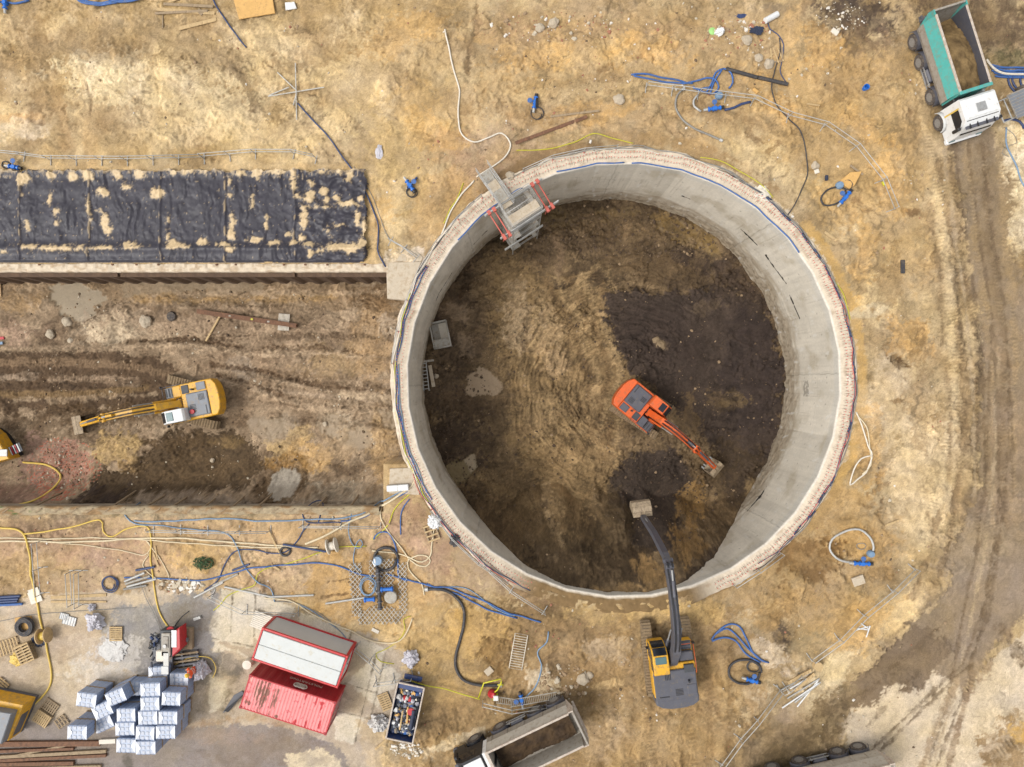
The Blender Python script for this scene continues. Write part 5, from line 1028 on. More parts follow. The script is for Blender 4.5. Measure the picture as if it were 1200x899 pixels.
hose('rope', 'yellow rope stretched from the rubbish skip to the yellow handrail', [(482,795),(500,800),(530,808),(562,818)], .035, 'lime', lift=.25)
hose('rope', 'yellow rope lying on the ground above the shaft rim', [(605,176),(640,175),(670,168),(696,158),(720,163),(742,168)], .03, 'lime')
hose('rope', 'yellow green line trailing beside the white hose left of the rim', [(543,215),(536,232),(528,244),(520,262)], .03, 'lime')
hose('rope', 'yellow rope following the outer rim on the upper right', [(820,185),(845,190),(870,203),(893,218),(905,232)], .028, 'lime', lift=.05)
hose('rope', 'short yellow rope lying on the right rim', [(974,322),(980,332),(988,345),(992,360),(996,375)], .028, 'lime', lift=.05)
hose('cable', 'dark blue cable ending in the sand beside the planks', [(247,-10),(256,10),(268,28),(280,45),(290,57)], .05, 'dblue')
hose('cable', 'dark blue cable from the steel cross past the liner corner to the slab', [(350,122),(360,134),(372,147),(386,162),(400,182),(418,208),(434,238),(444,268),(444,295),(452,313),(464,330),(478,352)], .05, 'dblue', lift=.03)
hose('cable', 'thin grey cable right of the liner edge', [(415,195),(428,215),(440,240),(450,268),(460,283),(478,292),(490,300)], .025, 'hgrey')
hose('cable', 'black cable from the timber frames to the rim on the upper right', [(912,46),(913,62),(907,85),(904,105),(910,125),(922,140),(935,152),(943,175),(946,205),(938,225),(928,245),(916,262)], .04, 'hblack')
hose('hose', 'thin blue hose from the white cylinder to the black pipe', [(899,28),(901,35),(910,41),(917,54),(916,72),(915,84),(922,97)], .035, 'dblue')
hose('hose', 'grey suction hose bowed beside the upper rails', [(801,104),(794,112),(792,126),(799,140),(813,152),(830,160),(843,166)], .07, 'hgrey', ends='galv')
for k, (lb, pts) in enumerate((
    ('flat blue hose lying left of the upper tangle', [(740,89),(755,88),(772,91),(788,93),(806,98)]), ('lower flat blue hose lying left of the upper tangle', [(742,90),(758,93),(780,96),(800,98),(812,97)]),
    ('blue hose running right into the upper tangle', [(800,98),(815,95),(828,92),(838,94),(842,103),(836,110),(822,107),(812,101),(816,104),(832,103)]),
    ('blue hose turned up through the upper tangle', [(828,108),(834,96),(838,86),(848,82),(856,88),(858,98),(854,104)]), ('blue hose crossing inside the upper tangle', [(832,110),(836,98),(842,88),(846,82)]))):
    hose('hose', lb, pts, .06, B_)
hose('hose', 'blue hose sleeved behind the small blue valve under the upper rails', [(848,129),(858,127),(868,123),(878,121)], .09, 'dblue')
hose('hose', 'pale grey hose bent into the small blue valve under the upper rails', [(818,111),(813,118),(813,126),(820,132)], .07, 'galv')
hose('hose', 'white hose end reaching in from the right over the blue bundle', [(1153,72),(1160,82),(1170,88),(1185,90),(1215,89)], .075, W_, lift=.16)
for k in range(5):
    hose('hose', ['topmost', 'second', 'middle', 'fourth', 'lowest'][k]+' blue hose of the flat bundle at the right edge', [(1157+k*2,77+k*3.0),(1168,80+k*2.6),(1185,81+k*2.8+(k%2)),(1220,80+k*3.2)], .07, B_, lift=.02*(k % 2))
for k, x in enumerate((1180, 1186, 1194)): hose('hose', ['left', 'middle', 'right'][k]+' blue hose hanging down from the bundle beside the grey trailer', [(x,88),(x-1,96),(x+2,104),(x+9,112)], .07, 'dblue', wob=.1)
hose('hose', 'dark blue arched hose below the grey trailer', [(1174,143),(1182,141),(1192,144),(1197,152)], .08, 'dblue')
hose('hose', 'pale blue grey hose snaking down the sand at the right edge', [(1178,150),(1180,172),(1188,192),(1194,212),(1206,232)], .05, 'lblue')
hose('cable', 'thin dark wire in loose curls beside the grey trailer', [(1176,150),(1186,158),(1190,168),(1180,172),(1174,180),(1182,184)], .02, 'hgrey')
for k, pts in enumerate(([(834,750),(841,740),(853,731),(866,734),(874,748),(880,762),(890,771),(900,775)], [(834,751),(848,747),(862,751),(871,762),(880,770),(890,775)], [(838,744),(852,737),(864,745),(874,757),(884,766),(893,774)])):
    hose('hose', ['outermost', 'innermost', 'middle'][k]+' of three blue hoses fanned beside the rim excavator', pts, .06, B_)
hose('cord', 'pale rope knotted on the sand right of the rim', [(1003,483),(1009,498),(1013,512),(1017,524),(1021,533),(1008,538),(1000,550),(995,568),(1004,562),(1014,554),(1019,542),(1021,533)], .05, W_)
hose('cord', 'second pale rope running beside the knotted one', [(1004,486),(1014,500),(1017,515),(1019,530),(1020,545),(1010,556)], .04, 'cream')
hose('hose', 'yellow hose bowed into the trench at the left edge', [(-20,549),(0,550),(14,552),(26,560),(29,570),(22,585),(8,595),(-20,600)], .07, 'hyellow')
hose('cable', 'thin grey cable across the yard beside the slatted boards', [(0,728),(40,720),(90,716),(160,712)], .022, 'hgrey')
hose('cable', 'thin grey cable stretched down to the red grout pump', [(160,672),(170,695),(182,720),(190,738)], .022, 'hgrey', lift=.1)
hose('cable', 'black cable bowing from the pipes to the red grout pump', [(222,716),(212,724),(206,732),(203,740)], .03, 'hblack')
hose('hose', 'yellow cord lying over the drying rack to the grey bag', [(194,783),(205,779),(215,773),(228,769),(240,769),(249,772),(254,782),(250,793)], .03, 'hyellow', lift=.12)
# blue coils
hoop('hose_coil', 'blue hose coil at the left end of the pipe bundle', 130, 684, 10, 10.5, .035, 'dblue', 3, cat='hose coil')
hoop('hose_coil', 'wide blue hose coil cut by the top edge', 118, -4, 30, 12, .07, B_, 3, cat='hose coil')
hoop('hose_coil', 'second blue coil overlapping the wide one at the top edge', 148, -6, 27, 11, .07, B_, 2, lift=.1, cat='hose coil')
hoop('hose_coil', 'blue hose coil on the mesh pad', 433, 686, 10, 12, .03, 'lblue', 3, cat='hose coil', lift=.1)
hoop('hose_ring', 'large black hose ring above the mesh pad', 452, 655, 14, 14, .10, 'hblack', 1, cat='hose ring')
hoop('hose_coil', 'small dark hose coil beside the pale hoses', 336, 646, 6, 5.5, .06, 'hblack', 2, cat='hose coil')
hose('hose', 'dark hose lying in an arc behind the valve in the top left corner', [(-20,2),(8,4),(20,5),(34,0)], .07, B_)
# pipes
def pipe(name, label, a, b, r, m, lift=.0, cat='pipe', z=None):
    A, Bq = P(*a), P(*b); z0 = (hgt(*A) if z is None else z)+r+lift; z1 = (hgt(*Bq) if z is None else z)+r+lift
    return tag(MB().cyl((0,0,0), (Bq[0]-A[0], Bq[1]-A[1], z1-z0), r, m, 10).build(name, loc=(A[0], A[1], z0)), label, cat)
pipe('pipe', 'thick black pipe lying right of the blue hose tangle', (850,82), (887,91), .13, 'hblack')
pipe('pipe', 'second thick black pipe continuing to the timber stack', (888,91), (923,99), .13, 'hblack')
for k in range(4): pipe('pipe', ['upper', 'second', 'third', 'lowest'][k]+' dark pipe of the bundle at the left edge', (-6,699+k*3.2), (26-k*2+(k == 3)*8,697.5+k*3.2), .09, 'dblue' if k < 3 else B_, lift=.05*(k % 2))
for k, (a, b) in enumerate((((147,681),(170,671)), ((148,684),(176,675)), ((150,687),(184,678)), ((146,690),(172,686)), ((160,668),(182,664)))): pipe('pipe', ['highest','second','third','fourth','short dark'][k]+' pipe in the bundle right of the blue coil', a, b, .08, ('galv','duststeel','galv','hgrey','dblue')[k])
for k, (a, b) in enumerate((((264,687),(318,699)), ((318,699),(368,697)), ((382,707),(432,699)), ((228,700),(262,682)), ((250,686),(280,672)), ((273,668),(294,660)))):
    pipe('pipe', ['grey pipe left of the joint above the cabin','grey pipe right of the joint above the cabin','grey outlet pipe reaching the mesh pad','pale pipe slanting over the yard edge','pale pipe slanting behind the first one','dark pipe beside the blue hose above the slabs'][k], a, b, .07, ('galv','galv','galv','galv','duststeel','dblue')[k])
pipe('pipe', 'dark pipe clamped with a blue hose left of the reel', (333,637), (383,646), .07, 'dblue', lift=.05)
for k, (a, b) in enumerate((((922,818),(959,794)), ((916,829),(958,799)), ((930,822),(960,798)), ((934,828),(958,796)), ((912,808),(950,786)), ((924,805),(952,789)))):
    pipe('pipe', ['longest','lowest','middle','steepest','left upper','right upper'][k]+' pale pipe in the loose pile below the wooden reel', a, b, .05, 'white' if k % 2 else 'galv', lift=.06*(k % 3))
for k, (a, b) in enumerate((((923,800),(950,785)), ((930,809),(954,789)))): timber('timber', ['upper','lower'][k]+' yellow timber between the pale pipes', 'timber', a, b, .22, .12, 'wood')

def railing(label, pts, h=1.05, m='galv', spacing=2.0, base=True, z=None, cm=None):
    """edge protection: two tubes on posts with feet"""
    q = [Vector((*P(*p), 0)) for p in pts]; 
    t = thing('guard_rail', label, 'guard rail', (q[0].x, q[0].y, hgt(q[0].x, q[0].y) if z is None else z)); o0 = Vector(t.location)
    g = [Vector((p.x, p.y, (hgt(p.x, p.y) if z is None else z))) for p in q]
    for hh in (h*.5, h):
        mb = MB(); mb.tube([p+Vector((0,0,hh))-o0 for p in g], .026, m, 6); mb.build('rail', t)
    tot = 0
    for i in range(len(g)-1):
        L = (g[i+1]-g[i]).length; n = max(1, round(L/spacing)); d = (g[i+1]-g[i]).normalized(); nrm = Vector((-d.y, d.x, 0))
        for k in range(n+(i == len(g)-2)):
            p = g[i].lerp(g[i+1], k/n)-o0; mb = MB(); mb.cyl(p, p+Vector((0,0,h+.05)), .026, m, 6)
            if base: mb.cyl(p-nrm*.35+Vector((0,0,.04)), p+nrm*.35+Vector((0,0,.04)), .03, m, 6)
            mb.build('post', t)
    return t
railing('galvanised guard rail curving below the blue hose tangle at the upper right', [(757,103),(818,111),(881,120),(921,140),(963,150),(1000,174),(1030,213),(1043,247)])
railing('guard rail on the ochre sand mound at the lower right', [(1067,664),(1043,690),(1007,717),(980,746),(947,769)])
railing('guard rail beside the loose pale pipes at the lower right', [(936,789),(918,802),(912,806)])
railing('long guard rail falling to the bottom edge left of the wet track', [(910,804),(884,840),(864,862),(842,893),(830,912)])
railing('long thin guard rail behind the black liner', [(-20,180),(30,184),(60,188),(150,189),(240,187)])
railing('guard rail continuing behind the right half of the liner', [(240,186),(300,181),(345,181),(372,188)])
railing('guard rail above the pale hoses in the middle of the strip', [(180,620),(245,621),(318,621)])
railing('guard rail along the trench edge near the shaft corner', [(355,615),(400,615),(446,616)])
railing('short guard rail between the skip and the cabin', [(419,756),(436,770),(449,783)])
railing('short guard rail standing against the rubbish skip', [(441,797),(462,794),(484,790)])
railing('guard rail corner standing over the yellow hose in the yard', [(48,634),(52,664),(54,694)], spacing=1.6)
railing('guard rail pair standing on the timber in the yard', [(88,668),(90,706)], spacing=2.2); railing('guard rail just right of the pair on the timber', [(98,668),(98,708)], spacing=2.2)
railing('guard rail running below the shaft rim down to the excavator', [(545,635),(575,668),(600,690),(638,714)], spacing=1.8)
railing('guard rail stub resting above the slab at the trench end', [(458,283),(474,292),(488,303)], spacing=1.6)
railing('guard rail leaning over the slabs above the red container', [(250,696),(290,714),(350,716)], spacing=2.6)
tag(railing('guard rail lying below the steel tray left of the truck', [(566,820),(600,828),(640,822)], spacing=1.6, base=False))
def ring_rail(label, a0, a1, rad, st=9, z=.1, h=.95):
    t = thing('guard_rail', label, 'guard rail', tuple(ring_pt(RIN+rad, (a0+a1)/2, z))); o0 = Vector(t.location)
    n = int(abs(a1-a0)/st)+1; A = [a0+(a1-a0)*k/n for k in range(n+1)]
    for hh in (h*.5, h): mb = MB(); mb.tube([ring_pt(RIN+rad+rnd.uniform(-.03,.03), a, z+hh)-o0 for a in A], .024, 'galv', 6); mb.build('rail', t)
    for a in A: mb = MB(); p = ring_pt(RIN+rad, a, z)-o0; mb.cyl(p, p+Vector((0,0,h+.05)), .026, 'galv', 6); mb.cyl(p, p+Vector((p.x*0, 0, .05)), .06, 'capred', 6); mb.build('post', t)
ring_rail('guard rail on the upper rim from the stairs towards the right', 92, 116, 1.0); ring_rail('guard rail on the left rim below the stairs', 128, 176, 1.0)
ring_rail('guard rail on the lower right rim above the excavator', -62, -48, 1.05); ring_rail('guard rail on the lower left rim', 214, 240, 1.1)
# cables round the rim
def ring_cable(label, a0, a1, rad, r, m, wob=.08, z=.12, name='cable'):
    n = int(abs(a1-a0)/.8); ph = rnd.uniform(0, 99); pts = [ring_pt(RIN+rad+wob*1.6*float(pn(k*.11+ph, ph)), a0+(a1-a0)*k/n, z+r+.03*abs(float(pn(k*.3, ph)))) for k in range(n+1)]
    return tag(MB().tube(pts, r, m, 6).build(name), label, name)
ring_cable('bright blue hose hung along the inner upper rim', 36, 88, .05, .05, 'blue', .05, name='hose')
ring_cable('blue hose hung along the inner rim left of the stairs', 118, 140, .08, .05, 'blue', .08, name='hose'); ring_cable('short blue hose end on the inner rim right of the stairs', 90, 108, .10, .05, 'blue', .08, name='hose')
for k, (a0, a1, rad, r, m, lb) in enumerate(((-56, 62, 1.02, .022, 'hblack', 'black cable along the right rim'), (-54, 58, .93, .022, 'dblue', 'dark blue cable along the right rim'), (-50, 64, 1.08, .028, 'hgrey', 'grey cable on the outer right rim'), (-48, 30, .98, .022, 'capred', 'red cable twisted into the right rim bunch'),
      (-20, 66, 1.0, .02, 'hblack', 'second black cable on the upper right rim'), (20, 120, 1.05, .028, 'hgrey', 'grey cable on the outer upper rim'), (60, 112, .95, .03, 'hwhite', 'pale cable on the upper rim'), (60, 104, 1.12, .028, 'hgrey', 'outermost grey cable on the upper rim'),
      (150, 200, .82, .035, 'dblue', 'dark blue cable along the left rim'), (150, 212, .72, .035, 'blue', 'blue cable along the left rim'), (158, 212, .9, .03, 'lime', 'yellow cable along the left rim'), (140, 206, .96, .035, 'hwhite', 'white cable along the left rim'), (176, 210, .64, .03, 'lblue', 'pale blue cable along the left rim'), (130, 160, 1.04, .03, 'hblack', 'black cable on the upper left rim'),
      (200, 246, .98, .03, 'dblue', 'dark cable along the lower left rim'), (204, 244, 1.06, .02, 'capred', 'red cable along the lower left rim'), (206, 240, .9, .025, 'hgrey', 'grey cable along the lower left rim'))):
    ring_cable(lb, a0, a1, rad, r, m, .10)
# dark sleeves lying on the bunch of cables
SL = [(-41,.9),(-36,1.0),(-31,.95),(-26,1.0),(28,.95),(33,1.0),(38,.92),(12,1.0),(3,.98),(22,.98),(-12,1.0),(45,.95),(52,1.0)]
mb0 = MB(); mb0.tube([(-.45,-.04,0),(-.2,.06,.03),(.05,-.03,0),(.3,.05,.03),(.5,0,0)], .075, 'dblue', 7); mb0.tube([(-.4,.08,.03),(-.1,-.06,.05),(.2,.06,.04),(.42,-.05,.02)], .055, 'hblack', 6); pr = mb0.build('cable_wrap')
RIML = ['dark cable bulge at five o\'clock on the shaft rim', 'dark cable bulge just above the five o\'clock one on the rim', 'dark cable bulge near the knotted rope end of the rim', 'dark cable bulge left of the pale rope knot on the rim', 'dark cable bulge beside the short yellow rope on the rim', 'dark cable bulge just above the short yellow rope', 'dark cable bulge on the upper right rim, middle of three', 'dark cable bulge beside the white film on the right rim', 'dark cable bulge just under the white film on the right rim', 'dark cable bulge between the short yellow rope and the white film', 'dark cable bulge right where the pale ropes leave the rim', 'dark cable bulge next to the white mortar lump on the rim', 'dark cable bulge left of the white mortar lump on the rim']
for i, (a, rad) in enumerate(SL):
    o = pr if i == 0 else pr.copy()
    if i: COL.objects.link(o)
    o.scale = (.8, .6, .6); o.location = ring_pt(RIN+rad, a, .18); o.rotation_euler = (0, 0, R(a+90+rnd.uniform(-10,10))); tag(o, 'dark wrapped bulge in the right rim cables, '+['lowest but twelve','b','c','d','e','f','g','h','i','j','k','l','m'][0] if False else RIML[i], 'cable wrap', 'dark bulges in the rim cables')

# ================================================================== STAIR TOWER
def stair_tower():
    c = P(610, 241.5, 1.0); t = thing('stair_tower', 'galvanised stair tower hung on the shaft wall with red brackets', 'stair tower', (c[0], c[1], -9.2), R(33))
    W2, D2, ZB = 1.15, .85, 10.3            # half width (tangent), half depth, height
    for x in (-W2, W2):
        for y in (-D2, D2): mb = MB(); mb.cyl((x, y, 0), (x, y, ZB), .045, 'galv', 8); mb.build('post', t)
    for k, z in enumerate((1.3, 3.3, 5.3, 7.3, 9.2)):
        mb = MB(); e = W2; s = 1 if k % 2 else -1
        mb.box(s*(W2-.75), s*W2, -D2, D2, z-.04, z, 'duststeel'); mb.box(-s*(W2-.0), -s*(W2-.35), -D2, D2, z-.04, z, 'duststeel'); mb.build('landing', t)
        mb = MB(); z1 = z+1.0
        for zz in (z+.5, z1): mb.tube([(-W2,-D2,zz),(W2,-D2,zz),(W2,D2,zz),(-W2,D2,zz)], .024, 'galv', 6, closed=True)
        mb.build('guard_frame', t)
        if z < 9:
            mb = MB(); n = 9
            for i in range(n): f = (i+.5)/n; x = s*(W2-.7)-s*f*(2*W2-1.1); y = -.45 if k % 2 else .4; mb.box(x-.13, x+.13, y-.33, y+.33, z+2*f-.03, z+2*f, 'duststeel')
            for yy in (-.35, .35): y = (-.45 if k % 2 else .4)+yy; mb.cyl((s*(W2-.7), y, z), (-s*(W2-.4), y, z+2), .045, 'galv', 6)
            mb.build('stair_flight', t)
    # upper open flight with treads, and the smooth platform beside it
    mb = MB(); mb.box(-W2+.05, W2, -D2+.05, -.05, ZB-.62, ZB-.56, 'concrete'); mb.build('platform', t)
    mb = MB()
    for i in range(8): x = -W2+.35+i*.22; mb.box(x-.10, x+.10, .05, D2-.05, ZB-.5-i*.16, ZB-.46-i*.16, 'duststeel')
    mb.build('top_flight', t)
    mb = MB()
    for zz in (ZB-.05, ZB+.45): mb.tube([(-W2,-D2,zz),(W2,-D2,zz),(W2,D2,zz),(-W2,D2,zz)], .026, 'galv', 6, closed=True)
    mb.tube([(-W2,0,ZB+.4),(W2,0,ZB+.4)], .024, 'galv', 6); mb.build('top_rail', t)
    # girders along the wall and red brackets
    for y, z, x0, x1 in ((-D2-.1, ZB-.9, -2.2, 2.4), (D2-.05, ZB-.5, -2.3, 2.2), (-D2-.1, 4.5, -1.9, 1.4)):
        mb = MB(); mb.cyl((x0, y, z), (x1, y, z), .07, 'galv', 8); mb.cyl((x0, y, z+.25), (x1, y, z+.25), .05, 'galv', 8)
        n = int((x1-x0)/.4)
        for i in range(n): mb.cyl((x0+i*.4, y, z), (x0+i*.4+.2, y, z+.25), .02, 'galv', 4)
        mb.build('girder', t)
    for x, d_ in ((-1.95, 0), (-1.55, 0), (1.45, 0), (1.85, 0)):
        mb = MB(); mb.cyl((x, D2+.1, ZB-.45), (x, -D2-.35, ZB-.8), .05, 'pinksteel', 8); mb.box(x-.12, x+.12, D2-.2, D2+.1, ZB-.45, ZB-.2, 'pinksteel', ch=.02); mb.box(x-.1, x+.1, -D2-.4, -D2+.02, ZB-.75, ZB-.5, 'pinksteel', ch=.02)
        mb.cyl((x-.06, -D2-.2, ZB-.8), (x-.06, -D2-.15, ZB-2.0), .04, 'pinksteel', 6); mb.build('bracket', t)
    # gangway from the ground
    A = Vector((*P(567.5, 200.5, 1.0), 10.35)); Bv = Vector((*P(593, 237, 1.0), 10.25)); 
    t2 = thing('gangway', 'galvanised gangway with handrails leading from the sand down to the stair tower', 'gangway', (A.x, A.y, 0.1), math.atan2(Bv.y-A.y, Bv.x-A.x)); L = math.hypot(Bv.x-A.x, Bv.y-A.y)+.3
    for k, (a, b) in enumerate(((0, .28), (.28, .52), (.52, .8), (.8, 1.0))):
        mb = MB()
        if k % 2: mb.box(a*L, b*L, -.36, .36, .62, .66, 'concrete', ch=.01)
        else:
            for i in range(5): x = a*L+(b-a)*L*(i+.5)/5; mb.box(x-.10, x+.10, -.36, .36, .60-.02*i, .64-.02*i, 'duststeel')
        mb.build('deck', t2)
    for s in (-1, 1):
        mb = MB(); mb.box(0, L, s*.42-.03, s*.42+.03, .5, .72, 'galv', ch=.01); mb.build('side_beam', t2)
        mb = MB()
        for zz in (1.1, 1.6): mb.tube([(-.3, s*.45, zz), (L, s*.45, zz)], .026, 'galv', 6)
        for i in range(6): x = L*i/5; mb.cyl((x, s*.45, .5), (x, s*.45, 1.6), .024, 'galv', 6)
        mb.build('handrail', t2)
stair_tower()
# ladder cage, ladder in the shaft
zc = hgt(*P(517, 393, -9)); cx, cy = P(517, 393, zc)
t = thing('steel_cage', 'grey steel work cage standing on the shaft floor near the left wall', 'work cage', (cx, cy, zc), R(-78))
MB().box(-.95, .95, -.6, .6, .08, .14, 'duststeel').build('floor_plate', t)
for s in (-1, 1):
    mb = MB()
    for z in (.35, .6, .85, 1.1): mb.tube([(-1, s*.65, z), (1, s*.65, z)], .03, 'mesh', 6)
    for x in (-1, 0, 1): mb.cyl((x, s*.65, 0), (x, s*.65, 1.12), .035, 'mesh', 6)
    mb.build('side_frame', t)
    mb = MB()
    for k in range(4): z = .3+k*.27; mb.tube([(s*1.0, -.65, z), (s*1.0, .65, z)], .035, 'mesh', 6)
    mb.build('end_frame', t)
mb = MB(); mb.box(.35, 1.05, -.62, .62, .95, 1.0, 'duststeel', ch=.02); mb.build('mesh_panel', t)
mb = MB(); mb.box(-.9, .3, -.05, .55, .14, .17, 'hwhite'); mb.build('inner_board', t)
zc = hgt(*P(502, 441, -9)); cx, cy = P(502, 441, zc)
t = thing('ladder_frame', 'steel ladder frame leaning by the left shaft wall beside a board', 'ladder', (cx, cy, zc), R(-84))
mb = MB()
for y in (-.42, .0): mb.box(-1.1, 1.1, y-.035, y+.035, .5, .58, 'galv')
for k in range(8): x = -1.0+k*.28; mb.box(x-.03, x+.03, -.42, 0, .51, .56, 'galv')
mb.build('ladder', t)
mb = MB()
for x in (-1.1, 1.1):
    for y in (-.42, 0): mb.cyl((x, y, 0), (x, y, .58), .03, 'galv', 6)
mb.box(-1.25, -1.1, -.6, .6, .5, .56, 'duststeel'); mb.build('frame', t)
tag(MB().box(-.85, .85, -.14, .14, 0, .06, 'concrete', ch=.02).build('board', loc=(P(508,441,-8.9)[0], P(508,441,-8.9)[1], zc+.45), rz=R(-80)), 'pale board lying right of the ladder frame in the shaft', 'board')
# ================================================================== CONTAINERS
def containers():
    TL, TR, BR, BL = [Vector(P(*p, 2.6)) for p in ((292.1,790.7),(394.2,822.9),(382.9,860.7),(279.8,830.4))]
    c = (TL+TR+BR+BL)/4; rz = math.atan2(TR.y-TL.y, TR.x-TL.x); L = (TR-TL).length; W = (TL-BL).length*.99; z0 = hgt(c.x, c.y)
    t = thing('shipping_container', 'faded red shipping container with a pale pink scuffed roof and white lettering', 'container', (c.x, c.y, z0), rz)
    mb = MB(); x0, x1, y0, y1, h = -L/2, L/2, -W/2, W/2, 2.6
    for s, y in ((1, y1-.05), (-1, y0+.05)):      # corrugated long walls
        n = int((L-.3)/.14); vs = []
        for i in range(n+1): x = x0+.15+i*(L-.3)/n; d = (.0, .035, .035, .0)[i % 4]*s; vs += [(x, y-d, .15), (x, y-d, h-.12)]
        mb.add(vs, [(2*i, 2*i+2, 2*i+3, 2*i+1) for i in range(n)], 'darkred')
    mb.build('side_wall', t)
    mb = MB()
    for x in (x0+.05, x1-.05): 
        n = 15; vs = []
        for i in range(n+1): y = y0+.12+i*(W-.24)/n; d = (0, .03, .03, 0)[i % 4]*(1 if x > 0 else -1); vs += [(x-d, y, .15), (x-d, y, h-.12)]
        mb.add(vs, [(2*i, 2*i+2, 2*i+3, 2*i+1) for i in range(n)], 'pinkred' if x > 0 else 'darkred')
    mb.build('end_wall', t)
    for x in (x0, x1-.16):
        for y in (y0, y1-.16): mb = MB(); mb.box(x, x+.16, y, y+.16, 0, h, 'red', ch=.02); mb.box(x-.01, x+.17, y-.01, y+.17, h-.12, h+.02, 'red', ch=.02); mb.box(x+.05, x+.11, y+.04, y+.12, h+.018, h+.03, 'black'); mb.build('corner_post', t)
    mb = MB()
    for y in (y0+.02, y1-.10):
        for z in (0.02, h-.12): mb.box(x0+.16, x1-.16, y, y+.08, z, z+.12, 'red', ch=.01)
    for x in (x0+.02, x1-.10):
        for z in (0.02, h-.12): mb.box(x, x+.08, y0+.16, y1-.16, z, z+.12, 'red', ch=.01)
    mb.build('frame', t)
    # corrugated roof as a coloured sheet: faded paint with worn through patches
    nx, ny = 420, 150; gx, gy = np.meshgrid(np.linspace(x0+.1, x1-.1, nx), np.linspace(y0+.1, y1-.1, ny)); x, y = gx.ravel(), gy.ravel()
    ph = (x/.21) % 1; z = h-.03+.03*(sstep(.1, .25, ph)-sstep(.6, .75, ph)); col = np.zeros((x.size, 3)); col[:] = lin((246,150,148))
    col *= (1+.10*fbm(x/.9, y/.9, 4, 601)+.05*(sstep(.1,.25,ph)-sstep(.6,.75,ph)))[:, None]
    def mix(m, c): col[:] = col*(1-m[:, None])+lin(c)*m[:, None]
    mix(.6*sstep(.15, .5, fbm(x/.5, y/1.1, 4, 607))*sstep(-.2, -1.5, x), (228,176,160)); 
    for cx, cy, rx, ry in ((-1.95,.35,.10,.75),(-1.72,.15,.10,.95),(-1.5,.3,.14,.7),(-2.2,.45,.05,.6),(-1.0,-.1,.05,.9),(-.82,.1,.07,.75),(-1.6,-.2,.05,.7),(.95,.95,.07,.25),(1.65,.75,.05,.25),(2.05,.75,.16,.10),(2.1,.5,.06,.2),(1.45,-.85,.06,.3),(.75,-.95,.1,.2),(-.45,-.9,.12,.1),(-2.45,-.6,.2,.12),(2.3,-.6,.08,.3)):
        d = np.sqrt(((x-cx)/rx)**2+((y-cy)/ry)**2)-1+.8*fbm(x/.12, y/.35, 3, 611); mix(sstep(.3, -.25, d)*.9, (130,92,76) if cx < .5 else (200,52,58))
    mix(.7*sstep(.45, .6, fbm(x/.25, y/.25, 3, 613)), (214,90,96)); mix(.5*sstep(-2.2, -2.7, x)*sstep(0, .4, fbm(x/.3, y/.3, 3, 617)), (210,70,76))
    o = grid_mesh('roof', x, y, z, col, np.zeros(x.size), attr_mat('container_paint', .6, .05, .002, 6), gx.shape); o.parent = t
    # lettering and emblem on the long side that faces the cabin
    cu = bpy.data.curves.new('lettering', 'FONT'); cu.body = 'POLSTARTING'; cu.size = .34; cu.extrude = .004; cu.align_x = 'CENTER'; cu.materials.append(M('hwhite')); to = bpy.data.objects.new('lettering', cu); COL.objects.link(to)
    bpy.context.view_layer.update(); me = bpy.data.meshes.new_from_object(to.evaluated_get(bpy.context.evaluated_depsgraph_get())); bpy.data.objects.remove(to)
    to = bpy.data.objects.new('lettering', me); COL.objects.link(to); to.parent = t; to.location = (.5, y1+.012, 1.22); to.rotation_euler = (R(90), 0, R(180)); to['label'] = 'white company lettering'
    mb = MB()
    for cx in (-.22, 0, .22):
        pts = [(.32+cx*1.0+math.cos(a)*.20, y1+.012, 2.02+math.sin(a)*.26) for a in [2*math.pi*i/20 for i in range(20)]]; mb.tube(pts, .045, 'hwhite', 5, closed=True); mb.tube([((q[0]-.32-cx)*.4+.32+cx, q[1], (q[2]-2.02)*.5+2.02) for q in pts], .03, 'hwhite', 5, closed=True)
    tag(mb.build('emblem', t), 'white globe emblem')
    mb = MB(); mb.box(x1-.02, x1+.02, -.03, .03, .2, 2.4, 'duststeel')
    for y in (-.7, -.3, .3, .7): mb.cyl((x1+.04, y, .2), (x1+.04, y, 2.4), .02, 'galv', 6)
    mb.build('door_bar', t)
    # cabin
    TL, TR, BR, BL = [Vector(P(*p, 2.6)) for p in ((307.3,735),(408.4,769),(395.2,807.8),(294,772.8))]
    c = (TL+TR+BR+BL)/4; rz = math.atan2(TR.y-TL.y, TR.x-TL.x); L = (TR-TL).length; W = (TL-BL).length; z0 = hgt(c.x, c.y)
    t = thing('site_cabin', 'white roofed site cabin with a red frame and grey wall beside the red container', 'site cabin', (c.x, c.y, z0), rz); x0, x1, y0, y1 = -L/2, L/2, -W/2, W/2
    MB().box(x0+.08, x1-.08, y0+.08, y1-.08, .12, 2.5, 'cabgrey').build('wall', t)
    for x in (x0, x1-.17):
        for y in (y0, y1-.17): MB().box(x, x+.17, y, y+.17, 0, 2.6, 'winred', ch=.02).build('corner_post', t)
    mb = MB()
    for z in (0, 2.44):
        for y in (y0, y1-.14): mb.box(x0+.17, x1-.17, y, y+.14, z, z+.15, 'winred', ch=.02)
        for x in (x0, x1-.12): mb.box(x, x+.12, y0+.17, y1-.17, z, z+.15, 'winred', ch=.02)
    mb.build('frame', t)
    mb = MB(); mb.box(x0+.15, x1-.15, y0+.15, -.008, 2.5, 2.62, 'cabroof', ch=.03); mb.box(x0+.15, x1-.15, .008, y1-.17, 2.5, 2.62, 'cabroof', ch=.03); mb.build('roof', t)
    mb = MB(); mb.box(x1-.09, x1-.06, -.8, .1, .2, 2.2, 'white', ch=.01); mb.box(x1-.06, x1-.03, -.1, -.02, 1.0, 1.1, 'black'); mb.build('door', t)
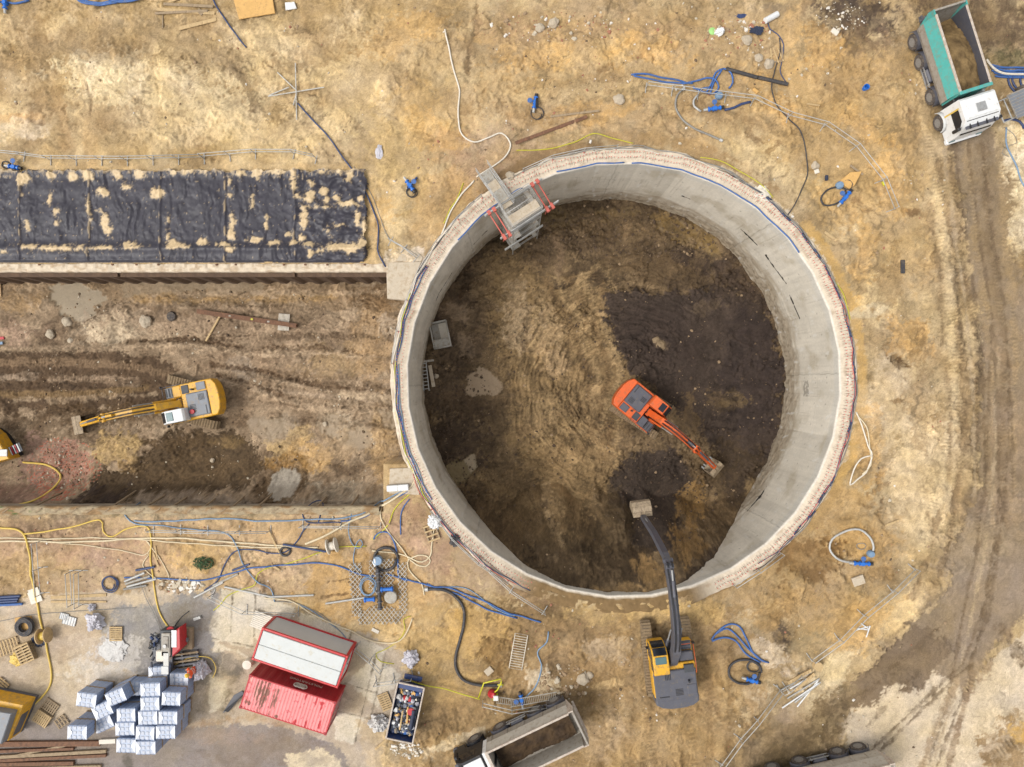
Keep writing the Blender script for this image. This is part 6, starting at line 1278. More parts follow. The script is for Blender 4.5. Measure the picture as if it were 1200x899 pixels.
    mb = MB(); mb.box(x1-.085, x1-.055, .35, .9, 1.1, 1.9, 'dglass', ch=.01); mb.build('window', t)
containers()
# ------------------------------------------------------------ stacked shrink wrapped blocks
def bundle_proto():
    mb = MB(); w_, d_, h_ = .615, .455, 1.02
    mb.box(-w_-.01, w_+.01, -d_-.01, d_+.01, 0, .13, 'oldwood', ch=.01)
    o = mb.build('paver_bundle')
    m2 = MB(); nx, ny, nz = 4, 2, 4
    m2.box(-w_+.01, w_-.01, -d_+.01, d_-.01, .13, h_-.02, 'wrap', ch=.05)
    for i in range(nx):
        for j in range(3):
            x = -w_+(i+.5)*2*w_/nx; y = -d_+(j+.5)*2*d_/3
            if j == 1 and i in (1, 2) and False: continue
            m2.box(x-.105, x+.105, y-.105, y+.105, h_-.03, h_+.008, 'paver', ch=.04)
    for i in range(nx):
        for k in range(4):
            x = -w_+(i+.5)*2*w_/nx; z = .13+(k+.5)*.88/4
            for s in (-1, 1): m2.box(x-.125, x+.125, s*(d_-.03), s*(d_+.006), z-.095, z+.095, 'wrapside', ch=.02)
    for j in range(3):
        for k in range(4):
            y = -d_+(j+.5)*2*d_/3; z = .13+(k+.5)*.88/4
            for s in (-1, 1): m2.box(s*(w_-.03), s*(w_+.006), y-.12, y+.12, z-.095, z+.095, 'wrapside', ch=.02)
    b = m2.build('block_stack', o)
    m3 = MB()
    for s in (-1, 1):     # taut film folded over the ends
        m3 = MB(); m3.add([(s*w_, -d_, h_+.014), (s*w_, d_, h_+.014), (s*(w_-.30), .05, h_+.016), (s*(w_-.30), -.05, h_+.016)], [(0,1,2,3)], 'film'); m3.build('wrapping_film', o)
    return o
mat('wrapside', (160,176,206), .35, 0, .14, 6); mat('film', (222,226,236), .25, 0, .1, 8)
BUN = [('A',215,355,-8,2),('B',345,440,24,2),('C',352,548,22,1),('D',140,620,-2,2),('E',610,262,0,1),('F',738,270,0,2),('G',735,386,0,2),('H',540,478,0,2),('I',530,590,0,2),('J',718,500,0,2),('K',695,625,0,2),('L',540,728,0,2),('M',700,745,0,2),('N',908,345,0,2),('O',882,500,0,2),('P',862,618,0,2),('Q',972,190,0,1),('R',800,138,0,1),('S',480,315,24,2)]
LAB = dict(A='tilted wrapped block bundle standing alone at the upper left of the stacks', B='slanted wrapped bundle between the lone one and the main stack', C='slanted wrapped bundle below the other slanted one', D='wrapped bundle at the lower left of the stacks beside the beams', E='low dark blue wrapped bundle tucked behind the tall stack',
  F='wrapped bundle topmost in the second column from the right of the main stack', G='wrapped bundle just below the tallest one in the middle column', H='wrapped bundle at the upper end of the left main column', I='wrapped bundle second in the left main column', J='wrapped bundle third in the middle column of the main stack', K='greyer dusty wrapped bundle in the middle column', L='wrapped bundle lowest in the left main column beside the beams', M='wrapped bundle lowest in the middle column', N='wrapped bundle below the worker in the right column', O='wrapped bundle in the middle of the right column', P='wrapped bundle lowest in the right column', Q='dusty wrapped bundle beside the worker in orange', R='low wrapped bundle under the chute of the red pump', S='slanted wrapped bundle leaning beside the dark blue one')
pb = bundle_proto(); first = True
for nm, zx, zy, ang, lv in BUN:
    zt_ = .05+lv*1.03; x, y = P(70+zx/6.97, 770+zy/6.97, zt_)
    if nm == 'S': x, y = P(70+455/6.97, 770+330/6.97, zt_)
    for k in range(lv):
        o = pb if first else copy_tree(pb); first = False
        o.location = (x+(rnd.uniform(-.03,.03) if k < lv-1 else 0), y, hgt(x, y)*.3+.02+k*1.03); o.rotation_euler = (0, 0, R(ang+rnd.uniform(-2.5,2.5)+180*rnd.randint(0, 1))); o.scale = (rnd.uniform(.95, 1.02), rnd.uniform(.95, 1.02), 1)
        tag(o, LAB[nm] if k == lv-1 else LAB[nm].replace('wrapped', 'bottom wrapped', 1)+', beneath', 'block bundle', 'shrink wrapped bundles of blocks')
        if len(o['label'].split()) > 16: o['label'] = ' '.join(o['label'].split()[:15])
# ------------------------------------------------------------ small things
def zat(px, py): x, y = P(px, py); return x, y, hgt(x, y)
def pallet(label, px, py, ang, L=1.2, W=.8, n=1, lift=0, m='wood', slats=7):
    x, y, z = zat(px, py); z = max(hgt(x+dx, y+dy) for dx in (-.5, 0, .5) for dy in (-.5, 0, .5))-.02
    for k in range(n):
        t = thing('pallet', (label if k == n-1 else label+', '+['lowest','second','third'][k]+' in the pile'), 'pallet', (x+rnd.uniform(-.03,.03)*k, y, z+lift+k*.145), R(ang+k*2), 'wooden pallets on the site')
        for i in range(slats): MB().box(-L/2+i*(L-.1)/(slats-1), -L/2+.1+i*(L-.1)/(slats-1), -W/2, W/2, .12, .142, m).build('slat', t)
        for y_ in (-W/2+.05, 0, W/2-.05): MB().box(-L/2, L/2, y_-.05, y_+.05, .02, .115, 'oldwood').build('runner', t)
pallet('wide pale pallet left of the pallet pile near the coil', 11, 757, 18, 1.4, 1.0); pallet('pallet topping the pile near the reel', 33, 763, 108, 1.25, 1.0, n=4)
pallet('pallet alone on the yard above the white debris bag', 137, 742, -90, .95, .85); pallet('small pallet near the generator hose', 52, 840, -35, 1.05, .85, n=2, slats=8); pallet('darker pallet behind the small one at the generator', 60, 827, -35, 1.0, .8, m='oldwood')
pallet('broken dark pallet by the lower left bundles', 73, 845, 35, .8, .7, m='oldwood', slats=4); pallet('pallet corner at the left edge above the generator', 1, 805, 50, 1.2, .8)
pallet('big pallet rack leaning against the cabin corner', 308, 727, 68, 1.1, 1.3, slats=9, lift=.1, m='hwhite'); pallet('tan pallet between the grey bag and the rubbish skip', 452, 821, -68, 1.15, .75, slats=8)
pallet('pallet with four gaps above the cream bow of hose', 506, 624, -70, 1.1, .85, slats=4, m='wood')
zT = hgt(*P(333, 378, -4)); 
for k, (px, py, lb) in enumerate(((334, 373.5, 'white pallet under the end of the rusty beam'),)):
    x, y = P(px, 378, -4); t = thing('pallet', lb, 'pallet', (x, y, zT+.1), R(86), 'wooden pallets on the site')
    for i in range(9): MB().box(-.6, .6, -.38+i*.09, -.33+i*.09, .12, .145, 'hwhite').build('slat', t)
    for q in (-.5, 0, .5): MB().box(q-.05, q+.05, -.4, .42, .02, .115, 'oldwood').build('runner', t)
a, b = P(232, 365, -3.7), P(348, 382, -3.7); L = math.hypot(b[0]-a[0], b[1]-a[1])
mb = MB(); mb.box(-L/2, L/2, -.16, .16, .0, .03, 'rust'); mb.box(-L/2, L/2, -.02, .02, .03, .27, 'rust'); mb.box(-L/2, L/2, -.16, .16, .27, .30, 'rust')
for q in (-1.2, .4, 1.6): mb.box(q-.08, q+.08, -.06, .06, .30, .33, 'lime' if q == .4 else 'duststeel')
tag(mb.build('steel_beam', loc=((a[0]+b[0])/2, (a[1]+b[1])/2, zT+.16), rz=math.atan2(b[1]-a[1], b[0]-a[0])), 'long rusty steel beam lying across the trench floor, one end on the pallet', 'steel beam')
def tbar(label, a, b, wd, m, zl=-4, cat='timber'): 
    A, Bq = P(*a, zl), P(*b, zl); z = max(hgt(A[0]+(Bq[0]-A[0])*f, A[1]+(Bq[1]-A[1])*f) for f in (0, .25, .5, .75, 1)); L = math.hypot(Bq[0]-A[0], Bq[1]-A[1]); tag(MB().box(-L/2, L/2, -wd/2, wd/2, 0, .1, m, ch=.01).build('timber', loc=((A[0]+Bq[0])/2, (A[1]+Bq[1])/2, z), rz=math.atan2(Bq[1]-A[1], Bq[0]-A[0])), label, cat)
tbar('pale square timber propped under the rusty beam', (243,400), (262,366), .14, 'wood'); tbar('short pale board standing at the left edge of the trench', (1,330), (2,348), .22, 'wood')
tbar('red painted bar at the left edge of the trench', (-4,397), (5,396), .2, 'red'); tbar('blue painted bar below the red one', (-4,403), (4,402), .2, 'lblue')
def coil_tyre(label, x, y, z, R_, r, m='tyre', n=4):
    mb = MB()
    for k in range(n): mb.tube([(math.cos(a)*(R_-k*r*1.3), math.sin(a)*(R_-k*r*1.3), r+.01+rnd.uniform(0,.06)) for a in [2*math.pi*i/22 for i in range(22)]], r, m, 7, closed=True)
    for k in range(n-1): mb.tube([(math.cos(a)*(R_-.04-k*r*1.3), math.sin(a)*(R_-.04-k*r*1.3), 3*r+rnd.uniform(0,.05)) for a in [2*math.pi*i/22 for i in range(22)]], r, m, 7, closed=True)
    return tag(mb.build('cable_coil', loc=(x, y, z)), label, 'cable coil')
x, y, z = zat(32, 733); coil_tyre('thick black cable coil on a board near the reel', x, y, z+.1, .60, .07, 'hblack'); tag(MB().box(-.6,.5,-.5,.5,0,.05,'ply').build('board', loc=(x-.15,y+.1,z+.01), rz=.1), 'small board under the black cable coil', 'board')
x, y = P(202, 371, -4); tag(MB().lathe([(.12,0),(.3,0),(.36,.08),(.3,.2),(.2,.2)], 'tyre', 'z', n=20).build('tyre', loc=(x, y, hgt(x, y))), 'old dark tyre lying on the trench floor', 'tyre')
def reel(label, px, py, r, w_, tilt, rz, m='wood', lift=0):
    x, y, z = zat(px, py); t = thing('cable_reel', label, 'cable reel', (x, y, z+lift), 0)
    o = Matrix.Rotation(rz, 4, 'Z') @ Matrix.Rotation(tilt, 4, 'X')
    for s in (-1, 1): mb = MB(); mb.xf = o; mb.lathe([(.06, s*w_/2-.03), (r, s*w_/2-.03), (r, s*w_/2+.03), (.06, s*w_/2+.03)], m, 'z', n=24); q = mb.build('flange', t); q.location = (0, 0, r if tilt else w_/2+.03)
    mb = MB(); mb.xf = o; mb.lathe([(r*.5, -w_/2), (r*.56, 0), (r*.5, w_/2)], 'hyellow' if m == 'wood' else m, 'z', n=18, smooth=True); q = mb.build('drum', t); q.location = (0, 0, r if tilt else w_/2+.03)
reel('wooden cable reel standing on edge beside the pallet pile', 57, 742, .50, .55, R(90), R(100)); reel('pale cable reel standing on edge above the mesh pad', 391, 638, .50, .55, R(90), R(105), 'hwhite'); reel('small wooden reel lying flat by the pale pipes', 956, 778.5, .30, .3, 0, 0, 'wood')
slab('concrete_slab', 'stepped concrete pad in the trench corner beside the white cabinet', 'slab', [(456,578),(457,549),(484,548),(490,566),(492,580)], -.4, .10)
x, y, z = zat(467, 571); tag(MB().box(-.72,.72,-.2,.2,0,.34,'white',ch=.04).box(-.02,.02,-.205,.205,.02,.345,'galv').box(-.74,.74,-.22,.22,-.03,.0,'dconcrete').build('cabinet', loc=(x, y, .13), rz=R(4)), 'long white cabinet on the concrete pad at the trench corner', 'cabinet')
def bag(label, px, py, r, m, seed, h=.6, cat='bag', sx=1., name='plastic_bag'):
    x, y, z = zat(px, py); bm = bmesh.new(); bmesh.ops.create_icosphere(bm, subdivisions=4, radius=1)
    for v in bm.verts:
        p = v.co.copy(); n = .8+.50*mnoise.noise(p*1.5+Vector((seed,0,0)))+.60*abs(mnoise.noise(p*2.8+Vector((0,seed,0))))+.30*abs(mnoise.noise(p*6+Vector((0,0,seed))))
        v.co = Vector((p.x*r*n*sx, p.y*r*n, max(p.z*h*n*.8+h*.45, .0)))
    me = bpy.data.meshes.new(name); bm.to_mesh(me); bm.free(); me.materials.append(M(m)); o = bpy.data.objects.new(name, me); COL.objects.link(o); o.location = (x, y, z); return tag(o, label, cat)
bag('translucent plastic bag tied at the neck on the yard', 114, 727, .52, 'foil', 3, .55); bag('knotted neck of plastic film above the tied bag', 109, 711, .22, 'foil', 9, .3)
bag('flat torn white plastic below the lone pallet', 134, 761, .75, 'baglight', 5, .12, 'plastic sheet', 1.05, 'plastic_sheet'); bag('open grey bulk bag beside the worker', 239, 782, .58, 'foil', 7, .7, 'bulk bag', .7)
bag('crumpled white bag on the sand above the rubbish skip', 482, 770, .5, 'foil', 11, .5); bag('lumpy grey white sack left of the rubbish skip', 445, 846, .55, 'baglight', 13, .5); bag('crumpled clear film lying on the sand at the upper middle', 444, 180, .5, 'foil', 15, .15, 'plastic film', .45, 'plastic_film')
bag('white crumpled sack on the pallet corner near the rim', 509, 611, .42, 'white', 17, .35); bag('yellow rope heap on the ground beside the pallets', 20, 772, .4, 'hyellow', 19, .15, 'rope heap', 1., 'rope_heap')
bag('dark crumpled tarpaulin by the reel', 47, 750, .4, 'navy', 23, .15, 'tarpaulin', 1, 'tarpaulin'); bag('black sleeve bag lying on the lower left rim', 533, 632, .42, 'hblack', 25, .3, 'bag', .8)
bag('crumpled white wrapping on the right rim', 994, 443, .30, 'hwhite', 27, .3, 'plastic film', .6, 'plastic_film'); bag('lumpy white mortar dump on the upper right rim', 892, 228, .45, 'hwhite', 29, .25, 'mortar heap', 1.3, 'mortar_heap')
bag('dark green shrub on the strip below the trench', 241, 658, .55, 'green', 31, .5, 'shrub', 1.2, 'shrub') if False else None
def shrub(label, px, py, r, n=260):
    x, y, z = zat(px, py); t = thing('shrub', label, 'shrub', (x, y, z)); mb = MB()
    for k in range(n):
        a = rnd.uniform(0, 6.28); q = r*math.sqrt(rnd.random()); h = rnd.uniform(.05, .5)*(1-q/r*.6); c = Vector((math.cos(a)*q*1.5, math.sin(a)*q, h)); u = Vector((rnd.uniform(-1,1), rnd.uniform(-1,1), rnd.uniform(-.4,.4))).normalized()*rnd.uniform(.05,.11); v = u.cross(Vector((rnd.uniform(-.3,.3), rnd.uniform(-.3,.3), 1))).normalized()*.04
        mb.add([c-u, c+v, c+u, c-v], [(0,1,2,3)], 'green')
    mb.build('leaves', t); mb = MB()
    for k in range(9): a = k*.7; mb.cyl((0,0,0), (math.cos(a)*r, math.sin(a)*r*.7, .3), .015, 'oldwood', 5)
    mb.build('twigs', t)
shrub('dark green weedy shrub on the strip below the trench', 240, 659, .45)
# skip with rubbish
def skip():
    cs = [Vector(P(*p, 1.25)) for p in ((466,799),(498,804),(484,870),(453.5,862))]; c = sum(cs, Vector((0,0)))/4; rz = math.atan2(cs[1].y-cs[2].y, cs[1].x-cs[2].x); z0 = hgt(c.x, c.y)
    Lx, Wy = 1.85, .88; t = thing('rubbish_skip', 'open blue skip full of mixed rubbish', 'skip', (c.x, c.y, z0), rz)
    mb = MB(); mb.box(-Lx+.2, Lx-.3, -Wy+.05, Wy-.05, .1, .16, 'bluebin')
    for s in (-1, 1): mb.add([(-Lx,s*Wy,1.25),(Lx,s*Wy,1.25),(Lx-.35,s*(Wy-.08),.1),(-Lx+.25,s*(Wy-.08),.1),(-Lx,s*(Wy-.05),1.25),(Lx,s*(Wy-.05),1.25),(Lx-.35,s*(Wy-.13),.1),(-Lx+.25,s*(Wy-.13),.1)], [(0,1,2,3),(4,5,6,7),(0,1,5,4)], 'bluebin')
    for a, b in ((-Lx, -Lx+.25), (Lx, Lx-.35)): mb.add([(a,-Wy,1.25),(a,Wy,1.25),(b,Wy-.08,.1),(b,-Wy+.08,.1)], [(0,1,2,3)], 'bluebin')
    mb.build('body', t)
    mb = MB(); 
    for s in (-1, 1): mb.box(-Lx-.03, Lx+.03, s*Wy-.05, s*Wy+.05, 1.2, 1.3, 'rimpale', ch=.02)
    for x in (-Lx, Lx): mb.box(x-.05, x+.05, -Wy+.05, Wy-.05, 1.21, 1.3, 'rimpale', ch=.02)
    mb.build('rim', t); mb = MB(); mb.box(Lx-.38, Lx-.03, -Wy+.06, Wy-.06, 1.1, 1.14, 'bluebin'); mb.box(Lx, Lx+.3, -.6, .6, .3, .5, 'bluebin', ch=.03); mb.build('end_plate', t)
    fr = CT((c.x, c.y, z0), rz); mb = MB(); mb.box(-Lx+.25, Lx-.38, -Wy+.14, Wy-.14, .6, .75, 'bagdark')
    pal = ['foil','baglight','white','bagdark','black','navy','dblue','wood','ply','hwhite','midgrey','foil','bagdark','baglight','red','blue','dconcrete']
    for k in range(210):
        x = rnd.uniform(-Lx+.35, Lx-.5); y = rnd.uniform(-Wy+.22, Wy-.22); m = rnd.choice(pal); s = rnd.uniform(.05, .2); n = 7
        mb.xf = Matrix.Translation((x, y, rnd.uniform(.78, 1.12))) @ Matrix.Rotation(rnd.uniform(0, 6), 4, 'Z') @ Matrix.Rotation(rnd.uniform(-.7, .7), 4, 'X') @ Matrix.Rotation(rnd.uniform(-.5, .5), 4, 'Y')
        vs = [(math.cos(i*.9)*s*rnd.uniform(.6,1.3), math.sin(i*.9)*s*rnd.uniform(.6,1.2), 0) for i in range(7)]+[(rnd.uniform(-.3,.3)*s, rnd.uniform(-.3,.3)*s, s*rnd.uniform(.3,.7))]
        mb.add(vs, [(i, (i+1) % 7, 7) for i in range(7)], m)
    mb.xf = Matrix.Identity(4); o = mb.build('rubbish'); o.matrix_world = fr; tag(o, 'mixed bags, film and scraps filling the blue skip', 'rubbish', kind='stuff')
    for lb, m, q in (('long yellow timber sticking up in the skip rubbish', 'wood', (-1.2,.12,-.1,.18)), ('second timber crossing the skip rubbish', 'ply', (-.7,-.25,.2,-.1)), ('rolled blue mat in the skip', 'navy', (-1.0,-.55,.1,-.5))):
        mb = MB(); mb.cyl((q[0], q[1], 1.1), (q[2]+.2, q[3], 1.22), .06 if m != 'navy' else .13, m, 8); o = mb.build('timber' if m != 'navy' else 'rolled_mat'); o.matrix_world = fr; tag(o, lb, 'timber' if m != 'navy' else 'mat')
    mb = MB(); mb.lathe([(.02,0),(.24,0),(.22,.3),(.19,.3),(.19,.05),(.02,.05)], 'ply', 'z', n=14); mb.lathe([(.215,.26),(.235,.26),(.23,.33),(.21,.33)], 'red', 'z', n=14); o = mb.build('bucket'); o.matrix_world = fr @ Matrix.Translation((.15, -.35, .95)); tag(o, 'tan bucket with a red rim in the skip', 'bucket')
skip()
# valves / pumps on wells
def pump(label, px, py, ang, L=1.0, wheel_=True, tilt=0):
    x, y, z = zat(px, py); t = thing('well_valve', label, 'pump valve', (x, y, z+.22), R(ang))
    mb = MB(); mb.cyl((-L*.5,0,0), (L*.5,0,0), .10, 'bblue', 10); 
    for q in (-.42, -.12, .12, .42): mb.cyl((q*L-.03,0,0), (q*L+.03,0,0), .16, 'bblue', 12)
    mb.cyl((0,0,-.2), (0,0,.16), .13, 'bblue', 12); mb.build('valve_body', t)
    mb = MB(); mb.cyl((0,0,.1), (0,.34,.2), .04, 'blue', 8); mb.lathe([(.02,.0),(.17,.0),(.17,.03),(.02,.03)], 'blue', 'z', at=(0,.36,.2), n=12); mb.build('hand_wheel', t)
    mb = MB(); mb.cyl((-L*.5,0,0), (-L*.5-.28,0,-.02), .085, 'galv', 10); mb.build('inlet_coupling', t)
    mb = MB(); mb.cyl((L*.5,0,0), (L*.5+.18,0,0), .12, 'black', 10); mb.build('outlet_coupling', t)
    return t
pump('blue well valve with a dark standpipe and cage of wire at the upper middle', 627, 121, 80, .8); hoop('wire_hoop', 'black wire hoop below the upper middle valve', 629, 134, 8, 8, .03, 'hblack', 2)
MBp = MB(); MBp.cyl((0,0,0),(0,-.7,.5),.10,'black',10); x, y, z = zat(629, 122); tag(MBp.build('standpipe', loc=(x,y+.3,z+.2)), 'short black standpipe beside the upper middle valve', 'pipe')
pump('blue well valve left of the stairs on the sand', 481, 219, -55, .8); hoop('wire_hoop', 'black wire hoop below the valve left of the stairs', 483, 226, 6.5, 6, .03, 'hblack', 2); pipe('standpipe', 'blue handled pipe crossing the valve left of the stairs', (478,222), (489,209), .08, 'dblue')
pump('blue well valve on the ground beside the plywood sheet at the right', 988, 233, 50, 1.0); hoop('hose_ring', 'grey suction hose curled from the right well valve to the plywood sheet', 975, 231, 16, 10, .06, 'hblack', 1, ang=R(25)); hoop('wire_hoop', 'thin black ring on the plywood sheet', 991, 218, 6, 6, .03, 'hblack', 1, lift=.1)
x, y, z = zat(982.6, 218); tag(MB().lathe([(.02,0),(.26,0),(.26,.2),(.2,.32),(.02,.34)], 'lblue', 'z', n=14).build('water_well', loc=(x,y,z)), 'round pale blue well cap at the corner of the plywood sheet', 'well')
slab('plywood_sheet', 'orange plywood sheet lying under the black ring at the right', 'plywood', [(981,214),(995,203),(1008,202),(1000,218),(994,223)], .02, .07, 'ply'); slab('plywood_sheet', 'large plywood sheet cut by the top edge', 'plywood', [(273,-6),(320,-6),(324,18),(282,25)], .05, .12, 'ply')
slab('white_panel', 'small white panel right of the large plywood sheet', 'panel', [(335,5),(346,4),(349,12),(336,14)], .05, .1, 'white')
pump('blue well valve inside the grey hose loop at the lower right', 1008, 659.5, -2, 1.1); 
hose('hose', 'large pale grey hose loop at the lower right with two black joints', [(1002,659),(990,658),(978,653),(972,643),(975,632),(984,625),(996,620),(1008,621),(1017,629),(1021,640),(1020,646)], .075, 'galv', ends='black', lift=.05)
x, y, z = zat(1018, 648); tag(MB().lathe([(.02,0),(.24,0),(.24,.2),(.18,.34),(.02,.36)], 'lblue', 'z', n=14).build('water_well', loc=(x,y,z)), 'pale blue well cap at the end of the grey hose loop', 'well'); hoop('wire_hoop', 'thin wire ring inside the grey hose loop', 1009, 640, 5, 4, .025, 'hgrey', 1)
pump('bright blue well valve on the black ring beside the rim excavator', 880, 796, -15, .8); hoop('hose_ring', 'large black ring hose beside the rim excavator', 872, 787, 19.5, 15, .08, 'hblack', 1); hoop('wire_hoop', 'smaller black ring inside the large one by the rim excavator', 883, 781, 8, 7, .04, 'hblack', 2)
pump('bright blue small valve under the upper right rails', 836, 129, 8, .9); x, y, z = zat(842, 113); tag(MB().lathe([(.02,0),(.26,0),(.26,.2),(.2,.32),(.02,.34)], 'lblue', 'z', n=14).build('water_well', loc=(x,y,z)), 'pale blue well cap at the end of the upper tangle', 'well')
pump('small blue valve at the left edge above the black liner', 19, 197, -10, .7); hoop('wire_hoop', 'dark ring around the left edge valve', 8, 194, 5, 4, .04, 'hblack', 1); pump('blue valve hanging in at the top left corner', 9, 6, 90, .8)
x, y, z = zat(1013, 104); tag(MB().lathe([(.02,0),(.17,0),(.2,.35),(.16,.35),(.14,.06),(.02,.06)], 'bblue', 'z', n=12).build('bucket', loc=(x,y,z), rz=.3), 'small bright blue bucket alone on the ochre ground', 'bucket')
pump('red hooded valve under the yellow handrail', 611, 818, 100, .7)
# pump pad with mesh
def mesh_pad():
    pts = [(409,662),(466,655),(478,700),(474,728),(450,732),(420,730),(410,700)]; c = P(442, 694); z0 = .06; t = thing('mesh_mat', 'diamond mesh mats laid round the pump with blue hoses', 'mesh mat', (*c, 0))
    for quad in ([(409,660),(425,658),(424,722),(413,722)], [(433,656),(463,654),(462,690),(446,700),(433,690)], [(466,660),(477,658),(478,718),(468,722)], [(420,716),(440,708),(462,710),(473,720),(470,730),(420,732)]):
        q = [Vector(P(*p)) for p in quad]; mb = MB(); x0, x1, y0, y1 = min(p.x for p in q), max(p.x for p in q), min(p.y for p in q), max(p.y for p in q)
        def inside(x, y):
            r = False; n = len(q)
            for i in range(n):
                a, b = q[i], q[(i+1) % n]
                if (a.y > y) != (b.y > y) and x < (b.x-a.x)*(y-a.y)/(b.y-a.y)+a.x: r = not r
            return r
        s = .34; n = int((x1-x0+y1-y0)/s)+2
        for sg in (1, -1):
            for k in range(-n, n):
                run = []; st = 40
                for i in range(st+1):
                    u = x0+(x1-x0)*i/st; v = (y0+y1)/2+sg*(u-(x0+x1)/2)*1.15+k*s
                    if y0-.1 < v < y1+.1 and inside(u, v): run.append((u-c[0], v-c[1], max(hgt(u, v), -.1)+.11))
                    elif len(run) > 1: mb.tube(run, .026, 'mesh', 4); run = []
                    else: run = []
                if len(run) > 1: mb.tube(run, .026, 'mesh', 4)
        mb.build('mesh_sheet', t)
    x, y, z = zat(444, 690); t = thing('header_pump', 'dark standing pump manifold with blue valves on the mesh mats', 'pump', (x, y, z))
    def L(px, py, zz=0): a, b = P(px, py); return (a-x, b-y, zz)
    mb = MB(); mb.cyl(L(444,664,.3), L(447,712,.35), .13, 'hblack', 12)
    for f in (.1, .3, .55, .8, .95): p = Vector(L(444,664,.3)).lerp(Vector(L(447,712,.35)), f); q = p+Vector((0.01, -.07, 0)); mb.cyl(p, q, .19, 'darkgrey', 12)
    mb.build('header_pipe', t)
    for a, b in (((447,689),(462,688)), ((428,701),(441,700))):
        mb = MB(); mb.cyl(L(*a,.3), L(*b,.3), .12, 'bblue', 10); p, q = Vector(L(*a,.3)), Vector(L(*b,.3))
        for f in (.1, .9): m_ = p.lerp(q, f); d = (q-p).normalized()*.04; mb.cyl(m_-d, m_+d, .18, 'bblue', 12)
        mb.build('valve', t)
    mb = MB(); mb.lathe([(.02,.5),(.28,.5),(.30,.35),(.3,.1),(.02,.1)], 'lblue', 'z', at=L(444,655,0), n=16); mb.build('well_cap', t)
    mb = MB(); mb.lathe([(.3,.06),(.42,.1),(.44,.25),(.4,.34),(.28,.36)], 'duststeel', 'z', at=L(459,698,0), n=20); mb.build('round_cover', t)
    mb = MB(); mb.cyl(L(442,660,.4), L(441,652,.5), .08, 'white', 8); mb.cyl(L(438,656,.3), L(441,662,.3), .06, 'white', 8); mb.build('white_joint', t)
mesh_pad()
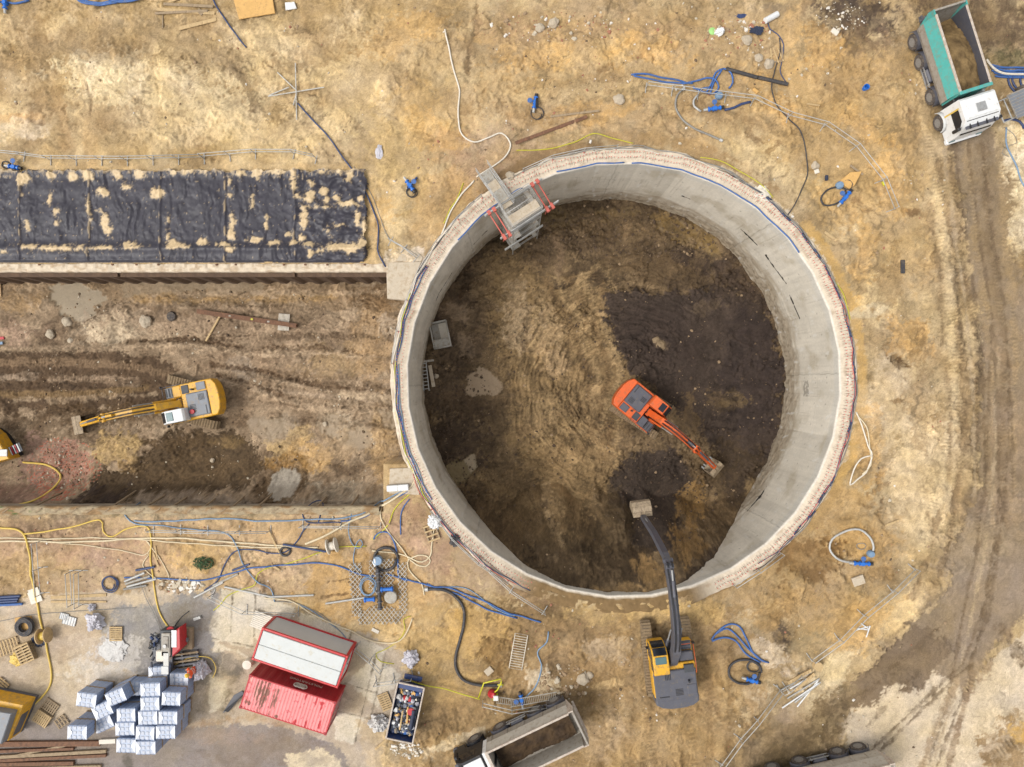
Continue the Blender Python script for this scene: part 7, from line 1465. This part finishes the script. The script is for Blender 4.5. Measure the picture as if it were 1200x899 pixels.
# red grout pump
def grout_pump():
    x, y, z = zat(195, 768); t = thing('grout_pump', 'red and grey grout pump with a white chute beside the block bundles', 'grout pump', (x, y, z), 0)
    def L(zx, zy, zz): a, b = P(150+zx/9.99, 720+zy/9.99, zz); return (a-x, b-y, zz)
    a = L(440, 400, 1.3)
    MB().box(-.65, .65, -1.5, 1.6, .35, .5, 'darkgrey', ch=.03).build('chassis', t)
    mb = MB(); p = [L(520,210,1.5), L(610,150,1.4), L(630,400,1.3), L(520,500,1.4)]
    mb.prism([(q[0], q[1]) for q in p][::-1], .5, 1.45, 'red', inset=.10); mb.build('hood', t); q = L(540,285,1.47); MB().box(q[0]-.16, q[0]+.16, q[1]-.55, q[1]+.55, 1.46, 1.48, 'white').build('label_plate', t)
    q = L(440,330,1.5); mb = MB(); mb.box(q[0]-.42, q[0]+.42, q[1]-1.0, q[1]+.75, .5, 1.35, 'grille', ch=.04); mb.box(q[0]-.28, q[0]+.3, q[1]-.9, q[1]+.6, 1.35, 1.5, 'duststeel', ch=.04); mb.box(q[0]-.18, q[0]+.2, q[1]-.35, q[1]+.4, 1.5, 1.56, 'bodygrey', ch=.02); mb.cyl((q[0],q[1]-.2,1.5),(q[0],q[1]-.2,1.65),.12,'steel',12); mb.build('engine_box', t)
    q = L(400,480,1.5); mb = MB(); mb.box(q[0]-.42, q[0]+.45, q[1]-.42, q[1]+.3, 1.0, 1.5, 'hwhite', ch=.06); mb.build('hopper', t)
    q = L(430,600,1.7); mb = MB(); mb.box(q[0]-.18, q[0]+.18, q[1]-.1, q[1]+.75, 1.45, 1.52, 'galv', ch=.02); mb.build('chute', t); q = L(432,655,2.2); MB().box(q[0]-.24, q[0]+.24, q[1]-.27, q[1]+.27, 2.14, 2.2, 'steel', ch=.02).build('cover_plate', t)
    mb = MB(); q = L(310,420,1.0)
    for k in range(26):
        u = Vector((q[0]+rnd.uniform(-.3,.3), q[1]+rnd.uniform(-1.0,.9), rnd.uniform(.5,1.0))); v = u+Vector((rnd.uniform(-.25,.25), rnd.uniform(-.3,.3), rnd.uniform(-.1,.2))); mb.cyl(u, v, rnd.uniform(.03,.10), rnd.choice(['grille','darkgrey','galv','midgrey','black','dblue']), 8)
    mb.box(q[0]-.35, q[0]+.2, q[1]-1.2, q[1]+.9, .45, .6, 'darkgrey', ch=.03); mb.build('pump_unit', t)
    for dx, dy in ((-.75,-1.0),(-.75,.9),(.7,-1.0),(.7,.9)): mb = MB(); mb.lathe([(.1,-.1),(.3,-.1),(.34,-.05),(.34,.05),(.3,.1),(.1,.1)], 'tyre', 'x', n=18); o = mb.build('wheel', t); o.location = (dx, dy, .34)
    q = L(490,190,1.0); MB().cyl((q[0],q[1],.8),(q[0]+.1,q[1]+.1,1.2),.22,'red',14).build('filter', t)
    x, y, z = zat(217.5, 746.5); t = thing('generator_set', 'small wooden crate holding grey machinery right of the grout pump', 'machine', (x, y, z)); MB().box(-.6,.6,-.7,.7,0,.35,'oldwood',ch=.02).build('crate', t); mb = MB()
    mb.cyl((-.35,.3,.35),(-.05,.3,.75),.2,'steel',12); mb.cyl((-.3,.1,.5),(.4,.0,.55),.14,'midgrey',10); mb.box(-.2,.3,-.35,0,.35,.6,'bodygrey',ch=.04); mb.cyl((-.35,.45,.5),(-.25,.5,.8),.1,'hyellow',8); mb.build('machinery', t)
    x, y, z = zat(216, 775.5); t = thing('drying_rack', 'dark slatted timber rack between the grout pump and the bundles', 'rack', (x, y, z), R(8)); 
    for i in range(6): MB().box(-1.15, 1.15, -.65+i*.24, -.53+i*.24, .22, .3, 'oldwood' if i % 2 else 'darkgrey').build('slat', t)
    for q in (-1.0, 0, 1.0): MB().box(q-.06, q+.06, -.7, .72, 0, .21, 'darkgrey').build('bearer', t)
grout_pump()
# generator lower left, trailer right, machine at the left edge
def edge_machines():
    x, y = P(-8, 850, 1.6); t = thing('generator', 'yellow generator with a grey roof at the lower left edge', 'generator', (x, y, hgt(x, y)), R(-7))
    A = [Vector(P(*p, 1.6)) for p in ((-40,812),(28,826),(10,868),(-58,852))]
    pts = [(v.x-x, v.y-y) for v in A]; c_, s_ = math.cos(R(7)), math.sin(R(7)); pts = [(a*c_-b*s_, a*s_+b*c_) for a, b in pts][::-1]
    MB().prism(pts, .35, 1.6, 'yellow', inset=.05).build('housing', t)
    B_ = [Vector(P(*p, 2.2)) for p in ((-50,826),(14,836),(2,872),(-64,866))]; p2 = [((v.x-x)*c_-(v.y-y)*s_, (v.x-x)*s_+(v.y-y)*c_) for v in B_][::-1]
    MB().prism(p2, 1.6, 2.2, 'midgrey', inset=.06).build('roof', t); MB().prism([(a*1.02, b*1.02) for a, b in pts], .1, .35, 'darkgrey').build('skid', t)
    e = Vector(pts[2 if False else 1]); mb = MB(); x2, y2, z2 = zat(26, 838)
    mb = MB(); mb.box(-.14,.14,-.8,.8,.5,1.3,'darkgrey',ch=.04); o = mb.build('grille', t); q = P(23,846,.9); o.location = ((q[0]-x)*c_-(q[1]-y)*s_, (q[0]-x)*s_+(q[1]-y)*c_, 0); o.rotation_euler = (0,0,R(-16))
    x2, y2, z2 = zat(24, 819); tag(MB().box(-.35,.35,-.25,.25,0,.3,'grille',ch=.05).cyl((.1,0,.3),(.1,0,.5),.15,'duststeel',10).build('toolbox', loc=(x2,y2,z2), rz=.4), 'dark tool box behind the yellow generator', 'tool box')
    # grey trailer at the right edge
    C4 = [Vector(P(*p, .9)) for p in ((1180,112),(1216,96),(1222,126),(1186,143))]; c = sum(C4, Vector((0,0)))/4; z0 = hgt(c.x, c.y); rz = math.atan2(C4[1].y-C4[0].y, C4[1].x-C4[0].x)
    t = thing('flat_trailer', 'flat grey trailer with a tube drawbar beside the white cab truck', 'trailer', (c.x, c.y, z0), rz)
    mb = MB(); mb.box(-1.1, 1.2, -.85, .85, .78, .9, 'bodygrey', ch=.02)
    for k in range(8): mb.box(-1.08, 1.18, -.8+k*.2, -.64+k*.2, .9, .915, 'midgrey')
    mb.build('deck', t); mb = MB(); mb.tube([(-1.1,-.7,.8),(-1.9,-.7,.75),(-1.95,.7,.75),(-1.1,.7,.8)], .05, 'galv', 8); mb.tube([(-1.35,-.7,.8),(-1.35,.7,.8)], .04, 'galv', 8); mb.build('drawbar', t)
    for s in (-1, 1): mb = MB(); mb.lathe([(.1,-.1),(.28,-.1),(.33,-.05),(.33,.05),(.28,.1),(.1,.1)], 'tyre', 'y', n=18); o = mb.build('wheel', t); o.location = (.4, s*.98, .33)
    # loader end at the left edge of the trench
    zt2 = -3.9; C4 = [Vector(P(*p, -2.2)) for p in ((-60,470),(0,503),(12,533),(-50,560))]; c = Vector(P(-25, 515, -2.2)); t = thing('compact_loader', 'yellow machine end with a grey hatch at the left edge of the trench', 'loader', (c.x, c.y, hgt(*P(-25,515,-4))))
    q = [(v.x-c.x, v.y-c.y) for v in (Vector(P(*p, -2.2)) for p in ((-70,500),(-18,502),(-8,510),(9,538),(-9,543),(-70,560)))][::-1]; MB().prism(q, .5, 1.7, 'yellow', inset=.06).build('body', t)
    MB().prism([(a*1.0, b*.9) for a, b in q], .15, .5, 'black').build('chassis', t)
    def L(px, py, zz): v = P(px, py, zz-3.9); return (v[0]-c.x, v[1]-c.y)
    a = L(2,531,1.75); MB().box(a[0]-.3,a[0]+.3,a[1]-.25,a[1]+.25,1.7,1.78,'steel',ch=.02,rz=0).build('hatch', t)
    a = L(15.5,527,1.2); mb = MB(); mb.box(-.5,.5,-.32,.32,1.15,1.2,'grille',at=(a[0],a[1],0),rz=R(25))
    for k in range(3): mb.box(-.32+k*.3,-.26+k*.3,-.3,.3,1.2,1.23,'white',at=(a[0],a[1],0),rz=R(25))
    for k in range(2): mb.box(-.2+k*.3,-.12+k*.3,-.3,.3,1.2,1.225,'red',at=(a[0],a[1],0),rz=R(25))
    mb.build('step_grille', t)
    for s in (-1, 1): mb = MB(); mb.lathe([(.15,-.2),(.5,-.2),(.55,-.1),(.55,.1),(.5,.2),(.15,.2)], 'tyre', 'y', n=20); o = mb.build('wheel', t); o.location = (-1.2, s*1.3, .5)
edge_machines()
# boards, planks, beams, frames
for k, (a, b, wd, m) in enumerate((((180,11),(252,16),.22,'wood'), ((192,5),(250,8),.18,'oldwood'), ((182,16),(244,13),.16,'oldwood'), ((210,34),(254,23),.24,'wood'), ((200,2),(216,-4),.16,'wood'), ((232,12),(238,17),.3,'oldwood'), ((191,18),(191,33),.08,'oldwood'))):
    timber('plank', ['long pale plank of the pile at the top edge','upper plank of the pile at the top edge','crossing plank of the pile at the top edge','slanted plank below the pile at the top edge','short plank end above the pile','block lying on the top edge plank pile','thin stake hanging below the plank pile'][k], 'plank', a, b, wd, .06, m, group=None)
for k, (a, b, wd, m) in enumerate((((878,106),(895,122),.22,'wood'), ((906,57),(912,74),.1,'wood'), ((911,57),(918,72),.1,'wood'), ((903,73),(918,72),.1,'oldwood'), ((903,57),(904,73),.1,'wood'), ((916,56),(917,70),.1,'oldwood'), ((899,70),(906,63),.1,'wood'), ((860,115),(867,116),.1,'oldwood'), ((945,122),(960,124),.1,'wood'), ((996,194),(1011,205),.14,'oldwood'),
      ((966,272),(980,282),.18,'wood'), ((1037,616),(1053,610),.16,'wood'), ((645,137),(702,130),.14,'oldwood'), ((604,168),(688,137),.22,'rust'), ((314,620),(329,651),.12,'wood'), ((318,662),(328,668),.14,'wood'), ((436,737),(444,741),.22,'hwhite'), ((440,878),(458,862),.16,'wood'), ((180,648),(186,664),.12,'wood'), ((182,640),(185,656),.1,'wood'))):
    timber(['timber','plank'][k % 2], ['thick plank beside the rusty leaf right of the blue tangle','left upright of the timber frames','right brace of the timber frames','bottom rail of the timber frames','outer left stick of the timber frames','outer right stick of the timber frames','loose stick left of the timber frames','short stick under the upper rails','short stick alone on the ochre ground','pair of boards above the plywood sheet','plank on the sand below the plywood sheet','pale plank above the grey hose loop','pale pole beside the upper middle valve','rusty bar lying above the stairs','thin stick crossing the pale hoses','short stick under the grey pipes','pale block on the slab by the mesh pad','slanted timber below the rubbish skip','stick standing by the cream cable loops','second stick by the cream cable loops'][k], 'timber', a, b, wd, .06, m)
for k, (a, b, wd, m) in enumerate((((-20,871),(119,870),.34,'rust'), ((-20,887),(126,879),.22,'oldwood'), ((-20,891),(126,884),.2,'rust'), ((-20,895),(88,893),.26,'rust'), ((-20,880),(88,876),.18,'rust'), ((20,884),(80,872),.14,'oldwood'), ((118,868),(137,867),.3,'hwhite'), ((-20,901),(120,897),.24,'oldwood'))):
    timber('steel_beam' if m == 'rust' else 'timber', ['long rusty beam edging the yard at the lower left','weathered timber in the beam pile','rusty beam below the weathered timber','rusty beam at the bottom of the pile','thin rusty beam at the top of the pile','slanted timber over the beam pile','pale block at the end of the rusty edging beam','lowest timber cut by the bottom edge'][k], 'beam', a, b, wd, .2, m)
for k, (a, b, wd) in enumerate((((60,700),(125,697),.2), ((60,705),(125,705),.12), ((38,690),(44,706),.8))):
    timber('board', ['long board below the guard rails in the yard','narrow board below the long one in the yard','wide pale board under the yellow hose'][k], 'board', a, b, wd, .05, 'wood' if k < 2 else 'hwhite')
for k, (px, py, w_, h_, an, m, lb) in enumerate(((82,727,.9,.6,-15,'steel','slatted grey sheet stepped beside the yard reel'),(76,722,.6,.45,-15,'steel','smaller slatted grey sheet behind the stepped one'),(957,201,.3,.28,20,'hwhite','small cream box beside the white stone'),(968,209,.18,.35,0,'navy','small dark blue box on the sand'),(976,40,.5,.32,-35,'hwhite','pale block on the dark soil'),(573,786,.55,.45,40,'concrete','pale flat slab piece above the yellow handrail'),(872,668,.3,.2,30,'orange','small orange tool case on the lower rim'),(1034,216,.3,.14,-60,'lime','yellow tag hanging by the upper right rail'),(1038,219,.45,.2,-60,'ply','rusty leaf lying under the upper right rail'),(884,108,.4,.2,-40,'ply','orange board scrap by the thick plank'),(600,806,.01,.01,0,'red','x'),(232,724,.5,.2,20,'galv','small pale plate on the yard asphalt'),(1057,313,.25,.9,0,'hblack','dark strip lying on the ochre ground'),(1005,660+20,.8,.6,20,'concrete','broken concrete block below the grey hose loop'),(994,445,.01,.01,0,'red','x'))):
    if lb == 'x': continue
    x, y, z = zat(px, py); nm = 'sheet' if k < 2 else 'box' if m in ('hwhite','navy','orange') else 'panel'; mb = MB(); mb.box(-w_/2,w_/2,-h_/2,h_/2,0,.08 if k < 2 or 'flat' in lb else .16,m,ch=.02)
    if k < 2:
        for j in range(5): mb.box(-w_/2+j*w_/5+.02,-w_/2+j*w_/5+.05,-h_/2+.02,h_/2-.02,.08,.095,'midgrey')
    tag(mb.build(nm, loc=(x,y,z+.01), rz=R(an)), lb, nm)
def grate(label, px, py, L, W, ang, m='hwhite', n=14, lift=.15):
    x, y, z = zat(px, py); t = thing('steel_grate', label, 'grate', (x, y, z+lift), R(ang)); mb = MB(); mb.tube([(-L/2,-W/2,0),(L/2,-W/2,0),(L/2,W/2,0),(-L/2,W/2,0)], .03, m, 6, closed=True); mb.build('frame', t); mb = MB()
    for i in range(1, n): mb.cyl((-L/2+i*L/n,-W/2,0),(-L/2+i*L/n,W/2,0),.02,m,5)
    mb.build('bars', t)
grate('pale steel grate lying on the ground above the yellow handrail', 607.5, 762.5, 2.35, .85, -100); grate('long narrow steel grate leaning along the grey truck', 625, 817, 3.2, .45, 10, 'duststeel', 26, .4); grate('small steel grate beside the narrow one', 596, 820, 1.6, .4, -8, 'duststeel', 12, .3)
# yellow handrail with signal lamp
x, y, z = zat(582, 812); t = thing('safety_frame', 'bright yellow handrail frame around the black hose end', 'handrail', (x, y, z))
def L2(px, py, zz): a = P(px, py, zz); return (a[0]-x, a[1]-y, zz)
mb = MB(); mb.tube([L2(561,817,.2), L2(567,800,.9), L2(587,795,1.0), L2(587.5,799,1.0), L2(583,808,.5), L2(578,812,.3), L2(578,820,.1)], .05, 'lime', 8); mb.build('tube_frame', t); mb = MB(); mb.tube([L2(583,802,.9), L2(590,802,.9)], .045, 'lime', 8); mb.build('stub', t)
x, y, z = zat(576.5, 810.5); tag(MB().lathe([(.02,.45),(.18,.5),(.24,.4),(.28,.3),(.26,.05),(.02,0)], 'red', 'z', n=18).build('warning_lamp', loc=(x,y,z)), 'round red warning drum inside the yellow handrail', 'warning lamp')
x, y, z = zat(581.3, 813.5); tag(MB().box(-.16,.16,-.16,.16,.5,.62,'white',ch=.02).box(-.13,.13,-.13,.13,0,.5,'lime',ch=.02).build('junction_box', loc=(x,y,z)), 'white topped yellow box beside the red drum', 'box')
# steel cross, white cylinder, standing pole
x, y, z = zat(349, 108); t = thing('steel_cross', 'thin steel cross stand lying on the upper left sand', 'stand', (x, y, z+.15))
for a, b in (((347,75),(349,142)), ((315,114),(381,104)), ((326,86),(349,108)), ((349,108),(345,125)), ((316,113),(340,104))): 
    p, q = P(*a), P(*b); MB().cyl((p[0]-x,p[1]-y,-.05),(q[0]-x,q[1]-y,.05),.04,'mesh',6).build('tube', t)
pipe('gas_cylinder', 'white cylinder bottle lying on the stony patch at the upper right', (895,27), (910,18), .2, 'white', cat='cylinder')
x, y, z = zat(834, 38); tag(MB().lathe([(.02,0),(.22,0),(.25,.05),(.02,.12)], 'lgreen', 'z', n=16).build('lid', loc=(x,y,z)), 'pale green curved lid on the stony patch', 'lid')
bag('white foam lump beside the pale green lid', 842, 40, .25, 'white', 33, .3, 'foam lump', 1, 'foam_lump'); bag('dark blue scrap of netting on the stony patch', 886, 37, .24, 'navy', 35, .08, 'netting', 1.9, 'netting'); bag('thin dark netting trail above the scrap', 868, 20, .12, 'dblue', 36, .06, 'netting', 3.2, 'netting')
for k, (a, b) in enumerate((((1004,736),(1018,738)), ((1008,730),(1018,737)), ((1019,733),(1014,746)), ((1003,738),(1017,734)))): pipe('pipe', ['flat','upper','upright','crossing'][k]+' short pipe of the small heap right of the sand mound', a, b, .04, 'white')
for k, (a, b) in enumerate((((755,103),(780,104)), ((830,160),(846,167)))): pass
# red container ramp flap
x, y, z = zat(271, 822); mb = MB(); mb.add([P(270-2,834)+(0.05,), P(290,808)+(.05,), P(285,814,.9)+(.9,), P(262,833,.1)+(.08,)], [(0,1,2,3)], 'black'); mb.v = [(a-x, b-y, c) for a, b, c in mb.v]; mb.prism([(-.55,-.75),(-.2,-.55),(.95,.55),(.75,.75),(.2,.45)], .02, .08, 'darkgrey'); tag(mb.build('rubber_mat', loc=(x, y, z)), 'dark rubber mat half under the red container end', 'mat')
x, y, z = zat(294, 776); tag(MB().lathe([(.02,0),(.3,0),(.3,.5),(.02,.52)], 'hwhite', 'z', n=18).build('drum', loc=(x-.1,y,z)), 'pale round drum wedged at the cabin corner', 'drum')
# boulders one by one
def boulder(label, px, py, r, seed, zl=0, m='stone', name='boulder'):
    x, y = P(px, py, zl); z = hgt(x, y); bm = bmesh.new(); bmesh.ops.create_icosphere(bm, subdivisions=3, radius=1)
    for v in bm.verts: p = v.co.copy(); v.co = p*r*(1+.35*mnoise.noise(p*1.1+Vector((seed,0,0)))+.10*mnoise.noise(p*3+Vector((0,seed,0)))); v.co.z *= .65
    me = bpy.data.meshes.new(name); bm.to_mesh(me); bm.free(); me.materials.append(M(m)); o = bpy.data.objects.new(name, me); COL.objects.link(o); o.location = (x, y, z+r*.25); tag(o, label, 'rock')
for q in (('large pale boulder in the trench near the rusty beam',171,377,.45,1,-4),('round pale boulder on the left trench floor',60,392,.32,2,-4),('tan boulder beside the left trench puddle',79,377,.34,3,-4),('small stone below the round boulder',83,399,.2,4,-4),('pale stone on the lower trench floor by the steel reel',247,540,.17,5,-4),
    ('flat pale rock slab against the left rim',461,392,.55,6,0),('round stone on the sand above the stairs',599,207,.36,7,0),('pale stone below the upper middle rubble',725,117,.35,8,0),('white stone next to the cream box',955,194,.26,9,0),('pale rock on the rubble of the upper middle',649,27,.34,10,0),('flat pale rock right of it on the rubble',633,33,.3,11,0),
    ('tan stone on the stony patch by the netting',873,50,.34,12,0),('white oval stone under the timber frames',901,75,.34,13,0),('flat white stone left of the timber frames',888,69,.28,14,0),('boulder near the grey truck tail',691,791,.25,15,0),('pale boulder behind the truck tail',683,795,.4,16,0),
    ('clod boulder in the dark shaft soil',775,404,.42,17,-9.2),('small clod beside it in the dark shaft soil',769,398,.3,18,-9.2),('pale rock in the shaft near the cage',513,441,.2,19,-9.2),('stone at the right puddle of the trench',381,497,.18,20,-4)):
    boulder(*q, m='stone' if 'clod' not in q[0] else 'mudtrack')
# loose stones and rubble: uncountable
def stones(name, label, n, zonef, smin, smax, mats, seed):
    rs = np.random.RandomState(seed); groups = [MB() for _ in range(1)]; mb = MB(); k = 0; tries = 0
    base_ = [(math.cos(a)*1, math.sin(a)*1) for a in (0, 1.1, 2.2, 3.3, 4.4, 5.4)]
    while k < n and tries < n*30:
        tries += 1; q = zonef(rs)
        if q is None: continue
        x, y = q; z = hgt(x, y); s = smin+(smax-smin)*rs.rand()**3; r0 = rs.rand()*6.28; c, sn = math.cos(r0), math.sin(r0); j = .6+.8*rs.rand(7); f = .6+.5*rs.rand()
        vs = []
        for i, (a, b) in enumerate(base_): u, v = a*s*j[i], b*s*j[i]*f; vs.append((x+u*c-v*sn, y+u*sn+v*c, z-.01))
        vs2 = [(x+(vx-x)*.62, y+(vy-y)*.62, z+s*.55) for vx, vy, _ in vs]
        mb.add(vs+vs2, [(i, (i+1) % 6, 6+(i+1) % 6, 6+i) for i in range(6)]+[(6,7,8,9,10,11)], mats[int(rs.rand()*len(mats))]); k += 1
    return tag(mb.build(name), label, 'stones', kind='stuff')
_nf = lambda x, y, s, sc: float(fbm(x/sc, y/sc, 3, s))
def in_ground(rs):
    x, y = rs.uniform(-34.3, 34.3), rs.uniform(-25.8, 25.8); px, py = 600+x*F/H, 449.5-y*F/H
    r = math.hypot(x-RC[0], y-RC[1])
    if r < ROUT+.1 or (px < 470 and py > 700) or (YB-.4 < y < YT+.7 and x < RC[0]) or (px < 436 and 192 < py < 312): return None
    d = _nf(x, y, 701, 3.5)+(.35 if (560 < px < 900 and py < 170) or (0 < px < 330 and 610 < py < 690) or (590 < px < 760 and 700 < py < 860) else -.1)-(.5 if px > 1110 else 0)
    return (x, y) if d > rs.uniform(-.1, .5) else None
def in_trench(rs):
    x, y = rs.uniform(-36.5, -8), rs.uniform(YB+.2, YT-.7); return (x, y) if _nf(x, y, 703, 2.5) > rs.uniform(-.3, .5) else None
def in_pit(rs):
    a, r = rs.uniform(0, 6.283), math.sqrt(rs.rand())*(RIN-.2); x, y = RC[0]+r*math.cos(a), RC[1]+r*math.sin(a); return (x, y) if _nf(x, y, 705, 3) > rs.uniform(-.3, .5) else None
mat('st1', (206,192,168), .9, 0, .15, 6); mat('st2', (240,232,220), .8, 0, .08, 6); mat('st3', (168,142,110), .9, 0, .15, 6); mat('st4', (112,92,70), .9, 0, .15, 6); mat('st5', (172,118,92), .9, 0, .15, 6); mat('st6', (84,66,50), .9, 0, .15, 6)
stones('gravel', 'scattered stones and crumbs over the sandy ground', 1500, in_ground, .02, .12, ['st1','st1','st2','st3','st3','st3','st4','st5'], 1)
stones('trench_rubble', 'stones and brick crumbs strewn over the trench floor', 800, in_trench, .03, .12, ['st1','st3','st3','st4','st6','st3'], 2)
stones('shaft_clods', 'clods and stones strewn over the shaft floor', 900, in_pit, .04, .14, ['st3','st4','st4','st6','st6','st6'], 3)
def patch(cx, cy, rx, ry, zl=0):
    def f(rs):
        a = rs.uniform(0, 6.283); r = math.sqrt(rs.rand()); return P(cx+rx*r*math.cos(a), cy+ry*r*math.sin(a), zl)
    return f
stones('brick_rubble', 'red brick rubble spread at the lower left of the trench', 380, patch(76,545,28,28,-4), .03, .11, ['st5','st5','st1','st4','st3','st3'], 4)
stones('rubble_patch', 'grey broken concrete strewn right of the pipe bundle', 170, patch(212,686,26,7), .06, .26, ['st1','st1','st2','st3'], 5); stones('rubble_patch', 'pale crumbs on the rubble slope in the upper middle', 90, patch(650,32,80,18), .05, .20, ['st1','st2','st3','st5'], 6)
stones('rubble_patch', 'white crumbs below the rubbish skip', 110, patch(478,878,20,9), .05, .16, ['st2','st1'], 7); stones('rubble_patch', 'stony litter round the netting at the upper right', 90, patch(865,45,42,24), .05, .2, ['st1','st2','st3','st5'], 8); stones('rubble_patch', 'crumbs behind the grey truck tail', 120, patch(662,800,34,22), .05, .2, ['st1','st3','st3'], 9)
stones('rubble_patch', 'pale grit on the dark soil at the upper right', 90, patch(985,20,32,18), .03, .12, ['st2','st1'], 10); stones('rubble_patch', 'clods beneath the orange excavator arm', 300, patch(790,560,70,60,-9.2), .04, .13, ['st6','st6','st4'], 11); stones('rubble_patch', 'clods along the upper shaft floor', 380, patch(740,275,120,30,-9.2), .04, .16, ['st6','st4','st4'], 12)
stones('rubble_patch', 'clods on the left shaft floor', 420, patch(540,500,40,90,-9.2), .04, .15, ['st6','st4','st6'], 13)
# ================================================================== THE WORKER
def worker():
    fx, fy = P(233.5, 779.5); z0 = hgt(fx, fy); hd = math.atan2(-.3, -1)          # faces the grout pump, to the left
    t = thing('person', 'worker in orange clothes and a yellow helmet standing beside the block bundles', 'person', (fx, fy, z0), hd)
    me = bpy.data.meshes.new('body'); V = []; E = []; RR = []
    def v(x, y, z, r, r2=None, par=None):
        V.append((x, y, z)); RR.append((r, r2 or r))
        if par is not None: E.append((par, len(V)-1))
        return len(V)-1
    pel = v(0,0,.95,.15,.12); w_ = v(0,0,1.12,.14,.11,pel); ch = v(.02,0,1.34,.17,.12,w_); nk0 = v(.02,0,1.49,.10,.08,ch); nk = v(.03,0,1.55,.055,.055,nk0); hdv = v(.05,0,1.66,.095,.085,nk); v(.05,0,1.76,.08,.08,hdv)
    v(.13,0,1.655,.022,.02,hdv)                                               # nose
    for s in (-1, 1):
        hp = v(0,s*.10,.90,.10,.10,pel); kn = v(.05*s+.03,s*.12,.50,.065,.065,hp); an = v(.04*s-.01,s*.13,.10,.045,.045,kn); v(.04*s+.16,s*.15,.05,.04,.03,an)
        sh = v(.02,s*.20,1.43,.07,.065,nk0); el = v(.02+.08,s*.28,1.17,.048,.048,sh); wr = v(.27,s*.22,1.05,.032,.026,el); pm = v(.34,s*.20,1.04,.040,.018,wr)
        for k, (ln, dy) in enumerate(((.085,-.030),(.095,-.010),(.09,.010),(.072,.029))):
            b0 = v(.375,s*.20+dy,1.035,.0095,None,pm); b1 = v(.375+ln*.55,s*.20+dy*1.15,1.03,.0088,None,b0); v(.375+ln*.85,s*.20+dy*1.15,1.03-ln*.4,.0075,None,b1)
        t0 = v(.33,s*.20-s*.035,1.03,.011,None,pm); t1 = v(.355,s*.20-s*.062,1.02,.0095,None,t0); v(.385,s*.20-s*.066,1.01,.008,None,t1)
    me.from_pydata(V, E, []); o = bpy.data.objects.new('body', me); COL.objects.link(o); o.parent = t
    sk = o.modifiers.new('skin', 'SKIN'); sk.use_smooth_shade = True
    if not me.skin_vertices: 
        bm = bmesh.new(); bm.from_mesh(me); bm.verts.layers.skin.verify(); bm.to_mesh(me); bm.free()
    for i, (a, b) in enumerate(RR): me.skin_vertices[0].data[i].radius = (a, b)
    me.skin_vertices[0].data[pel].use_root = True
    ss = o.modifiers.new('smooth', 'SUBSURF'); ss.levels = 1; ss.render_levels = 1
    o.data.materials.append(M('skin'))
    def shell(name, stn, m, n=14):
        mb = MB(); vs = []
        for (x, y, z, a, b) in stn:
            for i in range(n): q = 2*math.pi*i/n; vs.append((x+math.cos(q)*a, y+math.sin(q)*b, z))
        mb.add(vs, [(L*n+i, L*n+(i+1) % n, (L+1)*n+(i+1) % n, (L+1)*n+i) for L in range(len(stn)-1) for i in range(n)], m, True); mb.add(vs[-n:], [tuple(range(n))], m); mb.add(vs[:n], [tuple(range(n-1,-1,-1))], m); return mb
    mb = shell('jacket', [(0,0,.84,.15,.20),(0,0,1.0,.155,.20),(0,0,1.15,.15,.19),(.02,0,1.32,.17,.22),(.02,0,1.42,.15,.24),(.02,0,1.49,.10,.16),(.025,0,1.53,.07,.08)], 'hivis')
    for s in (-1, 1):
        mb.cyl((.02,s*.21,1.44),(.10,s*.285,1.17),.085,'hivis',12,r2=.065); mb.cyl((.10,s*.285,1.18),(.27,s*.222,1.05),.065,'hivis',12,r2=.048)
    j = mb.build('jacket', t)
    for z in (1.0, 1.2): shell('s', [(0,0,z,.163,.208),(0,0,z+.05,.163,.208)], 'strip').build('reflective_stripe', t)
    mb = MB()
    for s in (-1, 1): mb.cyl((0,s*.10,.92),(.05*s+.03,s*.12,.50),.115,'hivis',12,r2=.085); mb.cyl((.05*s+.03,s*.12,.51),(.04*s-.01,s*.13,.12),.085,'hivis',12,r2=.07)
    mb.build('trousers', t)
    for s in (-1, 1): mb = MB(); mb.box(.04*s-.09, .04*s+.20, s*.14-.05, s*.14+.05, 0, .12, 'black', ch=.03); mb.build('boot', t)
    mb = MB(); mb.lathe([(.135,1.70),(.13,1.76),(.105,1.82),(.06,1.86),(.001,1.87)], 'helmet', 'z', at=(.045,0,0), n=18, smooth=True); mb.lathe([(.12,1.695),(.155,1.70),(.155,1.71),(.12,1.715)], 'helmet', 'z', at=(.065,0,0), n=18); mb.build('helmet', t)
    mb = MB()
    for s in (-1, 1): mb.lathe([(.001,-.01),(.012,0),(.001,.01)], 'black', 'z', at=(.135,s*.034,1.675), n=8)
    mb.cyl((.135,-.025,1.615),(.135,.025,1.615),.008,'darkred',6); mb.build('face', t)
    for s in (-1, 1): MB().box(.02,.06,s*.085,s*.105,1.63,1.69,'skin',ch=.01).build('ear', t)
worker()
